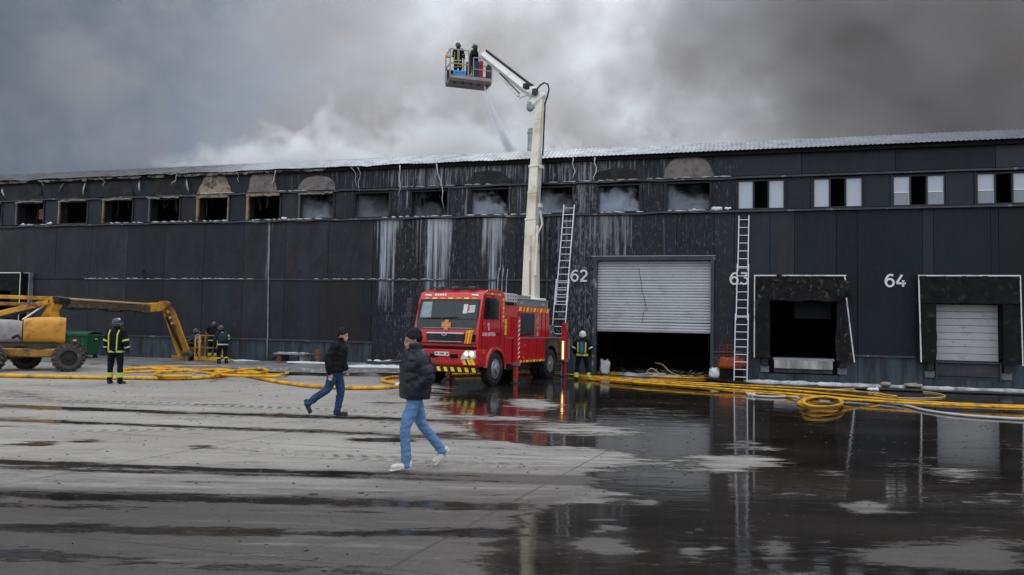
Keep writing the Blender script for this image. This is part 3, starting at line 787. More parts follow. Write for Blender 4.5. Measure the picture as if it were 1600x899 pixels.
track([(-300, 650), (0, 656), (300, 667), (560, 677), (760, 688)], 2.0, .85)
track([(280, 655), (400, 650), (450, 648), (640, 664)], 1.8, 0, .8)
track([(100, 675), (400, 670), (640, 682), (760, 690)], 2.4, 0, .8)
track([(500, 714), (600, 718), (860, 730)], 4.5, 0, .9)
track([(250, 697), (420, 702), (520, 712)], 3, 0, .5)
track([(-300, 716), (0, 722), (400, 736), (700, 743), (960, 750)], 2.6, 1.0)
track([(-300, 725), (0, 730), (400, 742), (700, 750), (1000, 757)], 2.0, .7)
track([(-300, 768), (0, 775), (300, 779), (600, 787), (950, 799), (1300, 812)], 5.5, 1.0)
track([(-300, 785), (0, 791), (300, 795), (600, 801)], 4.0, .45)
track([(-300, 815), (0, 822), (300, 831), (560, 834), (900, 834)], 6, .9)
track([(-300, 855), (0, 862), (300, 884), (600, 899)], 9, .6)
track([(-100, 600), (0, 612), (60, 620), (120, 632)], 5, .35)
for c in [(60, 694, 42, 3.5, 1.1, 0), (130, 690, 28, 2.5, .9, 0), (315, 697, 24, 2.6, 1.0, 0), (600, 688, 60, 4.5, 1.25, 0.01), (700, 680, 60, 6, .8, .02), (340, 632, 60, 1.5, .5, 0), (620, 630, 60, 2.5, .6, 0), (650, 615, 60, 4, .7, 0),
          (790, 900, 30, 8, .6, 0), (590, 856, 14, 3, .5, 0), (470, 857, 22, 4, .5, 0)]:
    p_ = patch(*c); water = np.maximum(water, np.clip(p_, 0, 1)); damp = damp + p_ * .6
# pale frozen runs where the apron drains
water = np.clip(water * 0.95 - dry * 0.62, 0, 1); damp = np.clip(damp, 0, 1.4)
damp = np.clip(np.maximum(damp, water * 0.6), 0, 1.2)
nr, nc = gx.shape
me = bpy.data.meshes.new('ground')
co = np.stack([gx.ravel(), gy.ravel(), np.zeros(gx.size)], 1).astype(np.float32)
me.vertices.add(len(co)); me.vertices.foreach_set('co', co.ravel())
ii = (np.arange(nr - 1)[:, None] * nc + np.arange(nc - 1)[None, :]).ravel()
q = np.stack([ii, ii + 1, ii + nc + 1, ii + nc], 1).astype(np.int32)
me.loops.add(q.size); me.loops.foreach_set('vertex_index', q.ravel())
me.polygons.add(len(q)); me.polygons.foreach_set('loop_start', np.arange(0, q.size, 4, dtype=np.int32)); me.polygons.foreach_set('loop_total', np.full(len(q), 4, np.int32))
me.update(calc_edges=True)
for nm, arr in (('water', water), ('damp', damp), ('tread', tread), ('side', side)):
    a = me.attributes.new(nm, 'FLOAT', 'POINT'); a.data.foreach_set('value', arr.ravel().astype(np.float32))
gr = bpy.data.objects.new('ground', me); COL.objects.link(gr); gr['kind'] = 'structure'

m_gr = bpy.data.materials.new('wet_concrete_yard'); m_gr.use_nodes = True
nt = m_gr.node_tree; b = nt.nodes['Principled BSDF']
tc = N(nt, 'ShaderNodeTexCoord'); P = tc.outputs['Object']
def attr(nm):
    a = N(nt, 'ShaderNodeAttribute'); a.attribute_name = nm; return a.outputs['Fac']
W_, D_, T_, SD_ = attr('water'), attr('damp'), attr('tread'), attr('side')
str1 = noise(nt, mapping(nt, P, (0.55, 2.2, 1), (3, 1, 0), (0, 0, R(2))), 1.0, 8, 0.62, 0.35)       # streaky, drawn out across the yard
str2 = noise(nt, mapping(nt, P, (1.7, 6.5, 1), (7, 4, 0)), 1.0, 9, 0.72, 0.6)
big = noise(nt, mapping(nt, P, (0.25, 0.6, 1)), 1.0, 4, 0.55)
fine = noise(nt, P, 22.0, 5, 0.7)
grit = noise(nt, P, 160.0, 2, 0.6)
wr = mth(nt, 'ADD', W_, mth(nt, 'MULTIPLY', mth(nt, 'SUBTRACT', str1, 0.5), 1.5))
wr = mth(nt, 'ADD', wr, mth(nt, 'MULTIPLY', mth(nt, 'SUBTRACT', str2, 0.5), 1.9))
wr = mth(nt, 'ADD', wr, mth(nt, 'MULTIPLY', mth(nt, 'SUBTRACT', fine, 0.5), 0.30))
str4 = noise(nt, mapping(nt, P, (4.5, 15.0, 1), (1, 9, 0)), 1.0, 6, 0.72, 0.4)
wr = mth(nt, 'ADD', wr, mth(nt, 'MULTIPLY', mth(nt, 'SUBTRACT', str4, 0.5), 0.95))
wet = mrange(nt, wr, 0.40, 0.54)
# tyre lugs: a zigzag print
str3 = noise(nt, mapping(nt, P, (0.10, 5.0, 1), (2, 7, 0), (0, 0, R(-1.5))), 1.0, 6, 0.7, 0.2)
wv = N(nt, 'ShaderNodeTexWave', wave_type='BANDS', bands_direction='X', wave_profile='TRI'); wv.inputs['Scale'].default_value = 2.1; wv.inputs['Distortion'].default_value = 0.6; wv.inputs['Detail'].default_value = 2
lk(nt, mapping(nt, P, (1, 0.6, 1), (0, 0, 0), (0, 0, R(28))), wv.inputs['Vector'])
sxy = N(nt, 'ShaderNodeSeparateXYZ'); lk(nt, P, sxy.inputs[0])
chev = mth(nt, 'SINE', mth(nt, 'ADD', mth(nt, 'MULTIPLY', sxy.outputs[0], 30.0), mth(nt, 'ADD', mth(nt, 'MULTIPLY', SD_, 4.2), mth(nt, 'MULTIPLY', str2, 3.0))))
tr = mth(nt, 'MULTIPLY', mrange(nt, T_, 0.25, 0.6), mrange(nt, mth(nt, 'ADD', chev, mth(nt, 'MULTIPLY', mth(nt, 'SUBTRACT', str1, 0.5), 2.5)), -0.1, 0.4))
tr = mth(nt, 'MULTIPLY', tr, mrange(nt, str3, 0.42, 0.58, 0.10, 0.9))
dd = mth(nt, 'ADD', D_, mth(nt, 'MULTIPLY', mth(nt, 'SUBTRACT', str1, 0.5), 1.2))
dd = mth(nt, 'ADD', dd, mth(nt, 'MULTIPLY', mth(nt, 'SUBTRACT', str2, 0.5), 1.3))
dd = mth(nt, 'ADD', dd, mth(nt, 'MULTIPLY', mth(nt, 'SUBTRACT', str3, 0.5), 1.5))
dmp_vig = mrange(nt, dd, 0.10, 1.05)
dmp_vig = mth(nt, 'MAXIMUM', dmp_vig, tr)
dryc = mixc(nt, mrange(nt, big, 0.35, 0.65), (0.240, 0.224, 0.202), (0.315, 0.296, 0.270))
dryc = mixc(nt, mrange(nt, str2, 0.42, 0.68, 0, 0.55), dryc, (0.20, 0.19, 0.175))
damp_vigc = mixc(nt, mrange(nt, str2, 0.35, 0.65), (0.034, 0.030, 0.027), (0.066, 0.060, 0.054))
wetc = mixc(nt, mrange(nt, big, 0.4, 0.62), (0.013, 0.0112, 0.0098), (0.029, 0.0235, 0.0195))
c = mixc(nt, mth(nt, 'MULTIPLY', dmp_vig, 0.92), dryc, damp_vigc)
c = mixc(nt, wet, c, wetc)
g = N(nt, 'ShaderNodeVectorMath', operation='SCALE'); lk(nt, c, g.inputs[0])
lk(nt, mth(nt, 'MULTIPLY', mrange(nt, fine, 0.25, 0.75, 0.78, 1.22), mrange(nt, grit, 0.3, 0.7, 0.78, 1.22)), g.inputs['Scale'])
c = g.outputs[0]
# slab joints
def joint(a, b_, wd):
    """distance to the line through two yard points"""
    ax, ay, bx, by = a[0], a[1], b_[0], b_[1]
    L = math.hypot(bx - ax, by - ay); nx, ny = -(by - ay) / L, (bx - ax) / L
    s_ = N(nt, 'ShaderNodeSeparateXYZ'); lk(nt, P, s_.inputs[0])
    d = mth(nt, 'ABSOLUTE', mth(nt, 'ADD', mth(nt, 'ADD', mth(nt, 'MULTIPLY', s_.outputs[0], nx), mth(nt, 'MULTIPLY', s_.outputs[1], ny)), -(nx * ax + ny * ay)))
    d = mth(nt, 'ADD', d, mth(nt, 'MULTIPLY', fine, 0.012))
    return mrange(nt, d, wd * .5 + .006, wd + .006, 1, 0)
ja, jb = gp(600, 893), gp(935, 712); jc, jd_ = gp(240, 852), gp(640, 893)
js = joint(ja, jb, .018)
js = mth(nt, 'MAXIMUM', js, joint(jc, jd_, .014))
off = Vector((jb - ja).normalized().yx) * 5.2
for k in (-2, -1, 1, 2, 3):
    js = mth(nt, 'MAXIMUM', js, joint(ja + Vector((off.x * k, -off.y * k, 0)), jb + Vector((off.x * k, -off.y * k, 0)), .018))
d2 = (jd_ - jc).normalized()
for k in (1, 2, 3, 4):
    o_ = Vector((-d2.y, d2.x, 0)) * 5.0 * k
    js = mth(nt, 'MAXIMUM', js, joint(jc + o_, jd_ + o_, .018))
c = mixc(nt, mth(nt, 'MULTIPLY', js, 0.62), c, (0.022, 0.02, 0.018))
lk(nt, c, b.inputs['Base Color'])
ro = mixc(nt, wet, mixc(nt, dmp_vig, 0.78, 0.38) if False else 0.5, 0.5) if False else None
r_d = mrange(nt, dmp_vig, 0, 1, 0.80, 0.36)
r_w = mth(nt, 'ADD', mrange(nt, wr, 0.50, 0.95, 0.16, 0.02), mrange(nt, str1, 0.5, 0.75, 0.0, 0.05))
rr = mth(nt, 'ADD', mth(nt, 'MULTIPLY', r_d, mth(nt, 'SUBTRACT', 1.0, wet)), mth(nt, 'MULTIPLY', r_w, wet))
lk(nt, rr, b.inputs['Roughness'])
b.inputs['IOR'].default_value = 1.36
hh = mth(nt, 'ADD', mth(nt, 'MULTIPLY', mth(nt, 'MULTIPLY', fine, 0.010), mth(nt, 'SUBTRACT', 1.0, mth(nt, 'MULTIPLY', wet, 0.985))), mth(nt, 'MULTIPLY', mrange(nt, wr, 0.3, 0.56), -0.006))
hh = mth(nt, 'ADD', hh, mth(nt, 'MULTIPLY', tr, -0.01))
rip = noise(nt, mapping(nt, P, (1.2, 3.5, 1)), 1.0, 3, 0.5, 0.6)
hh = mth(nt, 'ADD', hh, mth(nt, 'MULTIPLY', rip, 0.0032))
bp = N(nt, 'ShaderNodeBump'); bp.inputs['Strength'].default_value = 1.0; bp.inputs['Distance'].default_value = 1.0
lk(nt, hh, bp.inputs['Height']); lk(nt, bp.outputs[0], b.inputs['Normal'])
me.materials.append(m_gr)

# raised concrete apron before the left half of the facade, its kerb and dirty slush
def wallpt(u, y, z=0.0):
    return Vector((u * math.cos(WALL_A) - y * math.sin(WALL_A), 31.2033 + u * math.sin(WALL_A) + y * math.cos(WALL_A), z))
af = [(-34, 36.5), (-20.5, 31.9), (-16.24, 30.0), (-14.2, 29.6), (-11.0, 28.0), (-8.7, 26.8), (-6.1, 26.5), (-3.6, 26.9), (-1.6, 28.3), (-1.2, 29.5)]
pp = spline([(x, y, 0) for x, y in af], 5)
pp = [p for p in pp]
bk = [wallpt(-2.6, -0.2), wallpt(-40, -0.2)]
def apr_h(x): return float(np.interp(x, [-34, -15, -11, -9, -2, -1], [.05, .05, .10, .17, .18, .14]))
vs = []; fs = []; n = len(pp)
for p in pp:
    h = apr_h(p.x); q = wallpt(max(-40.0, min(-1.5, (p.x + 0.25 * (31.2 + 0.28 * -p.x - p.y)) * 1.04)), -0.13)
    vs += [(p.x, p.y, 0.0), (p.x + 0.01, p.y + .03, h - .015), (p.x + .02, p.y + .06, h), (q.x, q.y, h)]
for i in range(n - 1):
    for k in range(3): fs.append((i * 4 + k, i * 4 + 4 + k, i * 4 + 5 + k, i * 4 + 1 + k))
m_apr = mat('apron_concrete', (0.20, 0.195, 0.185), 0.85, var=0.35, scale=1.2, stretch=(.6, 2, 1), bump=0.5, bscale=9, dirt=(0.05, 0.048, 0.045), dirt_amt=0.6, dirt_scale=1.3)
ap_ = MB().add(vs, fs).build('apron', m_apr, fixn=False); ap_['kind'] = 'structure'
def slush(name, pts, r, m, label, cat='foam', seed=0, hgt=.05):
    """low lumpy bank following points; r its half width at each"""
    rr = random.Random(seed); mb = MB(); c = spline(pts, 14); n = len(c); vs = []; fs = []; K = 9
    for i, p in enumerate(c):
        d = (c[min(i + 1, n - 1)] - c[max(i - 1, 0)]).normalized(); s_ = Vector((-d.y, d.x, 0))
        e = math.sin(PI * min(1, max(0, i / (n - 1)))) ** .35
        for k in range(K):
            t = k / (K - 1) * 2 - 1
            nz = 1 + .8 * mnoise.noise(Vector((p.x * 1.7, p.y * 1.7, seed + t * .8)))
            w_ = r * e * (1 + .9 * mnoise.noise(Vector((p.x * 1.1, p.y, seed + 5 + (t > 0)))))
            z = hgt * e * (1 - t * t) * nz + .5 * hgt * (1 - t * t) * mnoise.noise(Vector((p.x * 6, p.y * 6 + t, seed)))
            q = p + s_ * (t * w_); vs.append((q.x, q.y, p.z + max(-0.004, z) - .002))
    for i in range(n - 1):
        for k in range(K - 1): fs.append((i * K + k, (i + 1) * K + k, (i + 1) * K + k + 1, i * K + k + 1))
    return tag(mb.add(vs, fs).build(name, m, smooth='all', fixn=False), label, cat, kind='stuff')
m_slush = mat('grey_slush', (0.36, 0.37, 0.375), 0.6, var=.4, scale=2.5, bump=.8, bscale=12, dirt=(.12, .118, .11), dirt_amt=.5, dirt_scale=2)
slush('slush', [(-10.2, 28.2, .1), (-8.7, 27.1, .1), (-6.5, 26.8, .12), (-4.6, 26.95, .14), (-3.2, 27.4, .14)], .42, mat('dark_slush', (0.13, 0.13, 0.13), .7, var=.5, scale=3, bump=1.0, bscale=14, dirt=(.3, .31, .32), dirt_amt=.35, dirt_scale=4), 'dark lumpy slush heaped along the kerb of the raised apron behind the walking man', seed=3, hgt=.12)
slush('foam_layer', [(-6.3, 29.8, .18), (-4.8, 29.6, .18), (-3.2, 29.5, .18), (-2.0, 29.9, .18)], .75, m_ice, 'white layer of foam lying on the apron left of the fire engine cab', seed=11, hgt=.06)
slush('foam_layer', [(-9.3, 32.0, .16), (-8.2, 31.6, .17), (-7.2, 31.4, .17)], .35, m_ice, 'thin white foam strip on the apron in front of the sooted door', seed=14, hgt=.05)
slush('foam_layer', [(-14.5, 34.8, .06), (-12.3, 34.1, .08), (-10.9, 33.6, .1)], .3, m_ice, 'thin white foam along the wall foot behind the yellow basket', seed=15, hgt=.04)
def wp3(u, y, z=0.0): return wallpt(u, y, z)
slush('foam_bank', [wp3(8.2, -.35), wp3(9.2, -.5), wp3(10.5, -.45), wp3(12.0, -.5), wp3(14, -.4), wp3(17, -.38), wp3(22, -.35)], .24, mat('grey_foam', (.50, .52, .545), .6, var=.3, scale=3, bump=.8, bscale=10, dirt=(.16, .16, .16), dirt_amt=.45, dirt_scale=1.8), 'white bank of foam along the wall foot below docks 63 and 64', seed=21, hgt=.07)
slush('foam_layer', [wp3(4.3, .4, .02), wp3(5.2, .2, .02), wp3(6.0, .5, .02), wp3(6.8, .3, .02)], .5, m_slush, 'grey foam and ash inside the threshold of door 62', seed=31, hgt=.12)

# flakes of ash and grit scattered over the yard
rr = random.Random(77); mb = MB()
for k in range(1500):
    x = rr.uniform(-14, 14); y = rr.uniform(5.5, 27) ; r_ = rr.uniform(.006, .028) * (1 + (rr.random() < .06) * 1.4); a = rr.uniform(0, 6.3)
    if abs(x) > y * .72: continue
    p = [(x + r_ * math.cos(a + t) * rr.uniform(.6, 1.3), y + r_ * math.sin(a + t) * rr.uniform(.6, 1.3)) for t in (0, 1.3, 2.5, 3.6, 5.0)]
    h = rr.uniform(.003, .009); c0 = (x, y, h + .004)
    mb.add([(q[0], q[1], .001) for q in p] + [c0], [(i, (i + 1) % 5, 5) for i in range(5)])
tag(mb.build('ash_flakes', mat('ash', (.022, .02, .018), .9, var=.6), fixn=False), 'black ash flakes and grit strewn over the whole yard', 'ash', kind='stuff')
# ------------------------------------------------------------------ fire engine with elevating platform
# frame: x runs from the nose to the tail, y from the side towards the camera to the far side, z up
TR_A = math.atan2(.899, .438)
TR_O = Vector((-.98, 22.67, 0))
fe = empty('fire_engine', 'red fire engine with raised white platform boom parked before door 62', 'fire engine', TR_O, TR_A)
def tw(x, y, z=0.0):
    return TR_O + Vector((x * .438 - y * .899, x * .899 + y * .438, z))
def paint(name, c, rough=0.3, dirt=(.10, .05, .045)):
    return mat(name, c, rough, 0.0, var=.06, scale=1.2, coat=.8, dirt=dirt, dirt_amt=.2, dirt_scale=2.2)
m_red = paint('red_paint', (0.52, 0.014, 0.022))
m_red2 = paint('dark_red_paint', (0.42, 0.012, 0.018), .35)
m_tyre = mat('tyre_rubber', (0.022, 0.022, 0.022), .85, var=.3, bump=.4, bscale=30, dirt=(.07, .065, .06), dirt_amt=.3, dirt_scale=4)
m_glassd = bpy.data.materials.new('vehicle_glass'); m_glassd.use_nodes = True
_b = m_glassd.node_tree.nodes['Principled BSDF']; _b.inputs['Base Color'].default_value = (.022, .036, .042, 1); _b.inputs['Roughness'].default_value = .05; _b.inputs['IOR'].default_value = 1.45; _b.inputs['Specular IOR Level'].default_value = .5
m_chrome = mat('chrome', (.6, .6, .62), .2, .9, var=.05)
m_lens = mat('clear_lens', (.62, .64, .62), .15, .2, var=.2, scale=12)
m_amber = mat('amber_lens', (.85, .28, .02), .25, var=.05)
W = 2.25
# cab
arch = [(1.15 + .62 * math.cos(a), .52 + .62 * math.sin(a)) for a in [R(k) for k in range(0, 181, 12)]]
prof = [(.10, .60), (.03, .70), (.0, .95), (.03, 1.16)] + [(.02, 1.2), (.03, 1.72), (.10, 1.99), (.27, 2.60), (.38, 2.80), (.60, 2.90), (1.1, 2.94), (1.60, 2.92), (1.74, 2.82), (1.78, 2.6), (1.78, .95)] + [(x, z) for x, z in arch if z > .62] 
cb = MB().prism(prof, 'y', 0, W).build('cab', m_red, fe, smooth=True, bevel=.085, seg=4)
# wheel arch flare
fl = MB(); vs = []; fs = []
A = [R(k) for k in range(-4, 185, 9)]
for i, a in enumerate(A):
    for rr_, yy in ((.56, -.045), (.66, -.055), (.70, .02)): vs.append((1.15 + rr_ * math.cos(a), yy, .52 + rr_ * math.sin(a)))
for i in range(len(A) - 1):
    for k in range(2): fs.append((i * 3 + k, i * 3 + 3 + k, i * 3 + 4 + k, i * 3 + 1 + k))
fl.add(vs, fs).build('wheel_arch', m_red2, fe, smooth='all')
MB().prism([(x, z) for x, z in arch] + [(.53, .5)], 'y', .05, .5).build('arch_liner', m_soot, fe)
# windscreen on the raked face
def face(d, z, off=0.0):
    """a place on the raked front: d across from the near corner"""
    x = np.interp(z, [.7, 1.2, 1.72, 1.99, 2.60, 2.80], [.03, .02, .03, .10, .27, .38])
    return (float(x) - off, d, z)
def front(name, poly, m, off=.012, parent=None, th=.02):
    """panel lying on the cab front, poly in (d, z)"""
    n = len(poly); vs = [face(d, z, off) for d, z in poly] + [face(d, z, off - th) for d, z in poly]
    fs = [tuple(range(n)), tuple(range(2 * n - 1, n - 1, -1))] + [(i, i + n, (i + 1) % n + n, (i + 1) % n) for i in range(n)]
    return MB().add(vs, fs).build(name, m, parent or fe)
ws = front('windscreen', [(.10, 2.02), (W - .12, 2.02), (W - .14, 2.56), (.12, 2.56)], m_glassd, .014)
front('screen_surround', [(.055, 1.99), (W - .06, 1.99), (W - .07, 2.61), (.07, 2.61)], m_black, .008)
front('paper_notice', [(.20, 2.22), (.44, 2.20), (.44, 2.42), (.21, 2.44)], mat('paper', (.62, .62, .62), .8, var=.1, scale=9), .030, ws, .012)
front('paper_notice', [(.46, 2.18), (.60, 2.18), (.60, 2.46), (.46, 2.46)], MATS['paper'], .030, ws, .012)
front('red_print', [(.385, 2.25), (.435, 2.25), (.435, 2.40), (.385, 2.40)], m_red2, .034, ws, .003)
for k in range(4): front('printed_line', [(.22, 2.26 + k * .04), (.36, 2.26 + k * .04), (.36, 2.272 + k * .04), (.22, 2.272 + k * .04)], m_grey, .033, ws, .002)
front('sun_blind', [(W - .55, 2.05), (W - .16, 2.05), (W - .18, 2.53), (W - .52, 2.53)], mat('pale_blind', (.25, .31, .33), .4, var=.25, scale=4), .018, ws, .003)
for a, b in (((.72, 2.05), (1.28, 2.10)), ((1.35, 2.03), (1.85, 2.09))):
    MB().bar(face(a[0], a[1] + .02, .05), face(b[0], b[1] - .06, .05), .018).build('wiper', m_black, fe)
front('nose_panel', [(.08, 1.70), (W - .10, 1.70), (W - .06, 1.985), (.06, 1.985)], mat('nose_black', (.020, .023, .026), .3, coat=.4), .012)
MB().bar(face(.2, 1.74, .03), face(W - .35, 1.735, .03), .012).build('nose_chrome', m_chrome, fe)
# emblem: cross pattee on the nose (rescue service badge)
q = MB(); q.cur = 0; c0 = (1.10, 1.83)
for k in range(4):
    a = k * PI / 2
    pts = [(-.02, .035), (-.085, .155), (.085, .155), (.02, .035)]
    P4 = [(c0[0] + x * math.cos(a) - z * math.sin(a), c0[1] + x * math.sin(a) + z * math.cos(a)) for x, z in pts]
    n = 4; vs = [face(d, z, .040) for d, z in P4] + [face(d, z, .018) for d, z in P4]
    q.add(vs, [(0, 1, 2, 3), (7, 6, 5, 4)] + [(i, i + 4, (i + 1) % 4 + 4, (i + 1) % 4) for i in range(4)])
q.build('cross_emblem', mat('emblem_orange', (.62, .22, .05), .5), fe)
q = MB()
for k in range(4):
    a = PI / 4 + k * PI / 2
    q.bar(face(c0[0] + .03 * math.cos(a), c0[1] + .03 * math.sin(a), .03), face(c0[0] + .13 * math.cos(a), c0[1] + .13 * math.sin(a), .03), .03)
q.lathe(face(*c0, .035), (-1, 0, 0), [(0, .05), (.012, .05)], 14)
q.build('emblem_star', mat('emblem_gold', (.55, .30, .10), .5), fe)
# grille
gp_ = MB().prism([(.46, 1.36), (.62, 1.31), (1.60, 1.31), (1.74, 1.36), (1.78, 1.52), (1.74, 1.58), (.48, 1.58), (.43, 1.52)], 'x', -.015, .04)
gp_.build('grille', m_black, fe)
for z in (1.38, 1.44, 1.50): MB().box(-.035, -.012, .50, 1.70, z - .012, z + .012).build('grille_bar', m_dark, fe)
MB().box(-.04, -.01, .46, 1.76, 1.555, 1.60).build('grille_trim', m_chrome, fe, bevel=.01)
MB().box(-.03, -.01, .52, 1.68, 1.325, 1.342).build('grille_trim', m_chrome, fe)
lg = MB().lathe((-.045, 1.12, 1.55), (-1, 0, 0), [(0, .10), (.015, .095), (.02, .05)], 20); 
for v_i in range(len(lg.v)): lg.v[v_i] = (lg.v[v_i][0], lg.v[v_i][1], 1.55 + (lg.v[v_i][2] - 1.55) * .62)
lo = lg.build('maker_badge', m_chrome, fe)
for k in (-1, 0, 1): MB().bar((-.07, 1.12 + k * .03, 1.515), (-.07, 1.12 + k * .05, 1.58), .012).build('badge_stroke', m_black, lo)
# panels, orange corner stripes, bumper
for z in (1.265, 1.175): MB().box(-.012, .02, .05, W - .06, z, z + .018).build('panel_gap', m_soot, fe)
MB().box(-.02, .04, .05, W - .10, 1.10, 1.165).build('bumper_gap', m_soot, fe)
for k, (d, w_) in enumerate(((.40, .05), (.315, .05), (.23, .05))):
    MB().prism([(d, 1.28), (d + w_ * .9, 1.28), (d - .06 + w_, 1.66), (d - .14 + (0.0), 1.70), (d - .06, 1.60)], 'x', -.012, .02).build('orange_stripe', m_org if k != 1 else m_yel, fe)
MB().prism([(.10, 1.34), (.19, 1.34), (.17, 1.56), (.08, 1.56)], 'x', -.014, .02).build('side_vent', m_soot, fe)
bp_ = MB().prism([(.02, .95), (0, 1.09), (.05, 1.11), (.6, 1.11), (.6, .62), (.12, .58), (.04, .68)], 'y', -.02, W + .02)
bp_.build('bumper', m_red, fe, smooth=True, bevel=.03, seg=2, loc=(-.05, 0, 0))
m_lit = mat('lit_lamp', (.8, .75, .6), .3); _e = m_lit.node_tree.nodes['Principled BSDF']; _e.inputs['Emission Color'].default_value = (1, .62, .25, 1); _e.inputs['Emission Strength'].default_value = 2.2
def lamp_set(y0, s_):
    h = MB().prism([(y0, .86), (y0 + s_ * .50, .80), (y0 + s_ * .44, .98), (y0 + s_ * .34, 1.08), (y0, 1.08)], 'x', -.075, .02)
    ho = h.build('headlight', m_lens, fe, bevel=.01)
    for k, rr_ in ((.12, .07), (.30, .062)): MB().lathe((-.078, y0 + s_ * k, .985), (-1, 0, 0), [(0, rr_), (.012, rr_ * .8), (.014, .02)], 14).build('reflector', m_lit, ho)
    MB().lathe((-.08, y0 + s_ * .20, .90), (-1, 0, 0), [(0, .03), (.01, .02)], 10).build('bulb', m_soot, ho)
    for k in range(6):
        a = y0 + s_ * (.02 + k * .065)
        MB().prism([(a, .66), (a + s_ * .066, .66), (a + s_ * .066 + s_ * .07, .84 - .012 * k), (a + s_ * .07, .845 - .012 * k)], 'x', -.064, .0).build('hazard_stripe', m_yel if k % 2 == 0 else m_org if k % 4 == 1 else m_black, fe)
lamp_set(.03, 1); lamp_set(W - .03, -1)
for y in (.64, W - .90): MB().box(-.062, .0, y, y + .26, .84, .96).build('fog_lamp_recess', m_soot, fe, bevel=.02)
pl_ = MB().box(-.075, -.052, .93, 1.42, .91, 1.02).build('number_plate', m_white, fe)
x_ = .96
for k, w_ in enumerate((.035, .03, .0, .03, .035, .03, .035, .0, .03, .035)):
    if w_: MB().box(-.078, -.0745, 1.39 - k * .045 - w_, 1.39 - k * .045, .935, .995).build('plate_mark', m_black, pl_)
ub = MB().box(.02, .10, .0, W, .42, .585).build('under_bumper', m_black, fe)
for k in range(9):
    a = .04 + k * .24
    MB().prism([(a, .44), (a + .11, .44), (a + .16, .57), (a + .05, .57)], 'x', .005, .03).build('yellow_dash', m_yel, ub)
# marker strip and lamps over the windscreen
for k in range(7): front('marker_dash', [(.20 + k * .28, 2.622), (.36 + k * .28, 2.622), (.36 + k * .28, 2.665), (.20 + k * .28, 2.665)], m_yel if k % 2 else m_org, .016)
for d in (.30, W - .30): front('roof_lamp', [(d - .13, 2.715), (d + .13, 2.735), (d + .11, 2.775), (d - .1, 2.765)], m_lens, .02)
for k in range(5): front('roof_lettering', [(W - .60 - k * .085, 2.72), (W - .60 - k * .085 + .055, 2.72), (W - .60 - k * .085 + .055, 2.785), (W - .60 - k * .085, 2.785)], m_white, .018)
mb = MB().bar((.62, .35, 2.99), (.62, W - .3, 2.99), .035)
for k in range(7): mb.bar((.62, .4 + k * .24, 2.90), (.62, .4 + k * .24, 3.0), .025)
mb.build('roof_rail', m_dark, fe)
for y in (.55, 1.15, 1.75): MB().box(.55, .85, y - .12, y + .12, 2.93, 3.02).build('beacon_bar', mat('beacon_dark', (.05, .06, .09), .2), fe, bevel=.02)
# near side: door, window, mirrors, lettering
sp_ = MB().prism([(.33, 2.02), (1.34, 2.02), (1.34, 2.35), (1.22, 2.66), (.46, 2.68), (.40, 2.55)], 'y', -.008, .03)
sp_.build('side_window', mat('open_side_window', (.012, .014, .016), .25), fe)
MB().prism([(.30, 1.18), (1.44, 1.18), (1.46, 1.20), (1.46, 2.4), (1.32, 2.74), (.40, 2.74), (.36, 2.6), (.28, 2.0), (.26, 1.2)], 'y', -.004, .02).build('door', m_red, fe)
for a, b in (((.245, 1.17), (.265, 2.0)), ((1.465, 1.2), (1.467, 2.4))): MB().bar((a[0], -.003, a[1]), (b[0], -.003, b[1]), .012, .02).build('door_gap', m_soot, fe)
MB().box(1.20, 1.38, -.03, .0, 1.55, 1.61).build('door_handle', m_black, fe, bevel=.01)
MB().bar((.50, -.012, 1.985), (.26, -.012, 1.80), .05, .02).build('mirror_foot', m_red2, fe)
for k in range(4): MB().box(.50 + k * .26, .66 + k * .26, -.012, .02, 2.775, 2.825).build('roof_dash', m_yel if k % 2 else m_org, fe)
for k in range(6): MB().prism([(1.60, 1.95 + k * .13), (1.70, 1.95 + k * .13), (1.70 - .02 * (k > 3), 2.05 + k * .13), (1.60, 2.05 + k * .13)], 'y', -.010, .02).build('pillar_dash', m_yel if k % 2 else m_org, fe)
def strokes(parent, S, x0, z0, w_, h_, m, y=-.012, t=.02):
    mb = MB()
    for (a, b) in S: mb.bar((x0 + a[0] * w_, y, z0 + a[1] * h_), (x0 + b[0] * w_, y, z0 + b[1] * h_), .012, t, (1, 0, 0) if abs(a[0] - b[0]) < .01 else (0, 0, 1))
    return mb
one = MB().bar((.68, -.010, 1.68), (.68, -.010, 1.91), .012, .04, (0, 0, 1)).bar((.68, -.010, 1.90), (.60, -.010, 1.83), .012, .035, (1, 0, 0))
for i, v_ in enumerate(one.v): pass
one = MB().box(.66, .705, -.012, .01, 1.68, 1.915).prism([(.66, 1.915), (.66, 1.865), (.60, 1.835), (.60, 1.87)], 'y', -.012, .01)
one.build('door_number', m_white, fe)
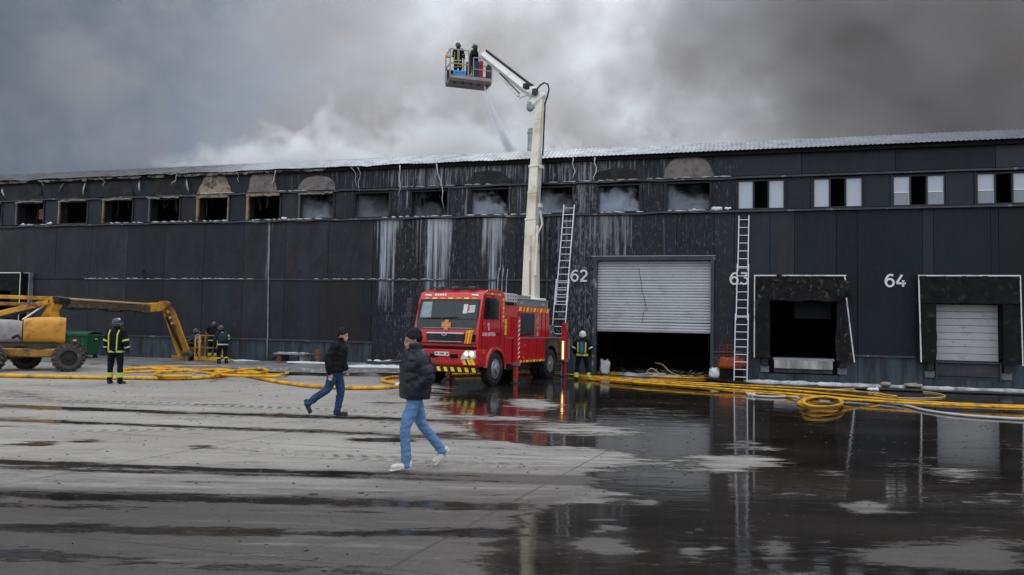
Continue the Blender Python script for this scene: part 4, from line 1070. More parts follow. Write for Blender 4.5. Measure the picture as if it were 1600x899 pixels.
# the two words under the number, БІЛА ЦЕРКВА
G = {'Б': [((0, 0), (0, 1)), ((0, 1), (.8, 1)), ((0, .5), (.8, .5)), ((.8, .5), (.8, 0)), ((0, 0), (.8, 0))], 'І': [((.4, 0), (.4, 1))],
     'Л': [((0, 0), (.3, 1)), ((.3, 1), (.8, 1)), ((.8, 1), (.8, 0))], 'А': [((0, 0), (.4, 1)), ((.4, 1), (.8, 0)), ((.2, .35), (.6, .35))],
     'Ц': [((0, 1), (0, 0)), ((0, 0), (.9, 0)), ((.7, 0), (.7, 1)), ((.9, 0), (.9, -.2))], 'Е': [((0, 0), (0, 1)), ((0, 1), (.7, 1)), ((0, .5), (.6, .5)), ((0, 0), (.7, 0))],
     'Р': [((0, 0), (0, 1)), ((0, 1), (.7, 1)), ((.7, 1), (.7, .5)), ((.7, .5), (0, .5))], 'К': [((0, 0), (0, 1)), ((0, .5), (.7, 1)), ((0, .5), (.7, 0))],
     'В': [((0, 0), (0, 1)), ((0, 1), (.6, 1)), ((.6, 1), (.6, .5)), ((0, .5), (.8, .5)), ((.8, .5), (.8, 0)), ((0, 0), (.8, 0))]}
mb = MB(); x_ = .27
for chx in 'БІЛА ЦЕРКВА':
    if chx == ' ': x_ += .05; continue
    for a, b in G[chx]:
        A_, B_ = Vector((x_ + a[0] * .062, 0, 1.53 + a[1] * .085)), Vector((x_ + b[0] * .062, 0, 1.53 + b[1] * .085))
        d = (B_ - A_).normalized(); nrm = Vector((-d.z, 0, d.x)) * .0085
        vs = [p + s_ * nrm + Vector((0, y, 0)) for p in (A_ - d * .006, B_ + d * .006) for s_ in (-1, 1) for y in (-.011, .0)]
        mb.add(vs, [(0, 1, 3, 2), (4, 6, 7, 5), (0, 4, 5, 1), (2, 3, 7, 6), (0, 2, 6, 4), (1, 5, 7, 3)])
    x_ += .082
mb.build('door_lettering', m_white, fe)
for zc, h_, x1 in ((2.42, .40, .95), (2.14, .18, .92)):
    MB().box(.76, .86, -.26, -.06, zc - h_ / 2, zc + h_ / 2).build('mirror', mat('mirror_shell', (.03, .04, .045), .35), fe, bevel=.035, seg=2)
MB().tube([(.30, .0, 2.72), (.55, -.16, 2.74), (.80, -.16, 2.62), (.80, -.16, 2.06), (.45, -.02, 2.02)], .014, 6).build('mirror_arm', m_black, fe, smooth='all')
for zc, h_ in ((2.42, .42), (2.12, .2)):
    MB().box(.0, .12, W + .10, W + .28, zc - h_ / 2, zc + h_ / 2).build('mirror', MATS['mirror_shell'], fe, bevel=.035, seg=2)
MB().tube([(.35, W - .02, 2.75), (.1, W + .15, 2.72), (.05, W + .18, 2.55), (.05, W + .18, 2.05), (.2, W, 2.0)], .014, 6).build('mirror_arm', m_black, fe, smooth='all')
for z in (1.55, 1.72, 1.9): MB().box(1.79, 1.86, -.02, .06, z, z + .15).build('yellow_marker', m_yel, fe)
MB().lathe((.36, -.005, 1.02), (0, -1, 0), [(0, .04), (.02, .035)], 12).build('side_indicator', m_amber, fe)
MB().box(.30, .55, -.012, .02, .66, .95).build('step_panel', m_red2, fe)
# chassis
mb = MB().box(.6, 7.0, .55, .72, .45, .75).box(.6, 7.0, 1.5, 1.67, .45, .75).box(1.8, 6.9, .4, 1.85, .74, .80)
mb.tube([(1.15, .1, .5), (1.15, 2.1, .5)], .07, 8).tube([(5.53, .1, .5), (5.53, 2.2, .5)], .10, 8)
mb.build('chassis', m_black, fe)
MB().box(2.8, 4.6, .35, 1.9, .36, .62).build('tank', m_dark, fe, bevel=.04)
# wheels
def wheel(x, y, dual=False, r=.52, w_=.30, parent=None, m=m_tyre, rim=m_grey):
    wo = bpy.data.objects.new('wheel', None); COL.objects.link(wo); wo.parent = parent or fe; wo.location = (x, y, r)
    s_ = -1 if y < 1 else 1
    t = MB().lathe((0, -w_ / 2, 0), (0, 1, 0), [(0.0, r * .60), (.004, r * .64), (.0, r * .86), (.03, r * .965), (.05, r), (w_ - .05, r), (w_ - .03, r * .965), (w_, r * .86), (w_ - .004, r * .64), (w_, r * .60)], 40, False)
    t.build('tyre', m, wo, smooth=True)
    g_ = MB()
    for k in range(44):
        a = 2 * PI * k / 44
        M4 = Matrix.Rotation(a, 4, 'Y')
        g_.box(-.016, .016, -w_ / 2 + .02, -.01, r - .004, r + .012, M4); g_.box(-.016 + .02, .036, .01, w_ / 2 - .02, r - .004, r + .012, M4)
    go = g_.build('tread', m, wo, fixn=False); go['kind'] = 'stuff'
    q = s_ * w_ / 2
    if dual: pr = [(-.02, r * .60), (-.14, r * .52), (-.16, r * .30), (-.06, r * .28), (-.03, r * .18), (0.0, r * .15)]
    else: pr = [(-.02, r * .60), (-.05, r * .52), (.0, r * .46), (.03, r * .30), (.07, r * .27), (.08, r * .16)]
    MB().lathe((0, q, 0), (0, s_, 0), pr, 28).build('rim', rim, wo, smooth=True)
    nb = MB()
    for k in range(10):
        a = 2 * PI * k / 10; rr_ = r * .385 if not dual else r * .40
        nb.lathe((rr_ * math.cos(a), q + s_ * (.01 if not dual else -.15), rr_ * math.sin(a)), (0, s_, 0), [(0, .018), (.03, .015)], 6)
    no = nb.build('wheel_nuts', m_chrome, wo); no['kind'] = 'stuff'
    return wo
wheel(1.15, .12); wheel(1.15, W - .12); wheel(5.53, .15, True); wheel(5.53, .50, True); wheel(5.53, 1.80, True); wheel(5.53, 2.15, True)
# body
W2 = 2.38
mb = MB().prism([(1.86, .62), (5.03, .62), (5.03, 1.36), (6.22, 1.36), (6.22, 1.2), (6.95, 1.2), (6.95, 1.44), (1.86, 1.44)], 'y', .0, W2)
mb.build('lower_body', m_red, fe, bevel=.012)
MB().box(1.86, 5.42, .03, W2 - .03, 1.445, 2.49).build('upper_body', m_red, fe, bevel=.015)
MB().box(1.86, 6.97, -.02, W2 + .02, 1.43, 1.462).build('deck_edge', m_grey, fe)
mb = MB()
vs = []; fs = []; A = [R(k) for k in range(0, 181, 12)]
MB().prism([(4.98, .66), (4.98, 1.40), (6.26, 1.40), (6.26, .9), (6.12, .9)] + [(5.53 + .60 * math.cos(a), .55 + .62 * math.sin(a)) for a in A], 'y', -.012, .25).build('rear_arch', m_dark, fe)
MB().prism([(5.53 + .60 * math.cos(a), .55 + .62 * math.sin(a)) for a in A], 'y', .74, .8).build('arch_liner', m_soot, fe)
sh_ = MB().box(2.88, 4.02, -.012, .04, 1.55, 2.27).build('locker_shutter', m_dark, fe)
for k in range(12): MB().box(2.91, 3.99, -.022, -.012, 1.57 + k * .057, 1.57 + k * .057 + .048).build('slat', mat('locker_slat', (.050, .058, .066), .4, .3, var=.1), sh_)
MB().box(2.84, 2.875, -.02, .04, 1.5, 2.30).build('shutter_frame', m_red2, fe)
MB().box(4.025, 4.07, -.02, .04, 1.5, 2.30).build('shutter_frame', m_grey, fe)
for k in range(9):     # hazard band along the top
    a = 2.86 + k * .285
    MB().prism([(a, 2.33), (a + .13, 2.33), (a + .20, 2.47), (a + .07, 2.47)], 'y', .016, .05).build('hazard_stripe', m_org if k % 2 else m_yel, fe)
for k in range(8):
    a = 2.88 + k * .27
    MB().prism([(a, .64), (a + .15, .64), (a + .20, .71), (a + .05, .71)], 'y', -.012, .02).build('hazard_dash', m_org if k % 2 else m_yel, fe)
MB().lathe((3.2, -.0, .80), (0, -1, 0), [(0, .025), (.02, .02)], 10).build('side_marker', m_amber, fe)
# cross emblem and small texts on the body side
q = MB()
for k in range(4):
    a = k * PI / 2
    P4 = [(4.36 + x * math.cos(a) - z * math.sin(a), 2.06 + x * math.sin(a) + z * math.cos(a)) for x, z in [(-.02, .03), (-.07, .13), (.07, .13), (.02, .03)]]
    q.prism(P4, 'y', .014, .04)
q.build('side_emblem', mat('faded_gold', (.55, .30, .12), .5), fe)
for k in range(3): MB().box(4.28, 4.44, .014, .04, 1.80 - k * .045, 1.825 - k * .045).build('side_print', MATS['faded_gold'], fe)
MB().prism([(4.26, 1.50), (4.50, 1.50), (4.50, 1.60), (4.40, 1.68), (4.28, 1.62)], 'y', .014, .04).build('side_sticker', mat('faded_pink', (.55, .18, .16), .5), fe)
for x_ in (4.72, 5.06): MB().box(x_, x_ + .008, .020, .032, 1.5, 2.32).build('locker_gap', m_soot, fe)
for x_ in (3.55, 4.28): MB().box(x_, x_ + .008, -.006, .01, .74, 1.40).build('locker_gap', m_soot, fe)
# top boxes and boom rest
MB().box(2.86, 5.44, .10, W2 - .1, 2.495, 2.74).build('top_locker', mat('grey_blue_locker', (.20, .23, .26), .5, .2, var=.15), fe, bevel=.01)
MB().box(2.86, 5.44, .08, W2 - .08, 2.745, 2.765).build('locker_lid', mat('yellowed_edge', (.50, .43, .24), .6), fe)
for x_ in (3.1, 4.9): MB().box(x_, x_ + .16, .085, .10, 2.58, 2.64).build('latch', m_alu, fe)
MB().box(3.3, 4.8, .5, 1.7, 2.77, 2.90).build('top_tray', m_grey, fe)
tb = MB().box(1.84, 2.70, .02, .60, 2.60, 2.88).build('boom_rest', mat('pale_grey_paint', (.48, .49, .51), .5, dirt=(.2, .2, .2), dirt_amt=.2), fe, bevel=.01)
for k in range(4):
    for j in range(2): MB().box(1.98 + k * .19, 2.03 + k * .19, .008, .02, 2.66 + j * .12, 2.70 + j * .12).build('bolt', m_dark, tb)
MB().box(1.9, 2.6, .1, 1.9, 2.49, 2.60).build('boom_saddle', m_black, fe)
MB().box(1.80, 1.84, .1, 2.1, 1.45, 2.50).build('bulkhead', m_soot, fe)
for x_ in (2.0, 2.3, 2.62): MB().tube([(x_, .4, 2.88), (x_ + .02, .4, 3.35), (x_ + .1, .4, 3.7)], .018, 6).build('hose_riser', m_grey, fe)
# outriggers
def jack(x, y, z1, face_y, spir=True):
    jo = bpy.data.objects.new('outrigger', None); COL.objects.link(jo); jo.parent = fe
    MB().box(x - .10, x + .10, y - .09, y + .09, .62, z1).build('leg_sleeve', m_red, jo, bevel=.012)
    MB().box(x - .065, x + .065, y - .06, y + .06, .06, .70).build('leg', m_red2, jo, bevel=.01)
    MB().lathe((x, y, .0), (0, 0, 1), [(0, .20), (.03, .20), (.05, .09), (.09, .07)], 16).build('foot', m_dark, jo)
    MB().box(x - .13, x + .13, y - .11, y + .11, .56, .66).build('collar', m_grey, jo)
    if spir:
        for k in range(9):
            z = .78 + k * .145
            MB().prism([(x - .05, z), (x - .05, z + .05), (x + .05, z + .11), (x + .05, z + .06)], 'y', face_y - .006, face_y + .01).build('warning_dash', m_white, jo)
    return jo
jack(2.52, -.06, 2.14, -.155)
MB().box(2.28, 2.44, .0, .02, .62, 2.14).build('jack_guard', m_red2, fe)
jack(6.68, -.06, 2.0, -.155, False); jack(2.52, W2 + .04, 2.14, W2, False); jack(6.68, W2 + .04, 2.0, W2, False)
# rear platform gear
mb = MB().box(6.30, 6.42, -.10, .02, .60, 1.36).box(6.46, 6.58, -.12, -.02, .66, 1.34)
mb.build('rear_cylinder', mat('bronze_tube', (.35, .16, .06), .35, .5), fe)
MB().tube([(6.36, -.13, .66), (6.36, -.13, 1.32)], .03, 8).build('lamp_tube', m_lit, fe)
MB().box(6.98, 7.40, .0, .04, .62, 1.42).build('rear_plate', m_grey, fe, bevel=.01)
MB().tube([(6.9, -.02, 1.7), (7.1, -.02, 1.62), (7.3, -.02, 1.44)], .025, 6).build('hand_rail', m_grey, fe)
MB().box(5.50, 5.95, .4, 1.2, 1.465, 2.25).build('control_cabinet', MATS['pale_grey_paint'], fe, bevel=.02)
mb = MB().box(5.98, 6.40, .25, .8, 1.465, 1.9).build('valve_block', mat('valve_teal', (.10, .16, .16), .5, .3, var=.6, scale=9), fe, bevel=.02)
for k in range(3): MB().lathe((6.02 + k * .14, .24, 1.62 + .05 * (k % 2)), (0, -1, 0), [(0, .05), (.05, .05), (.06, .03)], 12).build('outlet', m_chrome, mb)
# turret and boom
tx, ty = 6.35, 1.2
MB().lathe((tx, ty, 1.45), (0, 0, 1), [(0, .55), (.16, .55), (.18, .45), (.9, .42)], 24).build('turret', m_dark, fe, smooth=True)
MB().box(tx - .40, tx + .42, ty - .45, ty + .45, 2.2, 2.9).build('turret_frame', m_white, fe, bevel=.03)
m_boom = mat('boom_cream', (0.64, 0.61, 0.52), .45, .0, var=.12, scale=.8, dirt=(.42, .36, .24), dirt_amt=.35, dirt_scale=.9)
m_boomw = mat('boom_white', (0.70, 0.70, 0.67), .4, .0, var=.08, dirt=(.35, .31, .24), dirt_amt=.2)
inv = Matrix.Translation(-TR_O)
fe_inv = Matrix.Rotation(-TR_A, 4, 'Z') @ Matrix.Translation(-TR_O)
def L(P): return fe_inv @ Vector(P)
B0 = tw(tx, ty, 2.6); B0.z = 2.6
P1 = ap(827, 440, 29.0); P2 = ap(831.5, 345, 29.65); P3 = ap(836, 262, 30.2); P4_ = ap(843.5, 158, 31.0)
upv = (Vector((0, 1, 0)))
UPB = L(Vector((0, 100, 0))) - L(Vector((0, 0, 0)))
def lbar(name, a, b, w0, h0, w1, h1, m, bev=.02):
    return MB().taper(L(a), L(b), w0, h0, w1, h1, UPB).build(name, m, fe, bevel=bev)
lbar('boom_section', B0 + (P1 - P2).normalized() * .3, P2, .56, .56, .38, .44, m_boom)
lbar('boom_section', P2, P3, .34, .40, .31, .36, m_boom)
lbar('boom_section', P3, P4_, .29, .34, .28, .32, m_boom)
dB = (P2 - P1).normalized()
for Q, w_ in ((P2, .42), (P3, .37), (P2 + (P3 - P2) * .5, .35)): MB().taper(L(Q - dB * .05), L(Q + dB * .05), w_, w_ + .04, w_, w_ + .04, UPB).build('boom_collar', m_boom, fe, bevel=.01)
rt = Vector((1, 0, 0))
for Q in (P3 + Vector((.26, -.2, -.02)), P2 + Vector((.30, -.2, .55))):
    MB().box(-.10, .10, -.06, .06, -.07, .07, Matrix.Translation(L(Q))).build('cable_guide', m_boom, fe, bevel=.01)
MB().tube([L(P2 + Vector((.24, -.22, -.9))), L(P2 + Vector((.27, -.22, .6))), L(P3 + Vector((.25, -.2, 0))), L(P3 + Vector((.22, -.2, .5)))], .022, 6).build('cable', m_grey, fe, smooth='all')
MB().tube([L(P1 + Vector((.20, -.32, .2))), L(P2 + Vector((.20, -.3, -.25)))], .05, 8).build('lift_pipe', m_boom, fe)
MB().bar(L(P2 + Vector((.20, -.28, -.6))), L(P2 + Vector((.38, -.28, -.15))), .07).bar(L(P2 + Vector((.38, -.28, -.15))), L(P2 + Vector((.30, -.28, .35))), .06).build('hinge_arm', m_boom, fe)
for k, (dx, mm) in enumerate(((-.06, mat('green_stripe', (.03, .20, .08), .5)), (-.02, m_red2))):
    a = B0 + (P2 - B0) * .12 + Vector((dx, -.31, 0)); b_ = B0 + (P2 - B0) * (.52 + .3 * k) + Vector((dx - .02, -.27, 0))
    MB().taper(L(a), L(b_), .035, .01, .02, .01, UPB).build('side_stripe', mm, fe)
# knuckle
K = P4_ + Vector((-.05, 0, .12))
MB().taper(L(K + Vector((-.32, -.02, -.30))), L(K + Vector((.20, .02, .16))), .30, .42, .26, .34, UPB).build('knuckle', m_boomw, fe, bevel=.03)
MB().lathe(L(K + Vector((-.34, -.2, -.36))), UPB, [(0, .15), (.45, .15)], 14).build('knuckle_pin', m_grey, fe)
MB().box(-.14, .14, -.1, .1, -.1, .1, Matrix.Translation(L(K + Vector((-.52, -.16, .42))))).build('valve_box', m_black, fe, bevel=.02)
MB().box(-.10, .10, -.1, .1, -.12, .12, Matrix.Translation(L(K + Vector((-.16, -.18, .20))))).build('valve_box', m_dark, fe, bevel=.02)
MB().tube([L(K + Vector(p)) for p in ((-.1, -.1, .30), (.05, -.05, .52), (.22, 0, .64), (.36, 0, .58), (.42, 0, .38), (.36, 0, .1), (.26, 0, -.25), (.24, 0, -1.2), (.2, -.05, -2.6))], .035, 8).build('hose_loop', m_black, fe, smooth='all')
E0 = K + Vector((-.12, 0, .10)); BK = ap(736, 100, 35.2)
E1 = ap(757, 86, 34.6)
lbar('upper_boom', E0, E1, .34, .40, .30, .36, m_boomw)
d_ = (E1 - E0).normalized(); upn = Vector((0, 0, 1)) - d_ * d_.z; upn.normalize(); sdn = d_.cross(upn)
MB().bar(L(E0 + upn * .25 + d_ * .5), L(E1 + upn * .23 - d_ * .1), .12, .10).build('cable_track', m_black, fe)
a0, b0 = E0 - upn * .55 + d_ * 1.2, E0 - upn * .38 + d_ * 3.3
MB().tube([L(a0 - Vector((0, .2, 0))), L(b0 - Vector((0, .2, 0)))], .05, 8).build('ram', m_boomw, fe)
MB().tube([L(a0 + upn * .12 - Vector((0, .2, 0))), L(b0 + upn * .1 - Vector((0, .2, 0)))], .03, 8).build('ram_rod', m_dark, fe)
MB().bar(L(E0 - upn * .6 + d_ * 1.1 - Vector((0, .2, 0))), L(E0 - upn * .1 + d_ * .4 - Vector((0, .2, 0))), .05).build('ram_link', m_boomw, fe)
# basket
bk_ = bpy.data.objects.new('basket', None); COL.objects.link(bk_); bk_.parent = fe
BZ = ap(735, 128, 35.2)
Bo = ap(703, 119, 34.6)
BA = R(17)
MBk = fe_inv @ Matrix.Translation(Vector((Bo.x, Bo.y, Bo.z))) @ Matrix.Rotation(BA, 4, 'Z')
BWX, BWY, BH = 1.98, 1.0, 1.28
m_bask = mat('basket_white', (.34, .33, .32), .5, dirt=(.25, .15, .12), dirt_amt=.3)
def bbar(a, b, w_=.045): return MB().bar(MBk @ Vector(a), MBk @ Vector(b), w_)
def bput(mb, name, m, **k): return mb.build(name, m, bk_, **k)
fl_ = MB().box(0, BWX, 0, BWY, -.20, .0, MBk); bput(fl_, 'floor', mat('basket_underside', (.13, .10, .11), .7, var=.5, scale=4), bevel=.02)
bput(MB().box(-.02, BWX + .02, -.02, .0, -.06, .09, MBk), 'toe_board', m_bask)
for k in range(5): bput(MB().lathe(MBk @ Vector((.25 + k * .38, .1, -.20)), (0, 0, -1), [(0, .07), (.09, .05)], 10), 'rubber_foot', m_black)
for x_ in (0, .86, 1.10, BWX):
    for y in (0, BWY): bput(bbar((x_, y, 0), (x_, y, BH if x_ < 1 else BH * .78)), 'post', m_bask)
for y in (0, BWY):
    for z in (.62, BH): bput(bbar((0, y, z), (.86, y, z)), 'rail', m_bask)
    for z in (.45, BH * .78): bput(bbar((1.10, y, z), (BWX, y, z)), 'rail', m_bask)
for x_ in (0, BWX):
    for z in ((.62, BH) if x_ < 1 else (.45, BH * .78)): bput(bbar((x_, 0, z), (x_, BWY, z)), 'rail', m_bask)
bput(bbar((.40, 0, .62), (.40, 0, BH), .035), 'post', m_bask)
bput(MB().box(.16, .74, -.03, -.012, .10, .30, MBk), 'blue_sign', mat('blue_sign', (.05, .30, .72), .5))
for k in range(3): bput(MB().box(.24 + k * .16, .34 + k * .16, -.036, -.031, .17, .22, MBk), 'sign_print', mat('dark_blue_print', (.02, .10, .30), .5))
bput(bbar((.86, -.01, 0), (1.02, -.01, .25), .05), 'brace', m_bask); bput(bbar((.98, -.01, .0), (.80, -.01, .12), .05), 'brace', m_bask)
bput(MB().box(1.16, 1.38, -.0, .03, .12, .84, MBk), 'blue_panel', mat('navy_panel', (.02, .04, .10), .5))
bput(MB().box(1.39, 1.56, -.0, .03, .12, .88, MBk), 'red_panel', m_red2)
bput(MB().box(.68, .84, -.06, -.02, .72, 1.02, MBk), 'control_box', m_white, bevel=.02)
bput(MB().lathe(MBk @ Vector((-.16, 0, .86)), (0, 0, 1), [(0, .07), (.1, .07), (.11, .04), (.22, .03)], 12), 'warning_lamp', m_amber)
bput(bbar((-.16, 0, .86), (0, 0, .84), .03), 'lamp_arm', m_black)
bput(MB().box(BWX - .05, BWX - .01, .06, BWY - .06, .1, .9, MBk), 'side_panel', m_dark)
bput(MB().box(.9, 1.08, .3, .7, .0, 1.0, MBk), 'control_column', m_dark, bevel=.03)
bput(MB().box(.05, .80, BWY - .04, BWY - .01, .05, .58, MBk), 'back_panel', m_dark)
bput(MB().tube([MBk @ Vector((.98, .1, .9)), MBk @ Vector((.94, -.05, 1.1)), MBk @ Vector((1.0, -.15, 1.3))], .05, 8), 'monitor', m_dark)
bput(MB().taper(MBk @ Vector((1.35, .45, .2)), MBk @ Vector((1.55, .5, 1.3)), .14, .14, .2, .2, UPB), 'basket_mount', m_boomw)
# water falling from the basket on to the roof
m_jet = bpy.data.materials.new('water_spray'); m_jet.use_nodes = True; nt = m_jet.node_tree; nt.nodes.clear()
o_ = N(nt, 'ShaderNodeOutputMaterial'); v_ = N(nt, 'ShaderNodeVolumePrincipled'); v_.inputs['Color'].default_value = (.97, .98, 1, 1)
tc = N(nt, 'ShaderNodeTexCoord')
lk(nt, mrange(nt, noise(nt, mapping(nt, tc.outputs['Object'], (3, 3, .7)), 1.0, 4, .6), .35, .65, 2.0, 9.0), v_.inputs['Density']); lk(nt, v_.outputs[0], o_.inputs['Volume'])
J0 = ap(757, 132, 34.9)
J = [ap(757 + 46 * t ** 1.25, 134 + 112 * t, 34.9 + 2.3 * t) for t in [k / 10 for k in range(11)]]
J = [p for p in J if p.z > 9.35]
jt = MB().tube(J, [.04 + .26 * (k / 10) ** .9 for k in range(len(J))], 12).build('water_jet', m_jet, smooth='all')
tag(jt, 'thin white jet of water falling from the raised basket on to the roof', 'water', kind='stuff')
# ------------------------------------------------------------------ boom lift
m_ly = mat('lift_yellow', (0.62, 0.32, 0.035), .5, var=.2, scale=1.5, dirt=(.16, .085, .03), dirt_amt=.45, dirt_scale=1.6)
m_lyd = mat('lift_ochre', (0.40, 0.20, 0.035), .6, var=.3, scale=2, dirt=(.09, .05, .025), dirt_amt=.6, dirt_scale=2)
LO = Vector((-15.9, 26.2, 0)); LA = math.atan2(.49, .87)
bl_ = empty('boom_lift', 'worn yellow boom lift with folded arm and basket set down near the wall', 'boom lift', LO, LA)
lin = Matrix.Rotation(-LA, 4, 'Z') @ Matrix.Translation(-LO)
def Q(P): return lin @ Vector(P)
UPL = (0, 0, 1)
m_lrim = mat('muddy_rim', (.022, .02, .018), .8, var=.3)
m_lty = mat('muddy_tyre', (0.060, 0.054, 0.048), .9, var=.35, scale=5, bump=.6, bscale=25, dirt=(.12, .11, .095), dirt_amt=.3, dirt_scale=5)
def lwheel(x, y, yaw):
    p = Q((x, y, 0)); r = .46; w_ = .36
    wo = bpy.data.objects.new('wheel', None); COL.objects.link(wo); wo.parent = bl_; wo.location = (p.x, p.y, r); wo.rotation_euler = (0, 0, yaw - LA)
    MB().lathe((0, -w_ / 2, 0), (0, 1, 0), [(0.01, r * .55), (.0, r * .62), (.0, r * .80), (.04, r * .93), (.07, r * .965), (w_ - .07, r * .965), (w_ - .04, r * .93), (w_, r * .80), (w_, r * .62), (w_ - .01, r * .55)], 36, False).build('tyre', m_lty, wo, smooth=True)
    g_ = MB()
    for k in range(18):
        for s_ in (-1, 1):
            a = 2 * PI * (k + .5 * (s_ > 0)) / 18
            M4 = Matrix.Rotation(a, 4, 'Y') @ Matrix.Rotation(s_ * .5, 4, 'Z')
            g_.box(-.035, .035, min(0, s_ * w_ * .56), max(0, s_ * w_ * .56), r * .88, r + .015, M4)
    go = g_.build('tread', m_lty, wo, fixn=False); go['kind'] = 'stuff'
    for s_ in (-1, 1): MB().lathe((0, s_ * (w_ / 2 - .06), 0), (0, s_, 0), [(0, r * .56), (-.02, r * .45), (-.03, r * .36), (-.02, r * .22), (.03, r * .18), (.035, .02)], 20).build('rim', m_lrim, wo, smooth=True)
lwheel(-14.92, 26.0, R(38)); lwheel(-16.95, 25.05, R(12)); lwheel(-16.95, 27.0, R(30)); lwheel(-15.80, 27.75, R(30))
MB().taper(Q((-17.1, 25.9, .62)), Q((-15.1, 26.85, .60)), .9, .30, .9, .28).build('chassis', m_lyd, bl_, bevel=.04)
MB().tube([Q((-14.92, 26.0, .46)), Q((-15.80, 27.75, .46))], .10, 8).tube([Q((-16.95, 25.05, .46)), Q((-16.95, 27.0, .46))], .10, 8).build('axle', m_rust, bl_)
MB().lathe(Q((-16.1, 26.4, .74)), (0, 0, 1), [(0, .5), (.16, .5)], 20).build('turntable', m_dark, bl_)
# engine cover: bulging hood
def hood(x0, x1, y0, y1, z0, z1, name, m, slope=0, bul=.08):
    nu, nv = 10, 8; vs = []; fs = []
    sect = []
    K = 16
    for i in range(nu + 1):
        t = i / nu; x = x0 + (x1 - x0) * t
        e = 1 - bul * abs(2 * t - 1) ** 4 * 1.6
        for k in range(K):
            a = 2 * PI * k / K + PI / K
            cx_, cz_ = math.cos(a), math.sin(a)
            sq = lambda v: math.copysign(abs(v) ** .45, v)
            vs.append(((x), (y0 + y1) / 2 + sq(cx_) * (y1 - y0) / 2 * e, (z0 + z1) / 2 + sq(cz_) * (z1 - z0) / 2 * (e if cz_ > 0 else 1) + slope * t * (cz_ > 0)))
    for i in range(nu):
        for k in range(K): fs.append((i * K + k, i * K + (k + 1) % K, (i + 1) * K + (k + 1) % K, (i + 1) * K + k))
    fs += [tuple(range(K)), tuple(nu * K + k for k in range(K - 1, -1, -1))]
    return MB().add(vs, fs).build(name, m, bl_, smooth=True)
a_ = Q(ap(36, 520, 26.0)); b_ = Q(ap(87, 520, 26.2))
hood(a_.x, b_.x + .28, a_.y - .1, a_.y + 1.1, .90, 1.80, 'engine_cover', mat('hood_yellow', (.60, .29, .04), .5, var=.25, scale=1.2, dirt=(.20, .10, .04), dirt_amt=.35, dirt_scale=1.4), .06)
hood(a_.x - 1.9, a_.x - .03, a_.y - .12, a_.y + 1.1, .90, 1.74, 'cover_sheeting', mat('grey_sheeting', (.30, .29, .28), .6, var=.35, scale=1.5, bump=.6, bscale=4, dirt=(.16, .15, .14), dirt_amt=.5), -.02)
MB().box(a_.x - 1.9, b_.x + .1, a_.y - .05, a_.y + 1.0, .82, .92).build('deck_frame', m_dark, bl_)
MB().tube([Q(ap(20, 528, 25.6)), Q(ap(28, 524, 25.5)), Q(ap(33, 530, 25.55))], .05, 6).build('hydraulic_fitting', m_black, bl_)
# arms
def arm(name, p, q, w_, h_, m, **k): return MB().bar(Q(p), Q(q), w_, h_).build(name, m, bl_, bevel=.015, **k)
arm('tower_arm', ap(-80, 461, 25.2), ap(88, 467, 27.4), .22, .13, m_ly)
arm('tower_arm', ap(-80, 473, 25.2), ap(66, 476, 27.0), .20, .12, m_lyd)
arm('lift_strut', ap(-30, 497, 25.6), ap(74, 472, 27.2), .18, .17, m_ly)
arm('lift_ram', ap(-20, 502, 25.9), ap(60, 482, 27.1), .10, .10, m_dark)
arm('ram_rod', ap(35, 500, 26.2), ap(68, 478, 27.1), .06, .06, m_alu)
p_ = [ap(x, y, 27.2) for x, y in ((70, 468), (84, 468), (84, 478), (79, 486), (80, 498), (62, 498), (72, 482))]
vs = [Q(v) for v in p_] + [Q(v + Vector((0.1, .35, 0))) for v in p_]; n = len(p_)
MB().add(vs, [tuple(range(n)), tuple(range(2 * n - 1, n - 1, -1))] + [(i, i + n, (i + 1) % n + n, (i + 1) % n) for i in range(n)]).build('riser', m_ly, bl_)
MB().bar(Q(ap(84, 468, 27.2)), Q(ap(106, 471, 27.8)), .34, .26).build('arm_joint', m_black, bl_, bevel=.05)
S0_, S1_ = ap(103, 474, 27.7), ap(232, 482, 31.6)
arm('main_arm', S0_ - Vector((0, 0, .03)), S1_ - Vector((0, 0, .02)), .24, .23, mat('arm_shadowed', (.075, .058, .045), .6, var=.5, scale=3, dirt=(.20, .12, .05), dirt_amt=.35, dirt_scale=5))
arm('arm_lit_edge', S0_ + Vector((0, 0, .16)), S1_ + Vector((0, 0, .17)), .30, .07, mat('lit_edge_yellow', (.52, .34, .13), .5, var=.25, scale=2))  # strip added for the lit upper edge; the arm below is coloured as shaded
for k in range(5):
    t = .12 + k * .19; c_ = S0_.lerp(S1_, t) + Vector((-.02, -.18, -.17))
    MB().box(-.09, .09, -.04, .06, -.05, .05, Matrix.Translation(Q(c_))).build('hose_clip', m_black, bl_)
MB().tube([Q(S0_.lerp(S1_, t) + Vector((0, -.19, -.17 - .05 * math.sin(t * 14)))) for t in [k / 16 for k in range(17)]], .03, 6).build('hydraulic_hose', m_black, bl_, smooth='all')
J0_, J1_ = ap(226, 481, 31.5), ap(262, 479, 32.6)
arm('jib_head', J0_, J1_, .34, .36, m_ly)
MB().lathe(Q(ap(256, 478, 32.3)), Q(Vector((0, 1, 0))) - Q(Vector((0, 0, 0))), [(-.25, .2), (.25, .2)], 14).build('jib_pin', m_lyd, bl_)
KA, KB = ap(261, 484, 32.5), ap(286, 556, 33.2)
arm('jib_bar', KA + Vector((-.12, 0, 0)), KB + Vector((-.14, 0, 0)), .10, .16, m_ly)
arm('jib_bar', KA + Vector((.10, 0, .1)), KB + Vector((.10, 0, .12)), .16, .2, m_lyd)
arm('jib_ram', KA + Vector((.02, -.1, -.3)), KB + Vector((.0, -.1, .2)), .08, .08, m_black)
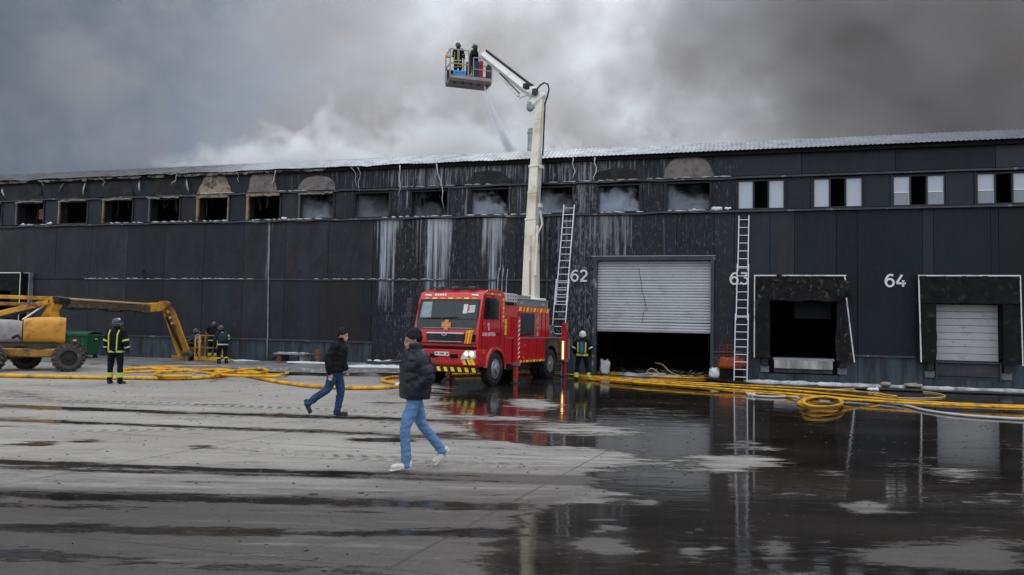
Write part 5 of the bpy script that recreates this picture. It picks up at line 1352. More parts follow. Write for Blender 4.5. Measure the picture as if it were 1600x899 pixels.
arm('jib_bar', KA + Vector((.24, .1, .0)), KB + Vector((.26, .1, .1)), .05, .08, m_ly)
arm('jib_foot', ap(268, 558, 33.1), ap(294, 560, 33.4), .3, .16, m_lyd)
for k in range(5):
    c_ = (KA.lerp(KB, .05 + k * .06)) + Vector((.1, -.2, 0)); MB().box(-.05, .05, -.03, .03, -.05, .05, Matrix.Translation(Q(c_))).build('valve', m_dark if k % 2 else mat('dirty_brass', (.45, .32, .10), .4, .4), bl_)
# basket on the ground
bo = bpy.data.objects.new('basket', None); COL.objects.link(bo); bo.parent = bl_
BS = ap(304, 563, 33.3); BS.z = .09
MB2 = lin @ Matrix.Translation(BS) @ Matrix.Rotation(R(4), 4, 'Z')
mbx = lambda a, b, w_=.045: MB().bar(MB2 @ Vector(a), MB2 @ Vector(b), w_)
LX, LY, LH = .94, .75, 1.08
MB().box(0, LX, 0, LY, -.04, .02, MB2).build('floor', m_lyd, bo)
MB().box(0, LX, -.02, .0, .0, .17, MB2).build('toe_board', m_ly, bo)
for x_ in (0, .18, LX):
    for y in (0, LY): mbx((x_, y, 0), (x_, y, LH), .05 if x_ != .18 else .07).build('post', m_ly, bo)
for y in (0, LY):
    for z in (.55, LH): mbx((0, y, z), (LX, y, z)).build('rail', m_lyd, bo)
for x_ in (0, LX):
    for z in (.55, LH): mbx((x_, 0, z), (x_, LY, z)).build('rail', m_lyd, bo)
mbx((0, 0, .02), (0.18, 0, .5), .03).build('brace', m_lyd, bo)
MB().box(-.30, .0, .1, .5, .40, .56, MB2).build('mounting_bracket', m_rust, bo)
MB().box(.02, .2, -.02, .2, .92, 1.12, MB2).build('control_panel', m_grey, bo)

# ------------------------------------------------------------------ dumpsters
m_grn = mat('bin_green', (0.018, 0.10, 0.045), .5, var=.15, dirt=(.03, .05, .035), dirt_amt=.3)
def dumpster(loc, rz, label, sticker):
    d = empty('dumpster', label, 'dumpster', loc, rz, 'green wheeled dumpsters')
    w0, w1, l0, l1 = .62, .84, 1.10, 1.38
    b = MB(); vs = [(s_ * l / 2, t * w_ / 2, z) for l, w_, z in ((l0, w0, .22), (l1, w1, 1.02)) for s_, t in ((-1, -1), (1, -1), (1, 1), (-1, 1))]
    b.add(vs, [(3, 2, 1, 0), (4, 5, 6, 7), (0, 1, 5, 4), (1, 2, 6, 5), (2, 3, 7, 6), (3, 0, 4, 7)]).build('body', m_grn, d, bevel=.04, seg=2)
    for k in (-2, -1, 0, 1, 2): MB().taper((k * .21, -.325, .28), (k * .25, -.425, .92), .05, .03, .05, .03, (0, 1, 0)).build('rib', m_grn, d)
    MB().box(-.73, .73, -.46, .46, 1.0, 1.06).build('rim', m_grn, d, bevel=.015)
    vs = []; fs = []
    for i in range(9):
        t = i / 8; y = -.46 + .92 * t; z = 1.07 + .16 * math.sin(PI * (t * .8 + .1))
        vs += [(-.70, y, z), (.70, y, z), (-.70, y, z - .03), (.70, y, z - .03)]
    for i in range(8):
        a = i * 4; fs += [(a, a + 1, a + 5, a + 4), (a + 2, a + 6, a + 7, a + 3), (a, a + 4, a + 6, a + 2), (a + 1, a + 3, a + 7, a + 5)]
    fs += [(0, 2, 3, 1), (32, 33, 35, 34)]
    MB().add(vs, fs).build('lid', m_grn, d, smooth=True)
    MB().tube([(-.72, -.5, 1.03), (-.4, -.52, 1.04), (.4, -.52, 1.04), (.72, -.5, 1.03)], .018, 6).build('handle', m_black, d)
    for s_ in (-1, 1): MB().lathe((s_ * .69, 0, .9), (s_, 0, 0), [(0, .035), (.12, .03)], 8).build('lifting_pin', m_alu, d)
    if sticker: 
        so = MB().box(-.15, .13, -.445, -.40, .78, .88).build('sticker', mat('red_sticker', (.55, .05, .06), .5), d)
        MB().box(-.11, .09, -.45, -.444, .815, .845).build('sticker_print', m_white, so)
    for x_ in (-.45, .45):
        for y in (-.24, .24):
            MB().bar((x_, y, .10), (x_, y, .26), .05).build('caster_fork', m_dark, d)
            MB().lathe((x_ - .025, y, .1), (1, 0, 0), [(0, .1), (.05, .1)], 14).build('wheel', m_tyre, d)
    return d
p_ = ap(130, 555, 34.3); dumpster((p_.x, p_.y, 0), R(-22), 'green wheeled dumpster with red sticker standing clear of the boom lift wheel', True)
p_ = ap(92, 555, 34.6); dumpster((p_.x, p_.y, 0), R(-14), 'green wheeled dumpster half hidden behind the yellow engine cover', False)

# ------------------------------------------------------------------ ladders
def wray(x, y, off):
    d = ray(x, y); o = Vector((0, 0, CAM_H)); n = Vector((-math.sin(WALL_A), math.cos(WALL_A), 0))
    t = n.dot(wallpt(0, off) - o) / n.dot(d); return o + d * t
def ladder(label, secs, sp=.27, group='aluminium ladders against the facade'):
    """secs: list of (bottom point, top point, width)"""
    c0 = secs[0][0]; la = empty('ladder', label, 'ladder', (c0.x, c0.y, 0), 0, group)
    e = Vector((math.cos(WALL_A), math.sin(WALL_A), 0))
    ax = (secs[-1][1] - secs[0][0]).normalized(); out = Vector((math.sin(WALL_A), -math.cos(WALL_A), 0))
    for a, b, w_ in secs:
        for s_ in (-1, 1): MB().bar(a + e * s_ * w_ / 2 - c0 + Vector((0, 0, c0.z)), b + e * s_ * w_ / 2 - c0 + Vector((0, 0, c0.z)), .035, .065, tuple(out)).build('stile', m_alu, la)
        n = int((b - a).length / sp)
        for k in range(n):
            p = a.lerp(b, (k + .5) / n) - c0 + Vector((0, 0, c0.z))
            MB().tube([p - e * w_ / 2, p + e * w_ / 2], .016, 6).build('rung', m_alu, la)
    return la
b0 = wray(1157, 598.5, -.85); b0.z = 0.02; t0 = wray(1162.5, 337, -.22)
def mid(a, b, t, off=0): return a.lerp(b, t) + Vector((math.sin(WALL_A), -math.cos(WALL_A), 0)) * off
ladder('straight aluminium ladder standing over the painted 63 below the first whole window', [(b0, mid(b0, t0, .40), .45), (mid(b0, t0, .36, -.05), mid(b0, t0, .70, -.05), .40), (mid(b0, t0, .66, -.09), mid(b0, t0, 1, -.09), .355)])
t1 = wray(889, 320, -.25); b1 = wray(867, 590, -1.5); b1.z = 0.02
ladder('aluminium ladder leaning behind the fire engine up to a smoking window', [(b1, mid(b1, t1, .55), .50), (mid(b1, t1, .40, -.06), mid(b1, t1, 1, -.06), .42)])

# ------------------------------------------------------------------ hoses
m_hy = mat('hose_yellow', (0.70, 0.35, 0.010), .6, var=.22, scale=4, dirt=(.26, .14, .03), dirt_amt=.5, dirt_scale=2.5, bump=.4, bscale=60)
m_ho = mat('hose_tan', (0.55, 0.38, 0.16), .55, var=.15, scale=3)
m_hg = mat('hose_grey', (0.42, 0.42, 0.43), .5, var=.15)
def hose(pts, r, m, label, lift=0.0, couplings=(), group=None, flat=.75, mc=None, cat='hose'):
    """lay a hose over the yard through places read off the photograph; points may carry their own height"""
    P = []
    for p in pts:
        h = r * flat + lift + (p[2] if len(p) > 2 else 0)
        P.append(gp(p[0], p[1], h))
    c = spline(P, 9)
    for i_, q_ in enumerate(c):
        q_.x += .03 * mnoise.noise(Vector((q_.x * 1.1, q_.y * 1.1, 3))); q_.y += .05 * mnoise.noise(Vector((q_.x * 1.3, q_.y, 8)))
    o = c[0].copy(); o.z = 0
    e = MB().tube([q - o for q in c], [r * (1 + .16 * mnoise.noise(Vector((q.x * 2.2, q.y * 2.2, 5)))) for q in c], 8, flat=flat).build('fire_hose', m, smooth='all', loc=o)
    tag(e, label, cat, group)
    for t in couplings:
        i = min(len(c) - 2, int(t * (len(c) - 1))); d = (c[i + 1] - c[i]).normalized()
        co = MB().lathe(c[i] - o - d * .17, d, [(0, r * 1.1), (.02, r * 1.45), (.14, r * 1.45), (.16, r * 1.2), (.19, r * 1.5), (.31, r * 1.5), (.33, r * 1.1)], 12).build('coupling', mc or m_silv, e, smooth=True)
    return e
m_redc = mat('red_coupling', (.50, .02, .03), .4)
GL, GR = 'yellow hoses tangled before the boom lift basket', 'yellow hoses running from the fire engine past door 62'
hose([(-120, 583), (0, 587), (180, 590.5), (300, 591), (350, 587), (380, 583), (400, 581)], .075, m_hy, 'thick yellow hose crossing in from the left edge past the standing firefighter boots', 0, (.66,), GL, mc=m_redc)
hose([(193, 578), (240, 574), (300, 573), (350, 574), (385, 577), (412, 575)], .06, m_hy, 'yellow hose along the back of the tangle nearest the boom lift basket', .02, (), GL)
hose([(191, 582), (250, 580.5), (330, 579), (400, 579), (440, 580), (449, 583), (436, 586), (400, 585)], .06, m_hy, 'yellow hose that ends the tangle in a narrow loop towards the apron', .05, (), GL)
hose([(300, 588), (258, 588), (243, 585), (262, 581), (330, 578), (380, 580), (405, 583)], .06, m_hy, 'yellow hose that turns back on itself left of the red coupling', .09, (), GL)
hose([(330, 588), (345, 583), (380, 578), (410, 576.5), (417, 580), (405, 583), (370, 583)], .06, m_hy, 'yellow hose curled into a small eye at the right of the tangle', .13, (), GL)
hose([(240, 577), (290, 579), (350, 586), (400, 588), (432, 588), (440, 585)], .055, m_hy, 'yellow hose slanting through the middle of the tangle', .11, (), GL)
hose([(200, 575.5), (270, 576), (340, 581), (380, 583)], .05, m_hy, 'thin yellow hose just behind the middle of the tangle', .04, (), GL)
hose([(346, 557, .25), (362, 563, .06), (385, 570), (415, 572.5), (438, 571), (445, 569), (425, 568), (400, 570)], .045, m_ho, 'tan hose led from the firefighter beside the basket to the apron', .02)
hose([(372, 583), (386, 587), (420, 594), (470, 602), (520, 605.5), (570, 606.5), (612, 605), (626, 601.5), (614, 598), (600, 596), (599, 592.5), (615, 589.5), (660, 588), (720, 585.5), (800, 584), (860, 583)], .07, m_hy, 'yellow hose sweeping in a long curve behind the two walking men', .0, (.44,), None)
hose([(530, 606.5), (536, 607)], .09, m_redc, 'red hose fitting between the legs of the man in dark jeans', .0, (), cat='hose fitting')
hose([(690, 584), (780, 583), (880, 582), (960, 585), (1030, 589), (1090, 591), (1120, 590), (1100, 586), (1070, 582), (1050, 579)], .040, m_hy, 'yellow hose turning into the open bay under the roller shutter', .0, (), GR)
hose([(860, 583), (950, 590), (1050, 596.5), (1160, 602), (1260, 607), (1350, 613), (1400, 619.5)], .040, m_hy, 'yellow hose ending between ladder and dock 64, back of the bundle', .03, (), GR)
hose([(880, 585), (950, 592), (1050, 599), (1150, 605), (1230, 610), (1300, 616), (1370, 623), (1440, 628), (1540, 633), (1680, 637)], .044, m_hy, 'yellow hose in the middle of the bundle passing behind the coil', .0, (), GR)
hose([(900, 588), (980, 596.5), (1080, 604), (1160, 610), (1240, 616), (1290, 621), (1400, 629), (1480, 633), (1600, 637.5), (1720, 641)], .044, m_hy, 'yellow hose at the front of the bundle touching the coil', .06, (), GR)
hose([(905, 591), (980, 598.5), (1060, 604.5), (1160, 612.5), (1215, 617), (1250, 623)], .038, m_hy, 'short yellow hose running from the white helmeted firefighter to the coil', .02, (), GR)
hose([(870, 581), (960, 582.5), (1040, 587), (1100, 588.5)], .04, m_ho, 'tan hose lying against the doorway of bay 62', .02, (), GR)
coil = []
for k in range(0, 30):
    a = k / 12 * 2 * PI + 2.6; rr_ = 1 - .006 * k
    coil.append((1283 + 35 * rr_ * math.cos(a) + (k // 12) * 1.2, 629.5 + 9.2 * rr_ * math.sin(a) - (k / 12) * .8, k / 12 * .06))
hose(coil + [(1320, 624, .1), (1380, 628, 0), (1430, 630, 0)], .042, m_hy, 'yellow hose wound into a flat coil on the wet yard', .0, (), None)
hose([(1166, 613), (1172, 617), (1200, 620), (1240, 620), (1290, 622), (1360, 627), (1410, 633), (1450, 642), (1500, 648.5), (1560, 653), (1680, 658)], .042, m_hg, 'pale grey hose bending out towards the camera at the right edge', .0, (.12,), None)
hose([(1290, 609), (1340, 608), (1400, 609), (1450, 613), (1474, 617.5), (1470, 621), (1430, 622.5), (1390, 621), (1365, 617)], .022, m_ho, 'thin beige line lying in an open loop before dock 64', .0, (), None, cat='rope')
hose([(1105, 592), (1150, 597.5), (1200, 602), (1300, 605.5), (1400, 609.5), (1500, 613), (1640, 618)], .05, mat('black_hose', (.02, .02, .022), .4), 'black hose lying along the foam bank below the docks', .0, (), None)
c_ = gp(1362, 611); tag(MB().sphere((0, 0, .05), .11, 8, 5, (1.5, .8, .5)).sphere((.16, 0, .05), .07, 8, 5).build('plastic_bag', m_ice, smooth='all', loc=c_), 'small white crumpled bag on the hose bundle below dock 64', 'bag')

# ------------------------------------------------------------------ things by the wall
def crumple(name, sx, sy, sz, amp, m, loc, rz, label, cat, seed=0, top=None):
    nu, nv = 16, 10; mb = MB().sphere((0, 0, 0), 1, nu, nv)
    vs = []
    for v in mb.v:
        v = Vector(v); q = Vector([math.copysign(abs(c) ** .6, c) for c in v])
        k = 1 + amp * mnoise.noise(v * 2.3 + Vector((seed, 0, 0))) + amp * .6 * mnoise.noise(v * 5.1 + Vector((0, seed, 0)))
        p = Vector((q.x * sx * k, q.y * sy * k, (q.z + 1) * sz * .5 * max(.4, k))); vs.append(tuple(p))
    mb.v = vs
    o = mb.build(name, m, smooth='all', loc=loc, fixn=False); o.rotation_euler = (0, 0, rz)
    return tag(o, label, cat)
# slab on a trestle, with ice
p_ = wray(459, 560, -1.0); t_ = empty('slab_table', 'ice covered slab lying on low blocks against the wall behind the walking man', 'slab table', (p_.x, p_.y, .16), WALL_A)
MB().box(-.75, .72, -.4, .4, .28, .35).build('slab', m_conc, t_, bevel=.02)
sl = MB()
for k in range(12): sl.sphere((-.7 + k * .125, rnd.uniform(-.25, .2), .36), rnd.uniform(.06, .12), 8, 4, (1.5, 1, .3))
so_ = sl.build('ice', m_ice2, t_, smooth='all'); so_['kind'] = 'stuff'
MB().box(-.62, -.42, -.3, .3, 0, .28).build('block', m_rust, t_); MB().box(.45, .62, -.3, .3, 0, .28).build('block', m_conc, t_)
MB().bar((-.95, -.2, .02), (-.55, -.1, .30), .08, .04).build('plank', m_soot, t_)
p_ = wray(497, 566, -.9)
br = MB().lathe((0, 0, 0), (0, 0, 1), [(0, .13), (.02, .145), (.16, .145), (.17, .155), (.19, .145), (.33, .145), (.34, .155), (.36, .145), (.50, .145), (.52, .13), (.53, .12)], 18)
tag(br.build('rusty_drum', m_rust, smooth=True, loc=(p_.x, p_.y, .16)), 'small rust brown drum upright on the apron beside the slab', 'drum')
p_ = gp(606, 571, .18); t_ = empty('slab_stack', 'low heap of broken slabs under ice left of the fire engine', 'rubble heap', (p_.x, p_.y, .17), R(-10))
for k, (x0, x1, z0, z1, a) in enumerate(((-1.1, 1.15, 0, .07, 0), (-.85, .9, .075, .14, .03), (-.3, 1.0, .145, .20, -.04), (.2, .85, .205, .25, .05))):
    MB().box(x0, x1, -.4, .35, z0, z1, Matrix.Rotation(a, 4, 'Y')).build('slab', m_conc if k % 2 == 0 else m_dark, t_, bevel=.01)
sl = MB()
for k in range(16): sl.sphere((rnd.uniform(-.8, .9), rnd.uniform(-.3, .2), .19), rnd.uniform(.05, .10), 8, 4, (1.6, 1, .45))
so_ = sl.build('ice', m_ice, t_, smooth='all'); so_['kind'] = 'stuff'
# charred plastic container by the ladder
p_ = wray(1143, 577, -.55)
rc = empty('plastic_crate', 'burnt orange red plastic container hanging behind the foot of the ladder', 'container', (p_.x, p_.y, 0), WALL_A)
m_orr = mat('burnt_orange_plastic', (.30, .05, .016), .6, var=.4, scale=4, dirt=(.06, .03, .02), dirt_amt=.5, dirt_scale=3.5)
o_ = crumple('body', .50, .2, .44, .32, m_orr, (0, 0, .40), 0, 'x', 'x', 4); o_.parent = rc; del o_['label']; del o_['category']
MB().box(-.42, .42, -.12, .3, 0, .40).build('plinth_block', m_soot, rc)
for k in range(4): MB().bar((-.45, .1, .92 + k * .12), (.05, .1, .94 + k * .12), .03).build('grid_bar', mat('rust_red_bar', (.12, .035, .025), .8), rc)
for k in range(4): MB().bar((-.42 + k * .14, .1, .80), (-.42 + k * .14, .1, 1.35), .025).build('grid_bar', MATS['rust_red_bar'], rc)
crumple('foam_clump', .2, .16, .34, .35, m_ice, wray(1117, 591, -.5), 0, 'rounded white foam clump at the right jamb of door 62', 'foam clump', 9)
crumple('rag', .2, .14, .55, .45, mat('dirty_white_cloth', (.50, .51, .53), .8, var=.3, scale=3), wallpt(3.78, .35, 0), 0, 'crumpled dirty white sheet standing in the left corner of door 62', 'sheet', 13)
crumple('stone_block', .17, .11, .13, .08, mat('tan_stone', (.33, .25, .19), .8, var=.2), wray(1384, 603, -.65), WALL_A, 'flat tan block lying in the foam between docks 63 and 64', 'block', 2)
crumple('sand_heap', .30, .16, .12, .3, mat('tan_sand', (.34, .28, .20), .9, var=.3), wray(1427, 605, -.62), 0, 'small tan heap at the wall foot left of dock 64', 'heap', 6)
crumple('plastic_sheet', .30, .10, .10, .4, m_soot, wray(1142, 596, -.62), 0, 'flattened black scrap in the foam just left of the ladder foot', 'scrap', 8)
# burnt rubbish inside door 62
db = MB(); rr_ = random.Random(5)
for k in range(150):
    u = rr_.uniform(4.0, 7.6); y = rr_.uniform(.1, 3.2); L = rr_.uniform(.04, .35)
    a = Vector((u, y, rr_.uniform(.02, .10 + .12 * math.exp(-((u - 6) / 1) ** 2)))); d = Vector((rr_.uniform(-1, 1), rr_.uniform(-.5, .5), rr_.uniform(-.25, .4))) * L
    db.bar(a, a + d, rr_.uniform(.02, .10), rr_.uniform(.01, .05))
o_ = db.build('debris', mat('burnt_debris', (.05, .047, .045), .9, var=.6, scale=3, dirt=(.35, .35, .36), dirt_amt=.45, dirt_scale=3.5), fixn=False, loc=(0, 31.2033, 0)); o_.rotation_euler = (0, 0, WALL_A)
tag(o_, 'charred rubbish strewn over the floor inside door 62', 'debris', kind='stuff')
for k, (pts, lb) in enumerate((([(5.3, .5, .02), (5.6, .4, .30), (6.0, .3, .1), (6.6, .2, .03)], 'pale bent cable arching over the rubbish in door 62, lower of two'), ([(5.7, .9, .5), (6.0, .7, .45), (6.3, .5, .2), (6.7, .3, .04)], 'pale bent cable arching over the rubbish in door 62, upper of two'))):
    c = [wallpt(*p) for p in spline(pts, 6)]; o = c[0].copy(); o.z = 0
    tag(MB().tube([q - o for q in c], .02, 6).build('loose_cable', m_ho, smooth='all', loc=o), lb, 'cable', 'bent cables in door 62')
# ------------------------------------------------------------------ people
def limb(mb, pts, rs, n=12, fl=1.0):
    """rounded tapering tube: domed at both ends"""
    pts = [Vector(p) for p in pts]; rs = list(rs)
    c = spline(pts, 3) if len(pts) > 2 else pts
    m_ = len(c); R_ = [float(np.interp(i / (m_ - 1) * (len(pts) - 1), range(len(pts)), rs)) for i in range(m_)]
    d0 = (c[0] - c[1]).normalized(); d1 = (c[-1] - c[-2]).normalized()
    P = [c[0] + d0 * R_[0] * .9, c[0] + d0 * R_[0] * .6] + c + [c[-1] + d1 * R_[-1] * .6, c[-1] + d1 * R_[-1] * .9]
    RR = [R_[0] * .35, R_[0] * .78] + R_ + [R_[-1] * .78, R_[-1] * .35]
    mb.tube(P, RR, n, flat=fl)
def torso(mb, secs, n=18):
    """secs: (x, y, z, half depth, half width)"""
    vs = []; L = len(secs)
    for (x, y, z, a, b) in secs:
        for k in range(n):
            g = 2 * PI * k / n; cx_, sx_ = math.cos(g), math.sin(g)
            vs.append((x + a * math.copysign(abs(cx_) ** .85, cx_), y + b * math.copysign(abs(sx_) ** .85, sx_), z))
    fs = [(i * n + k, i * n + (k + 1) % n, (i + 1) * n + (k + 1) % n, (i + 1) * n + k) for i in range(L - 1) for k in range(n)]
    fs += [tuple(range(n - 1, -1, -1)), tuple((L - 1) * n + k for k in range(n))]
    mb.add(vs, fs)
def fuse(mb, name, m, parent, vox=.014, sm=2, disp=None):
    """one continuous surface from the overlapping shapes"""
    me = bpy.data.meshes.new(name); me.from_pydata(mb.v, [], mb.f)
    b = bmesh.new(); b.from_mesh(me); bmesh.ops.recalc_face_normals(b, faces=b.faces); b.to_mesh(me); b.free()
    o = bpy.data.objects.new(name, me); COL.objects.link(o)
    r = o.modifiers.new('r', 'REMESH'); r.mode = 'VOXEL'; r.voxel_size = vox
    s = o.modifiers.new('s', 'SMOOTH'); s.iterations = sm; s.factor = .5
    dg = bpy.context.evaluated_depsgraph_get(); nm = bpy.data.meshes.new_from_object(o.evaluated_get(dg))
    o.modifiers.clear(); o.data = nm; nm.name = name
    nm.materials.clear()
    for x in (m if isinstance(m, (list, tuple)) else [m]): nm.materials.append(x)
    if disp:
        for v in nm.vertices: v.co += disp(v.co, v.normal)
    nm.polygons.foreach_set('use_smooth', [True] * len(nm.polygons))
    o.parent = parent
    return o
m_skin = mat('skin', (.46, .26, .19), .5, var=.12, scale=9)
m_skin2 = mat('stubbled_skin', (.36, .22, .17), .55, var=.2, scale=12)
m_beanie = mat('knit_dark', (.018, .018, .021), .9, spec=.1, var=.25, scale=30, stretch=(1, 1, .3), bump=.6, bscale=60)
m_puff = mat('black_puffer', (.009, .012, .018), .42, var=.2, scale=5, bump=.15, bscale=22, spec=.32)
m_fleece = mat('black_jacket', (.008, .008, .011), .7, var=.3, scale=5, bump=.3, bscale=25, spec=.15)
m_jean = mat('light_denim', (.11, .21, .38), .8, var=.2, scale=6, bump=.3, bscale=30, dirt=(.20, .32, .50), dirt_amt=.3, dirt_scale=2.5, spec=.15)
m_jeand = mat('dark_denim', (.020, .048, .115), .8, var=.3, scale=4, bump=.3, bscale=30)
m_shoew = mat('white_sneaker', (.58, .56, .51), .6, var=.12, scale=12)
m_sole = mat('pale_sole', (.62, .60, .55), .7)
m_boot = mat('dark_boot', (.035, .030, .026), .6, var=.3)
m_turn = mat('turnout_navy', (.007, .008, .014), .8, var=.3, scale=5, bump=.4, bscale=18, spec=.12)
m_turn2 = mat('turnout_blue', (.010, .022, .034), .75, var=.3, scale=5, bump=.4, bscale=18)
m_helm = mat('helmet_dark', (.045, .048, .055), .25, coat=.5)
m_helmw = mat('helmet_white', (.60, .58, .50), .35, var=.12, coat=.3)
m_visor = mat('visor', (.20, .22, .26), .15, .4)
m_glove = mat('glove', (.02, .02, .02), .8)
m_hair = mat('short_hair', (.03, .022, .018), .8)

def person(loc, yaw, J, label, kind, H=1.0, vox=.014, skin=None, **kw):
    """J: joints in metres for a 1.75 m figure facing +x, y to its left. loc on the ground"""
    e = empty('person', label, 'person', loc, yaw)
    e.scale = (H, H, H)
    V = {k: Vector(v) for k, v in J.items()}
    pel, che, nek, hed = V['pelvis'], V['chest'], V['neck'], V['head']
    hd = V.get('look', Vector((1, 0, 0))).normalized()
    # --- body: one surface, head with a face, arms, hands, legs
    mb = MB()
    limb(mb, [pel, pel.lerp(che, .5), che, nek], [.13, .12, .13, .07])
    limb(mb, [nek + Vector((0, 0, -.05)), hed + Vector((0, 0, -.06)) - hd * .01], [.058, .055])
    sd = Vector((-hd.y, hd.x, 0)).normalized(); hup = Vector((0, 0, 1)); fw = hd
    HS = kw.get('hs', 1.07)
    def hp(f, s_, u): return hed + (fw * f + sd * s_ + hup * u) * HS
    limb(mb, [hp(-.018, 0, .035), hp(.012, 0, .02)], [.088, .080])
    limb(mb, [hp(-.02, 0, -.02), hp(.022, 0, -.035)], [.072, .062])
    limb(mb, [hp(.035, 0, -.068), hp(.062, 0, -.085)], [.045, .028])       # jaw and chin
    limb(mb, [hp(.078, 0, .008), hp(.094, 0, -.030)], [.010, .014], 8)       # nose
    limb(mb, [hp(.074, -.035, .020), hp(.082, 0, .024), hp(.074, .035, .020)], [.012, .013, .012], 8)
    limb(mb, [hp(.083, -.022, -.058), hp(.092, 0, -.056), hp(.083, .022, -.058)], [.009, .010, .009], 8)
    for s_ in (-1, 1):
        mb.sphere(hp(.078, s_ * .033, .002), .013, 8, 6)
        limb(mb, [hp(-.012, s_ * .080, .018), hp(-.008, s_ * .078, -.025)], [.015, .010], 8)
    for a in ('L', 'R'):
        limb(mb, [V['sh' + a], V['el' + a], V['wr' + a]], [.050, .040, .028])
        # hand: palm, four fingers and a thumb
        w_, f_ = V['wr' + a], V['fi' + a]; d = (f_ - w_).normalized(); up_ = V.get('pn' + a, Vector((1, 0, 0)))
        up_ = (up_ - d * up_.dot(d)).normalized(); pn = d.cross(up_)
        pc = w_ + d * .055
        limb(mb, [w_, w_ + d * .03, w_ + d * .085], [.027, .030, .030], 10, .62)
        for k in range(4):
            o_ = up_ * (.030 - .020 * k); L = (.070, .078, .073, .058)[k]
            b0_ = w_ + d * .085 + o_; b1_ = b0_ + d * L * .5 + pn * .010; b2_ = b1_ + d * L * .35 + pn * .028
            limb(mb, [b0_, b1_, b2_], [.0095, .009, .0075], 8)
        limb(mb, [w_ + d * .03 + up_ * .028, w_ + d * .065 + up_ * .052 + pn * .01, w_ + d * .095 + up_ * .050 + pn * .024], [.012, .011, .009], 8)
    for a in ('L', 'R'):
        limb(mb, [V['hip' + a], V['kn' + a], V['an' + a]], [.078, .052, .036])
        limb(mb, [V['an' + a], V['an' + a].lerp(V['to' + a], .55) ], [.030, .018])
    bo_ = fuse(mb, 'body', skin or m_skin, e, vox * .75, 1)
    if kw.get('gloves'):
        bo_.data.materials.append(m_glove)
        hs = [(V['wr' + a] + V['fi' + a]) / 2 for a in ('L', 'R')]
        for f in bo_.data.polygons:
            if min((f.center - h).length for h in hs) < .13: f.material_index = 1
    for s_ in (-1, 1): MB().sphere(hp(.087, s_ * .033, .001), .0065, 8, 6).build('eye', m_black, e, smooth='all')
    eb = MB()
    for s_ in (-1, 1): limb(eb, [hp(.088, s_ * .018, .030), hp(.086, s_ * .046, .028)], [.005, .004], 6)
    eb.build('eyebrows', m_hair, e, smooth='all')
    # --- trousers
    tm = kw['trousers']; mb = MB(); g = kw.get('tw', 1.0)
    torso(mb, [(pel.x, pel.y, pel.z + .14, .115 * g, .155 * g), (pel.x - .01, pel.y, pel.z + .05, .125 * g, .168 * g), (pel.x - .01, pel.y, pel.z - .04, .120 * g, .165 * g), (pel.x, pel.y, pel.z - .10, .08, .12)])
    for a in ('L', 'R'):
        h_, k_, n_ = V['hip' + a], V['kn' + a], V['an' + a]
        end = n_ - (k_ - n_).normalized() * .035
        limb(mb, [h_ + Vector((0, 0, .0)), h_.lerp(k_, .5), k_, k_.lerp(n_, .45), end], [.098 * g, .088 * g, .070 * g, .066 * g, .060 * g])
    wr = kw.get('wrinkle', .006)
    def dz(co, no): return no * wr * (mnoise.noise(Vector((co.x * 9, co.y * 9, co.z * 22))) + .5 * mnoise.noise(co * 30) - .2 * (co.z < .3) * math.sin(co.z * 90))
    tr = fuse(mb, 'trousers', tm, e, vox, 2, dz)
    # --- jacket
    mb = MB(); jm = kw['jacket']; b = kw.get('bulk', 1.0); low = kw.get('hem', pel.z + .02)
    ch2 = che; q = lambda t: pel.lerp(ch2, t)
    zz = low
    S = [(pel.x, pel.y, low, .130 * b, .175 * b), (pel.x, pel.y, low + .05, .142 * b, .185 * b)]
    for t, a_, b_ in ((.35, .145, .185), (.65, .148, .190), (1.0, .150, .198)):
        p = q(t)
        if p.z > low + .1: S.append((p.x, p.y, p.z, a_ * b, b_ * b))
    p = ch2.lerp(nek, .45); S.append((p.x, p.y, p.z, .130 * b, .205 * b))
    p = ch2.lerp(nek, .8); S.append((p.x, p.y, p.z, .10 * b, .15 * b))
    cb_ = 1 + (kw.get('collar', .03) > .07) * .22
    S.append((nek.x, nek.y, nek.z, .075 * cb_, .085 * cb_)); S.append((nek.x + .015, nek.y, nek.z + kw.get('collar', .03), .072 * cb_, .078 * cb_))
    torso(mb, S, 22)
    for a in ('L', 'R'):
        s0, e0, w0 = V['sh' + a], V['el' + a], V['wr' + a]
        limb(mb, [s0, s0.lerp(e0, .5), e0, e0.lerp(w0, .5), w0 - (w0 - e0).normalized() * .02], [.082 * b, .075 * b, .068 * b, .062 * b, .050 * b])
    quilt = kw.get('quilt', 0)
    sh_ = {a: (V['sh' + a], V['el' + a], V['wr' + a]) for a in ('L', 'R')}
    def dj(co, no):
        if quilt:
            best = None
            for a in ('L', 'R'):
                acc = 0
                for i in range(2):
                    A_, B_ = sh_[a][i], sh_[a][i + 1]; ab = B_ - A_; t = max(0, min(1, (co - A_).dot(ab) / ab.length_squared)); dist = (co - (A_ + ab * t)).length
                    if best is None or dist < best[0]: best = (dist, acc + t * ab.length)
                    acc += ab.length
            ph = best[1] * 2 * PI / .135 if best[0] < .088 * b else co.z * 2 * PI / .135
            s_ = abs(math.sin(ph / 2)) ** .5
            return no * (quilt * (s_ - .7) + .006 * mnoise.noise(co * 14) + .003 * mnoise.noise(co * 34))
        return no * (.017 * mnoise.noise(Vector((co.x * 8, co.y * 8, co.z * 16))) + .004 * mnoise.noise(co * 28))
    fuse(mb, 'jacket', jm, e, vox, 1 if quilt else 2, dj)
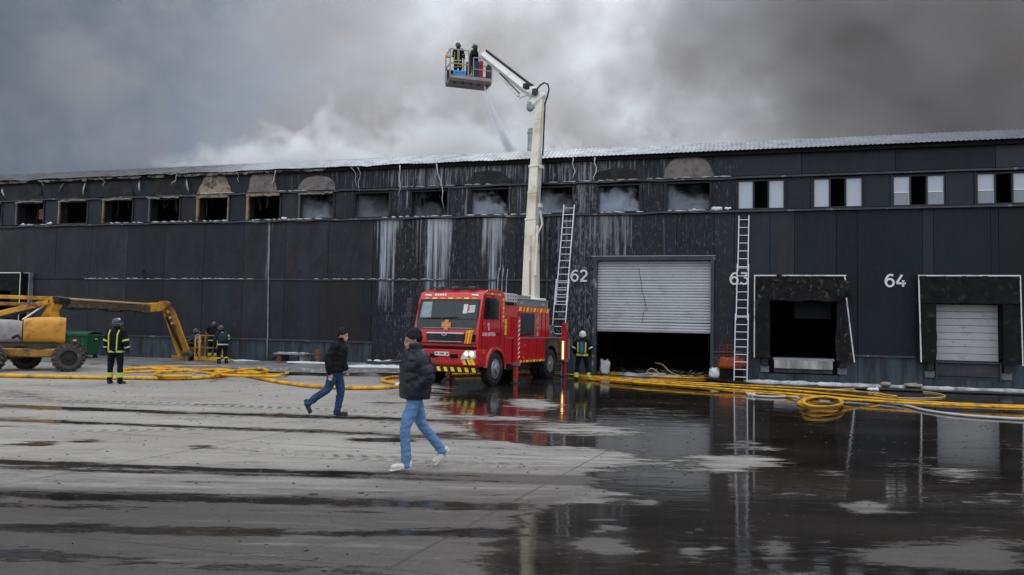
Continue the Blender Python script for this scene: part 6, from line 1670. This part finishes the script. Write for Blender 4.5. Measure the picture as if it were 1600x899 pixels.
    # --- shoes
    for a in ('L', 'R'):
        n_, t_ = V['an' + a], V['to' + a]; mb = MB(); d = (t_ - n_); 
        up2 = V.get('sole' + a, Vector((0, 0, 1)))
        bk = kw.get('boot', .0)
        dl = d.normalized(); heel = n_ - dl * .045 - up2 * .045; toe = t_
        limb(mb, [heel + up2 * .005, n_ - up2 * .035 + dl * .06, toe - dl * .03], [.043, .046, .036], 12)
        limb(mb, [n_ + up2 * bk, n_ - up2 * .03], [.050 + .008 * (bk > 0), .046], 12)
        fuse(mb, 'shoe', kw['shoe'], e, .009, 1)
        so = MB(); c0_ = heel - up2 * .030; c1_ = toe - up2 * .026 - dl * .01
        so.taper(c0_ - dl * .03, c0_.lerp(c1_, .5), .070, .032, .088, .028, tuple(up2)); so.taper(c0_.lerp(c1_, .5), c1_ + dl * .025, .088, .028, .062, .022, tuple(up2))
        so.build('sole', kw.get('solem', m_boot), e, bevel=.008)
    # --- head cover
    hw = kw.get('hat')
    if hw == 'beanie':
        mb = MB(); limb(mb, [hp(-.025, 0, .065), hp(-.002, 0, .055)], [.096, .090]); limb(mb, [hp(-.040, 0, .030), hp(-.01, 0, .04)], [.090, .092])
        mb.lathe(hp(-.014, 0, .018) - fw * .0, (hup + fw * -.10).normalized(), [(-.012, .097), (0, .104), (.035, .106), (.046, .098)], 22)
        fuse(mb, 'beanie', m_beanie, e, .009, 2)
    elif hw:
        mb = MB(); limb(mb, [hp(-.03, 0, .055), hp(.0, 0, .05)], [.128, .122]); limb(mb, [hp(-.055, 0, .0), hp(-.045, 0, -.03)], [.095, .085])
        mb.lathe(hp(-.01, 0, .01), (hup - fw * .15).normalized(), [(-.01, .12), (.0, .140), (.012, .140), (.02, .125)], 22)
        fuse(mb, 'helmet', hw, e, .011, 2)
        MB().tube([hp(.085, -.085, .02), hp(.118, -.045, .015), hp(.126, 0, .013), hp(.118, .045, .015), hp(.085, .085, .02)], .022, 8, flat=1.6).build('visor', m_visor, e, smooth='all')
        mb = MB(); limb(mb, [hp(-.04, 0, -.06), nek + Vector((0, 0, .02))], [.085, .10]); fuse(mb, 'neck_guard', m_turn, e, .014, 1)
    # --- bands of reflective tape
    def ring(p0, p1, t, r, h=.045, m=m_hiv, nm='reflective_band', fl=1.0):
        c_ = Vector(p0).lerp(Vector(p1), t); d = (Vector(p1) - Vector(p0)).normalized() * h / 2
        MB().tube([c_ - d, c_ + d], r, 16, caps=False).build(nm, m, e, smooth='all')
    for (a, b_, t, r, h_, m_) in kw.get('bands', ()): ring(V[a], V[b_], t, r, h_, m_)
    def ellring(z, a_, b_, h_, m_, cx_, cy_):
        vs = []; n = 26
        for zz_ in (z - h_ / 2, z + h_ / 2):
            for k in range(n):
                g_ = 2 * PI * k / n; c1, s1 = math.cos(g_), math.sin(g_)
                vs.append((cx_ + a_ * math.copysign(abs(c1) ** .85, c1), cy_ + b_ * math.copysign(abs(s1) ** .85, s1), zz_))
        MB().add(vs, [(k, (k + 1) % n, n + (k + 1) % n, n + k) for k in range(n)]).build('reflective_band', m_, e, smooth='all', fixn=False)
    for (z, a_, b_, h_, m_) in kw.get('hoops', ()):
        t = (z - pel.z) / (che.z - pel.z); c_ = pel.lerp(che, t); ellring(z, a_, b_, h_, m_, c_.x, c_.y)
    for (p0, p1, w_, m_) in kw.get('strips', ()):
        MB().bar(p0, p1, w_, .012, (1, 0, 0)).build('reflective_strip', m_, e)
    return e

def stand(**o):
    """joints of a relaxed standing figure, facing +x"""
    J = dict(pelvis=(0, 0, .93), chest=(0, 0, 1.30), neck=(0.0, 0, 1.49), head=(.01, 0, 1.63),
             shL=(0, .19, 1.42), elL=(-.03, .25, 1.14), wrL=(.03, .27, .90), fiL=(.05, .27, .75),
             shR=(0, -.19, 1.42), elR=(-.03, -.25, 1.14), wrR=(.03, -.27, .90), fiR=(.05, -.27, .75),
             hipL=(0, .10, .92), knL=(.02, .12, .50), anL=(-.02, .13, .09), toL=(.17, .15, .035),
             hipR=(0, -.10, .92), knR=(.02, -.12, .50), anR=(-.02, -.13, .09), toR=(.17, -.15, .035))
    J.update(o); return J

# the man in the foreground, walking to the left, hands in his pockets
def mk1():
    J = stand(pelvis=(0.0, 0, .945), chest=(-.01, 0, 1.30), neck=(.005, 0, 1.49), head=(.045, 0, 1.615),
              shL=(-.01, .185, 1.41), elL=(-.09, .275, 1.16), wrL=(.045, .175, 1.0), fiL=(.09, .09, .93),
              shR=(-.01, -.185, 1.41), elR=(-.09, -.275, 1.16), wrR=(.045, -.175, 1.0), fiR=(.09, -.09, .93),
              hipL=(.01, .09, .93), knL=(.14, .10, .53), anL=(.12, .10, .115), toL=(.31, .11, .045),
              hipR=(-.01, -.09, .93), knR=(-.13, -.10, .55), anR=(-.41, -.10, .20), toR=(-.31, -.11, .04), soleR=Vector((-.62, 0, .78)).normalized() if False else Vector((.72, 0, .70)).normalized(),
              look=(1, -.02, -.06))
    a = gp(628, 735); b = gp(697, 728)
    yaw = R(204)
    return J, yaw
J, yaw = mk1()
# facing -x in the picture: place so that the standing foot is at its spot
foot = gp(630, 737)
Hs = 1.0
def place(foot, yaw, J, key='anL', H=1.0):
    a = Vector(J[key]); a.z = 0; a = Matrix.Rotation(yaw, 3, 'Z') @ (a * H)
    return Vector((foot.x - a.x, foot.y - a.y, 0))
# camera sees his left side nearest when he walks left: his left is towards the camera
J['soleL'] = Vector((-.05, 0, 1)).normalized()
person(place(gp(634, 736), yaw, J, 'anL', 1.0), yaw, J, 'man in black puffer jacket, light blue jeans and white sneakers striding across the wet yard', 'man', 1.0, .012, m_skin2,
       trousers=m_jean, jacket=m_puff, quilt=.013, bulk=1.33, hem=.885, collar=.085, hat='beanie', shoe=m_shoew, solem=m_sole, wrinkle=.011)
# second man, walking to the right, further off
J = stand(pelvis=(0, 0, .92), chest=(.03, 0, 1.27), neck=(.06, 0, 1.47), head=(.12, 0, 1.60),
          shL=(.03, .19, 1.40), elL=(.06, .25, 1.12), wrL=(.16, .22, .93), fiL=(.2, .2, .82),
          shR=(.03, -.19, 1.40), elR=(-.09, -.25, 1.13), wrR=(-.07, -.24, .87), fiR=(-.05, -.23, .72),
          hipL=(.01, .09, .91), knL=(.09, .10, .50), anL=(.04, .10, .10), toL=(.24, .11, .04),
          hipR=(0, -.09, .91), knR=(-.12, -.10, .55), anR=(-.48, -.10, .27), toR=(-.44, -.10, .07), look=(1, -.25, -.05))
J['soleR'] = Vector((.95, 0, .2)).normalized(); J['pnR'] = Vector((1, 0, 0))
yaw = R(2)
person(place(gp(527, 650), yaw, J, 'anL', .985), yaw, J, 'man in black jacket, dark jeans and dark beanie walking behind the other one', 'man', .985, .013, None,
       trousers=m_jeand, tw=1.14, jacket=m_fleece, bulk=1.32, hem=.88, collar=.08, hat='beanie', shoe=m_boot, solem=m_boot, wrinkle=.016)

def ff(loc, yaw, J, label, H=1.0, coat=None, helm=None, shinm=m_hiv, **kw):
    coat = coat or m_turn
    bands = [('shL', 'elL', .85, .088, .05, m_hiv), ('shR', 'elR', .85, .088, .05, m_hiv), ('elL', 'wrL', .55, .076, .04, m_silv), ('elR', 'wrR', .55, .076, .04, m_silv),
             ('knL', 'anL', .62, .083, .13, shinm), ('knR', 'anR', .62, .083, .13, shinm)]
    bands = kw.pop('bands', bands)
    hoops = kw.pop('hoops', [(.885, .162, .212, .05, m_hiv)])
    return person(loc, yaw, J, label, 'ff', H, .016, None, trousers=m_turn, gloves=True, jacket=coat, bulk=1.10, hem=.80, collar=.05, hat=helm or m_helm, shoe=m_boot, tw=1.12,
                  wrinkle=.012, boot=.10, bands=bands, hoops=hoops, **kw)
# firefighter standing with his back to the camera, by the boom lift
J = stand(elL=(-.02, .29, 1.14), wrL=(.05, .31, .92), fiL=(.08, .32, .78), elR=(-.02, -.29, 1.14), wrR=(.05, -.31, .92), fiR=(.08, -.32, .78),
          hipL=(0, .11, .92), knL=(0, .14, .50), anL=(0, .15, .09), toL=(.19, .19, .035), knR=(0, -.14, .50), anR=(0, -.15, .09), toR=(.12, -.24, .035))
f_ = gp(179, 600)
st_ = []
for s_ in (-1, 1):
    st_ += [((-.168, s_ * .115, .92), (-.172, s_ * .125, 1.34), .035, m_hiv), ((-.168, s_ * .125, 1.34), (-.10, s_ * .13, 1.47), .035, m_hiv)]
ff(Vector((f_.x, f_.y, 0)), R(84), J, 'firefighter in black coat with lime braces and hem standing behind the thick hose', 1.02, strips=st_)
# firefighter with white helmet by the doorway, air bottle on his back
J = stand(pelvis=(0, 0, .90), chest=(.02, 0, 1.26), neck=(.05, 0, 1.45), head=(.09, 0, 1.58), shL=(0, .19, 1.38), shR=(0, -.19, 1.38),
          elL=(.02, .30, 1.13), wrL=(.10, .27, .92), fiL=(.16, .24, .80), elR=(.02, -.30, 1.13), wrR=(.10, -.27, .92), fiR=(.16, -.24, .80),
          hipL=(0, .11, .90), knL=(.06, .17, .49), anL=(-.02, .20, .09), toL=(.16, .24, .035), hipR=(0, -.11, .90), knR=(.10, -.16, .50), anR=(.0, -.26, .09), toR=(.17, -.30, .035))
f_ = gp(909, 594)
hz = [(.90, .165, .215, .08, m_hiv)]
w1 = ff(Vector((f_.x, f_.y, 0)), R(78), J, 'firefighter in white helmet with blue air bottle between fire engine tail and door 62', .98, helm=m_helmw, hoops=hz,
        strips=[((-.155, -.13, .98), (-.145, -.14, 1.34), .05, m_hiv), ((-.155, .13, .98), (-.145, .14, 1.34), .05, m_hiv)],
        bands=[('shL', 'elL', .9, .09, .05, m_silv), ('shR', 'elR', .9, .09, .05, m_silv), ('knL', 'anL', .80, .084, .16, m_hiv), ('knR', 'anR', .80, .084, .16, m_hiv)])
MB().lathe((-.23, 0, .96), (.02, 0, 1), [(0, .05), (.02, .08), (.30, .08), (.36, .05), (.38, .025), (.43, .025)], 14).build('air_bottle', mat('bottle_blue', (.02, .08, .20), .4), w1, smooth=True)
MB().box(-.17, -.13, -.11, .11, .94, 1.36).build('harness', m_black, w1, bevel=.02)
# two in the lowered basket of the boom lift and one beside it
BL = Vector((BS.x, BS.y, .11))
J = stand(chest=(.04, 0, 1.26), neck=(.08, 0, 1.45), head=(.14, 0, 1.57), elL=(.15, .30, 1.20), wrL=(.36, .22, 1.16), fiL=(.46, .16, 1.14), elR=(.10, -.28, 1.14), wrR=(.30, -.20, 1.08), fiR=(.42, -.15, 1.06))
ff(BL + Vector((.62, .38, 0)), R(100), J, 'firefighter in black coat with yellow hem standing inside the yellow basket', .96)
J = stand(pelvis=(0, 0, .62), chest=(.10, 0, .93), neck=(.16, 0, 1.10), head=(.22, 0, 1.22), shL=(.10, .18, 1.04), shR=(.10, -.18, 1.04), elL=(.22, .26, .84), wrL=(.44, .20, .96), fiL=(.55, .16, 1.0),
          elR=(.20, -.26, .82), wrR=(.42, -.18, .80), fiR=(.53, -.14, .80), hipL=(0, .10, .60), knL=(.34, .16, .46), anL=(.12, .16, .09), toL=(.30, .18, .035), hipR=(0, -.10, .60), knR=(.30, -.14, .42), anR=(.02, -.14, .09), toR=(.20, -.16, .035))
ff(BL + Vector((-.42, .55, -.1)), R(20), J, 'firefighter with grey sleeves crouching left of the basket beside the yellow arm', 1.05, coat=mat('grey_sleeves', (.03, .035, .045), .7, var=.4), hoops=[],
   bands=[('shL', 'elL', .6, .09, .04, m_silv), ('elR', 'wrR', .3, .078, .04, m_silv), ('elR', 'wrR', .75, .07, .04, m_silv), ('elL', 'wrL', .5, .08, .03, m_hiv)])
J = stand(pelvis=(0, 0, .88), chest=(.10, 0, 1.20), neck=(.17, 0, 1.37), head=(.24, 0, 1.47), shL=(.10, .19, 1.31), shR=(.10, -.19, 1.31), elL=(.16, .27, 1.05), wrL=(.32, .22, .90), fiL=(.42, .2, .86),
          elR=(.14, -.27, 1.05), wrR=(.28, -.24, .86), fiR=(.38, -.22, .80), hipL=(0, .10, .87), knL=(.12, .12, .49), anL=(0, .13, .09), toL=(.19, .15, .035), hipR=(0, -.10, .87), knR=(.02, -.12, .48), anR=(-.12, -.13, .09), toR=(.07, -.15, .035))
f_ = gp(347, 571.5)
ff(Vector((f_.x, f_.y, 0)), R(135), J, 'firefighter in teal coat with yellow sleeve bending forward just outside the basket', 1.0, coat=m_turn2, hoops=[(.86, .165, .215, .05, m_silv)],
   bands=[('shR', 'elR', .35, .096, .12, m_hiv), ('shR', 'elR', .85, .088, .06, m_hiv), ('knR', 'anR', .45, .09, .05, m_hiv), ('knL', 'anL', .5, .09, .05, m_hiv), ('elR', 'wrR', .6, .078, .05, m_silv)])
# two in the raised basket
m_dimt = mat('dim_lime_tape', (.24, .26, .05), .6)
MW = Matrix.Translation(Vector((Bo.x, Bo.y, Bo.z))) @ Matrix.Rotation(BA, 4, 'Z')
J = stand(chest=(.03, 0, 1.28), elL=(.10, .27, 1.22), wrL=(.34, .22, 1.22), fiL=(.46, .2, 1.22), elR=(.06, -.27, 1.16), wrR=(.28, -.24, 1.10), fiR=(.40, -.22, 1.10))
p_ = MW @ Vector((.45, .42, .01))
ff(p_, R(20) + R(50), J, 'firefighter in navy coat with yellow stripes standing in the white part of the raised basket', .97,
   strips=[((-.17, -.06, .92), (-.17, -.06, 1.45), .05, m_dimt), ((-.175, .10, .92), (-.17, .10, 1.3), .04, m_dimt)], bands=[('shL', 'elL', .85, .088, .05, m_dimt), ('shR', 'elR', .85, .088, .05, m_dimt), ('hipL', 'knL', .75, .12, .06, m_dimt), ('hipR', 'knR', .75, .12, .06, m_dimt)])
J = stand(elL=(.10, .28, 1.18), wrL=(.30, .18, 1.10), fiL=(.40, .12, 1.10), elR=(.08, -.28, 1.16), wrR=(.30, -.18, 1.10), fiR=(.40, -.1, 1.10))
p_ = MW @ Vector((1.28, .55, .05))
ff(p_, R(200), J, 'firefighter in dark helmet leaning over the head of the boom in the raised basket', 1.0, bands=(), hoops=())
# ------------------------------------------------------------------ smoke
def smoke_mat(name, build):
    m = bpy.data.materials.new(name); m.use_nodes = True
    nt = m.node_tree; nt.nodes.clear()
    o = N(nt, 'ShaderNodeOutputMaterial'); v = N(nt, 'ShaderNodeVolumePrincipled')
    tc = N(nt, 'ShaderNodeTexCoord')
    build(nt, tc.outputs['Object'], v)
    lk(nt, v.outputs[0], o.inputs['Volume'])
    return m
def smoke_box(name, lo, hi, m, label, cat='smoke'):
    me = bpy.data.meshes.new(name)
    c = [(x, y, z) for x in (lo[0], hi[0]) for y in (lo[1], hi[1]) for z in (lo[2], hi[2])]
    me.from_pydata(c, [], [(0, 1, 3, 2), (4, 6, 7, 5), (0, 4, 5, 1), (2, 3, 7, 6), (0, 2, 6, 4), (1, 5, 7, 3)])
    me.materials.append(m)
    o = bpy.data.objects.new(name, me); COL.objects.link(o)
    o['label'] = label; o['category'] = cat; o['kind'] = 'stuff'
    return o
def b_smoke(nt, P, v):
    s = N(nt, 'ShaderNodeSeparateXYZ'); lk(nt, P, s.inputs[0])
    X, Y, Z = s.outputs
    n1 = noise(nt, mapping(nt, P, (1, .8, 1.25), (13, 3, 4)), 0.085, 7, 0.6, 0.6)
    n0 = noise(nt, mapping(nt, P, (1, 1, 1), (40, 0, 9)), 0.028, 2, 0.5)
    # smoke thickens to the right and upwards, where the wind bends the plume
    gx = mrange(nt, X, -26, 42, 0.0, 1.0, True)
    gz = mrange(nt, Z, 9, 32, 0.0, 0.32)
    thick = mth(nt, 'ADD', mth(nt, 'MULTIPLY', gx, 0.36), mth(nt, 'MULTIPLY', gx, gz))
    bias = mth(nt, 'ADD', thick, mth(nt, 'MULTIPLY', mth(nt, 'SUBTRACT', n0, 0.5), 0.9))
    n2 = noise(nt, mapping(nt, P, (1, 1, 1.1), (1, 30, 7)), 0.26, 6, 0.65, 0.9)
    hole = mth(nt, 'MULTIPLY', mth(nt, 'MULTIPLY', mrange(nt, X, -12, -4, 0, 1, True), mrange(nt, X, 14, 4, 0, 1, True)), -0.07)
    bias = mth(nt, 'ADD', mth(nt, 'ADD', bias, hole), mth(nt, 'MULTIPLY', mth(nt, 'SUBTRACT', n2, 0.5), 0.85))
    def blob(x, y, Y0, rx, rz, amt):
        c = ap(x, y, Y0)
        q = N(nt, 'ShaderNodeVectorMath', operation='SUBTRACT'); lk(nt, P, q.inputs[0]); q.inputs[1].default_value = tuple(c)
        q2 = N(nt, 'ShaderNodeVectorMath', operation='MULTIPLY'); lk(nt, q.outputs[0], q2.inputs[0]); q2.inputs[1].default_value = (1 / rx, 1 / 16, 1 / rz)
        q3 = N(nt, 'ShaderNodeVectorMath', operation='LENGTH'); lk(nt, q2.outputs[0], q3.inputs[0])
        return mrange(nt, q3.outputs['Value'], 0, 1, amt, 0, True)
    for b_ in ((1235, 165, 52, 10, 6, -.6), (1180, 205, 50, 9, 4, -.4), (980, 90, 50, 7, 6, -.25), (1400, 215, 48, 8, 3, -.35), (1090, 40, 52, 8, 6, .25), (1370, 80, 50, 7, 6, .06), (725, 180, 45, 4.5, 2.6, .42), (640, 210, 45, 5, 2, .2), (1580, 60, 52, 8, 9, .2), (830, 40, 50, 6, 5, .08)):
        bias = mth(nt, 'ADD', bias, blob(*b_))
    d = mrange(nt, mth(nt, 'ADD', n1, bias), 0.60, 0.95, 0.0, 1.0)
    edge = mth(nt, 'MULTIPLY', mrange(nt, Z, 46, 38), mrange(nt, X, -34, -20))
    d = mth(nt, 'MULTIPLY', d, edge)
    dens = mth(nt, 'MULTIPLY', d, mrange(nt, X, 0, 40, 0.14, 0.20))
    lk(nt, dens, v.inputs['Density'])
    c = mixc(nt, mrange(nt, n1, 0.42, 0.62), (0.76, 0.76, 0.78), (0.52, 0.475, 0.435))
    lk(nt, c, v.inputs['Color'])
    v.inputs['Anisotropy'].default_value = 0.2
sm = smoke_mat('smoke', b_smoke)
smoke_box('smoke', (-40, 36, 9.3), (75, 74, 46), sm, 'wide plume of grey brown smoke drifting over the warehouse roof')
def b_steam(nt, P, v):
    s = N(nt, 'ShaderNodeSeparateXYZ'); lk(nt, P, s.inputs[0])
    X, Y, Z = s.outputs
    n1 = noise(nt, mapping(nt, P, (1, 1, 1.0), (3, 1, 2)), 0.42, 6, 0.6, 0.6)
    hgt = ramp(nt, mrange(nt, X, -18, 14), [(0, .15), (.12, .35), (.3, .75), (.42, 1.0), (.5, .8), (.6, .6), (.8, .35), (1, .1)])
    top = mth(nt, 'MULTIPLY', hgt, 5.0)
    k = mth(nt, 'SUBTRACT', n1, mth(nt, 'DIVIDE', mth(nt, 'SUBTRACT', Z, 9.2), mth(nt, 'MULTIPLY', top, 3.4)))
    e = mth(nt, 'MULTIPLY', mrange(nt, X, -18, -12), mrange(nt, X, 14, 6))
    d = mth(nt, 'MULTIPLY', mrange(nt, k, 0.32, 0.46), e)
    lk(nt, mth(nt, 'MULTIPLY', d, 1.8), v.inputs['Density'])
    v.inputs['Color'].default_value = (.985, .99, .995, 1)
stm = smoke_mat('steam', b_steam)
smoke_box('steam', (-18, 36.5, 9.25), (14, 44, 15.5), stm, 'low white steam boiling off the roof behind the eave around the boom', 'steam')
def b_win(seed, dens):
    def f(nt, P, v):
        s = N(nt, 'ShaderNodeSeparateXYZ'); lk(nt, P, s.inputs[0])
        X, Y, Z = s.outputs
        n1 = noise(nt, mapping(nt, P, (1, 1, 1.2), (seed * 3.1, 1, 2)), 1.9, 5, 0.6, 0.8)
        fall = mrange(nt, Z, 0.1, 1.15, 0.16, -0.16)
        side = mrange(nt, X, -.8, .8, .06, -.12)
        e = mth(nt, 'MULTIPLY', mrange(nt, mth(nt, 'ABSOLUTE', X), .86, .70), mrange(nt, Z, 1.1, .98))
        k = mth(nt, 'ADD', mth(nt, 'ADD', n1, fall), side)
        lk(nt, mth(nt, 'MULTIPLY', mth(nt, 'MULTIPLY', mrange(nt, k, 0.38, 0.86), e), dens), v.inputs['Density'])
        v.inputs['Color'].default_value = (.80, .86, .94, 1)
    return f
for k, dn in ((7, 1.6), (8, 1.0), (9, .5), (10, 3.4), (11, 2.8), (12, 5.5), (13, 1.8)):
    m = smoke_mat('window_smoke', b_win(k, dn * 2.0))
    c = wc(k); o = smoke_box('window_smoke', (-.86, -.0, 0), (.86, .55, 1.12), m, {7: 'faint smoke in the burnt window below the grey dome scorch nearest the tan framed ones', 8: 'faint smoke in the dark window two bays left of the truck cab', 9: 'thin smoke in the window right above the truck cab',
        10: 'pale smoke filling the window just left of the boom', 11: 'pale smoke in the window between boom and ladder top', 12: 'thick pale smoke billowing in the window above the left half of door 62', 13: 'smoke low in the window below the domed scorch over door 62'}[k], 'smoke')
    p = wallpt(c, .02, 6.385); o.location = p; o.rotation_euler = (0, 0, WALL_A)
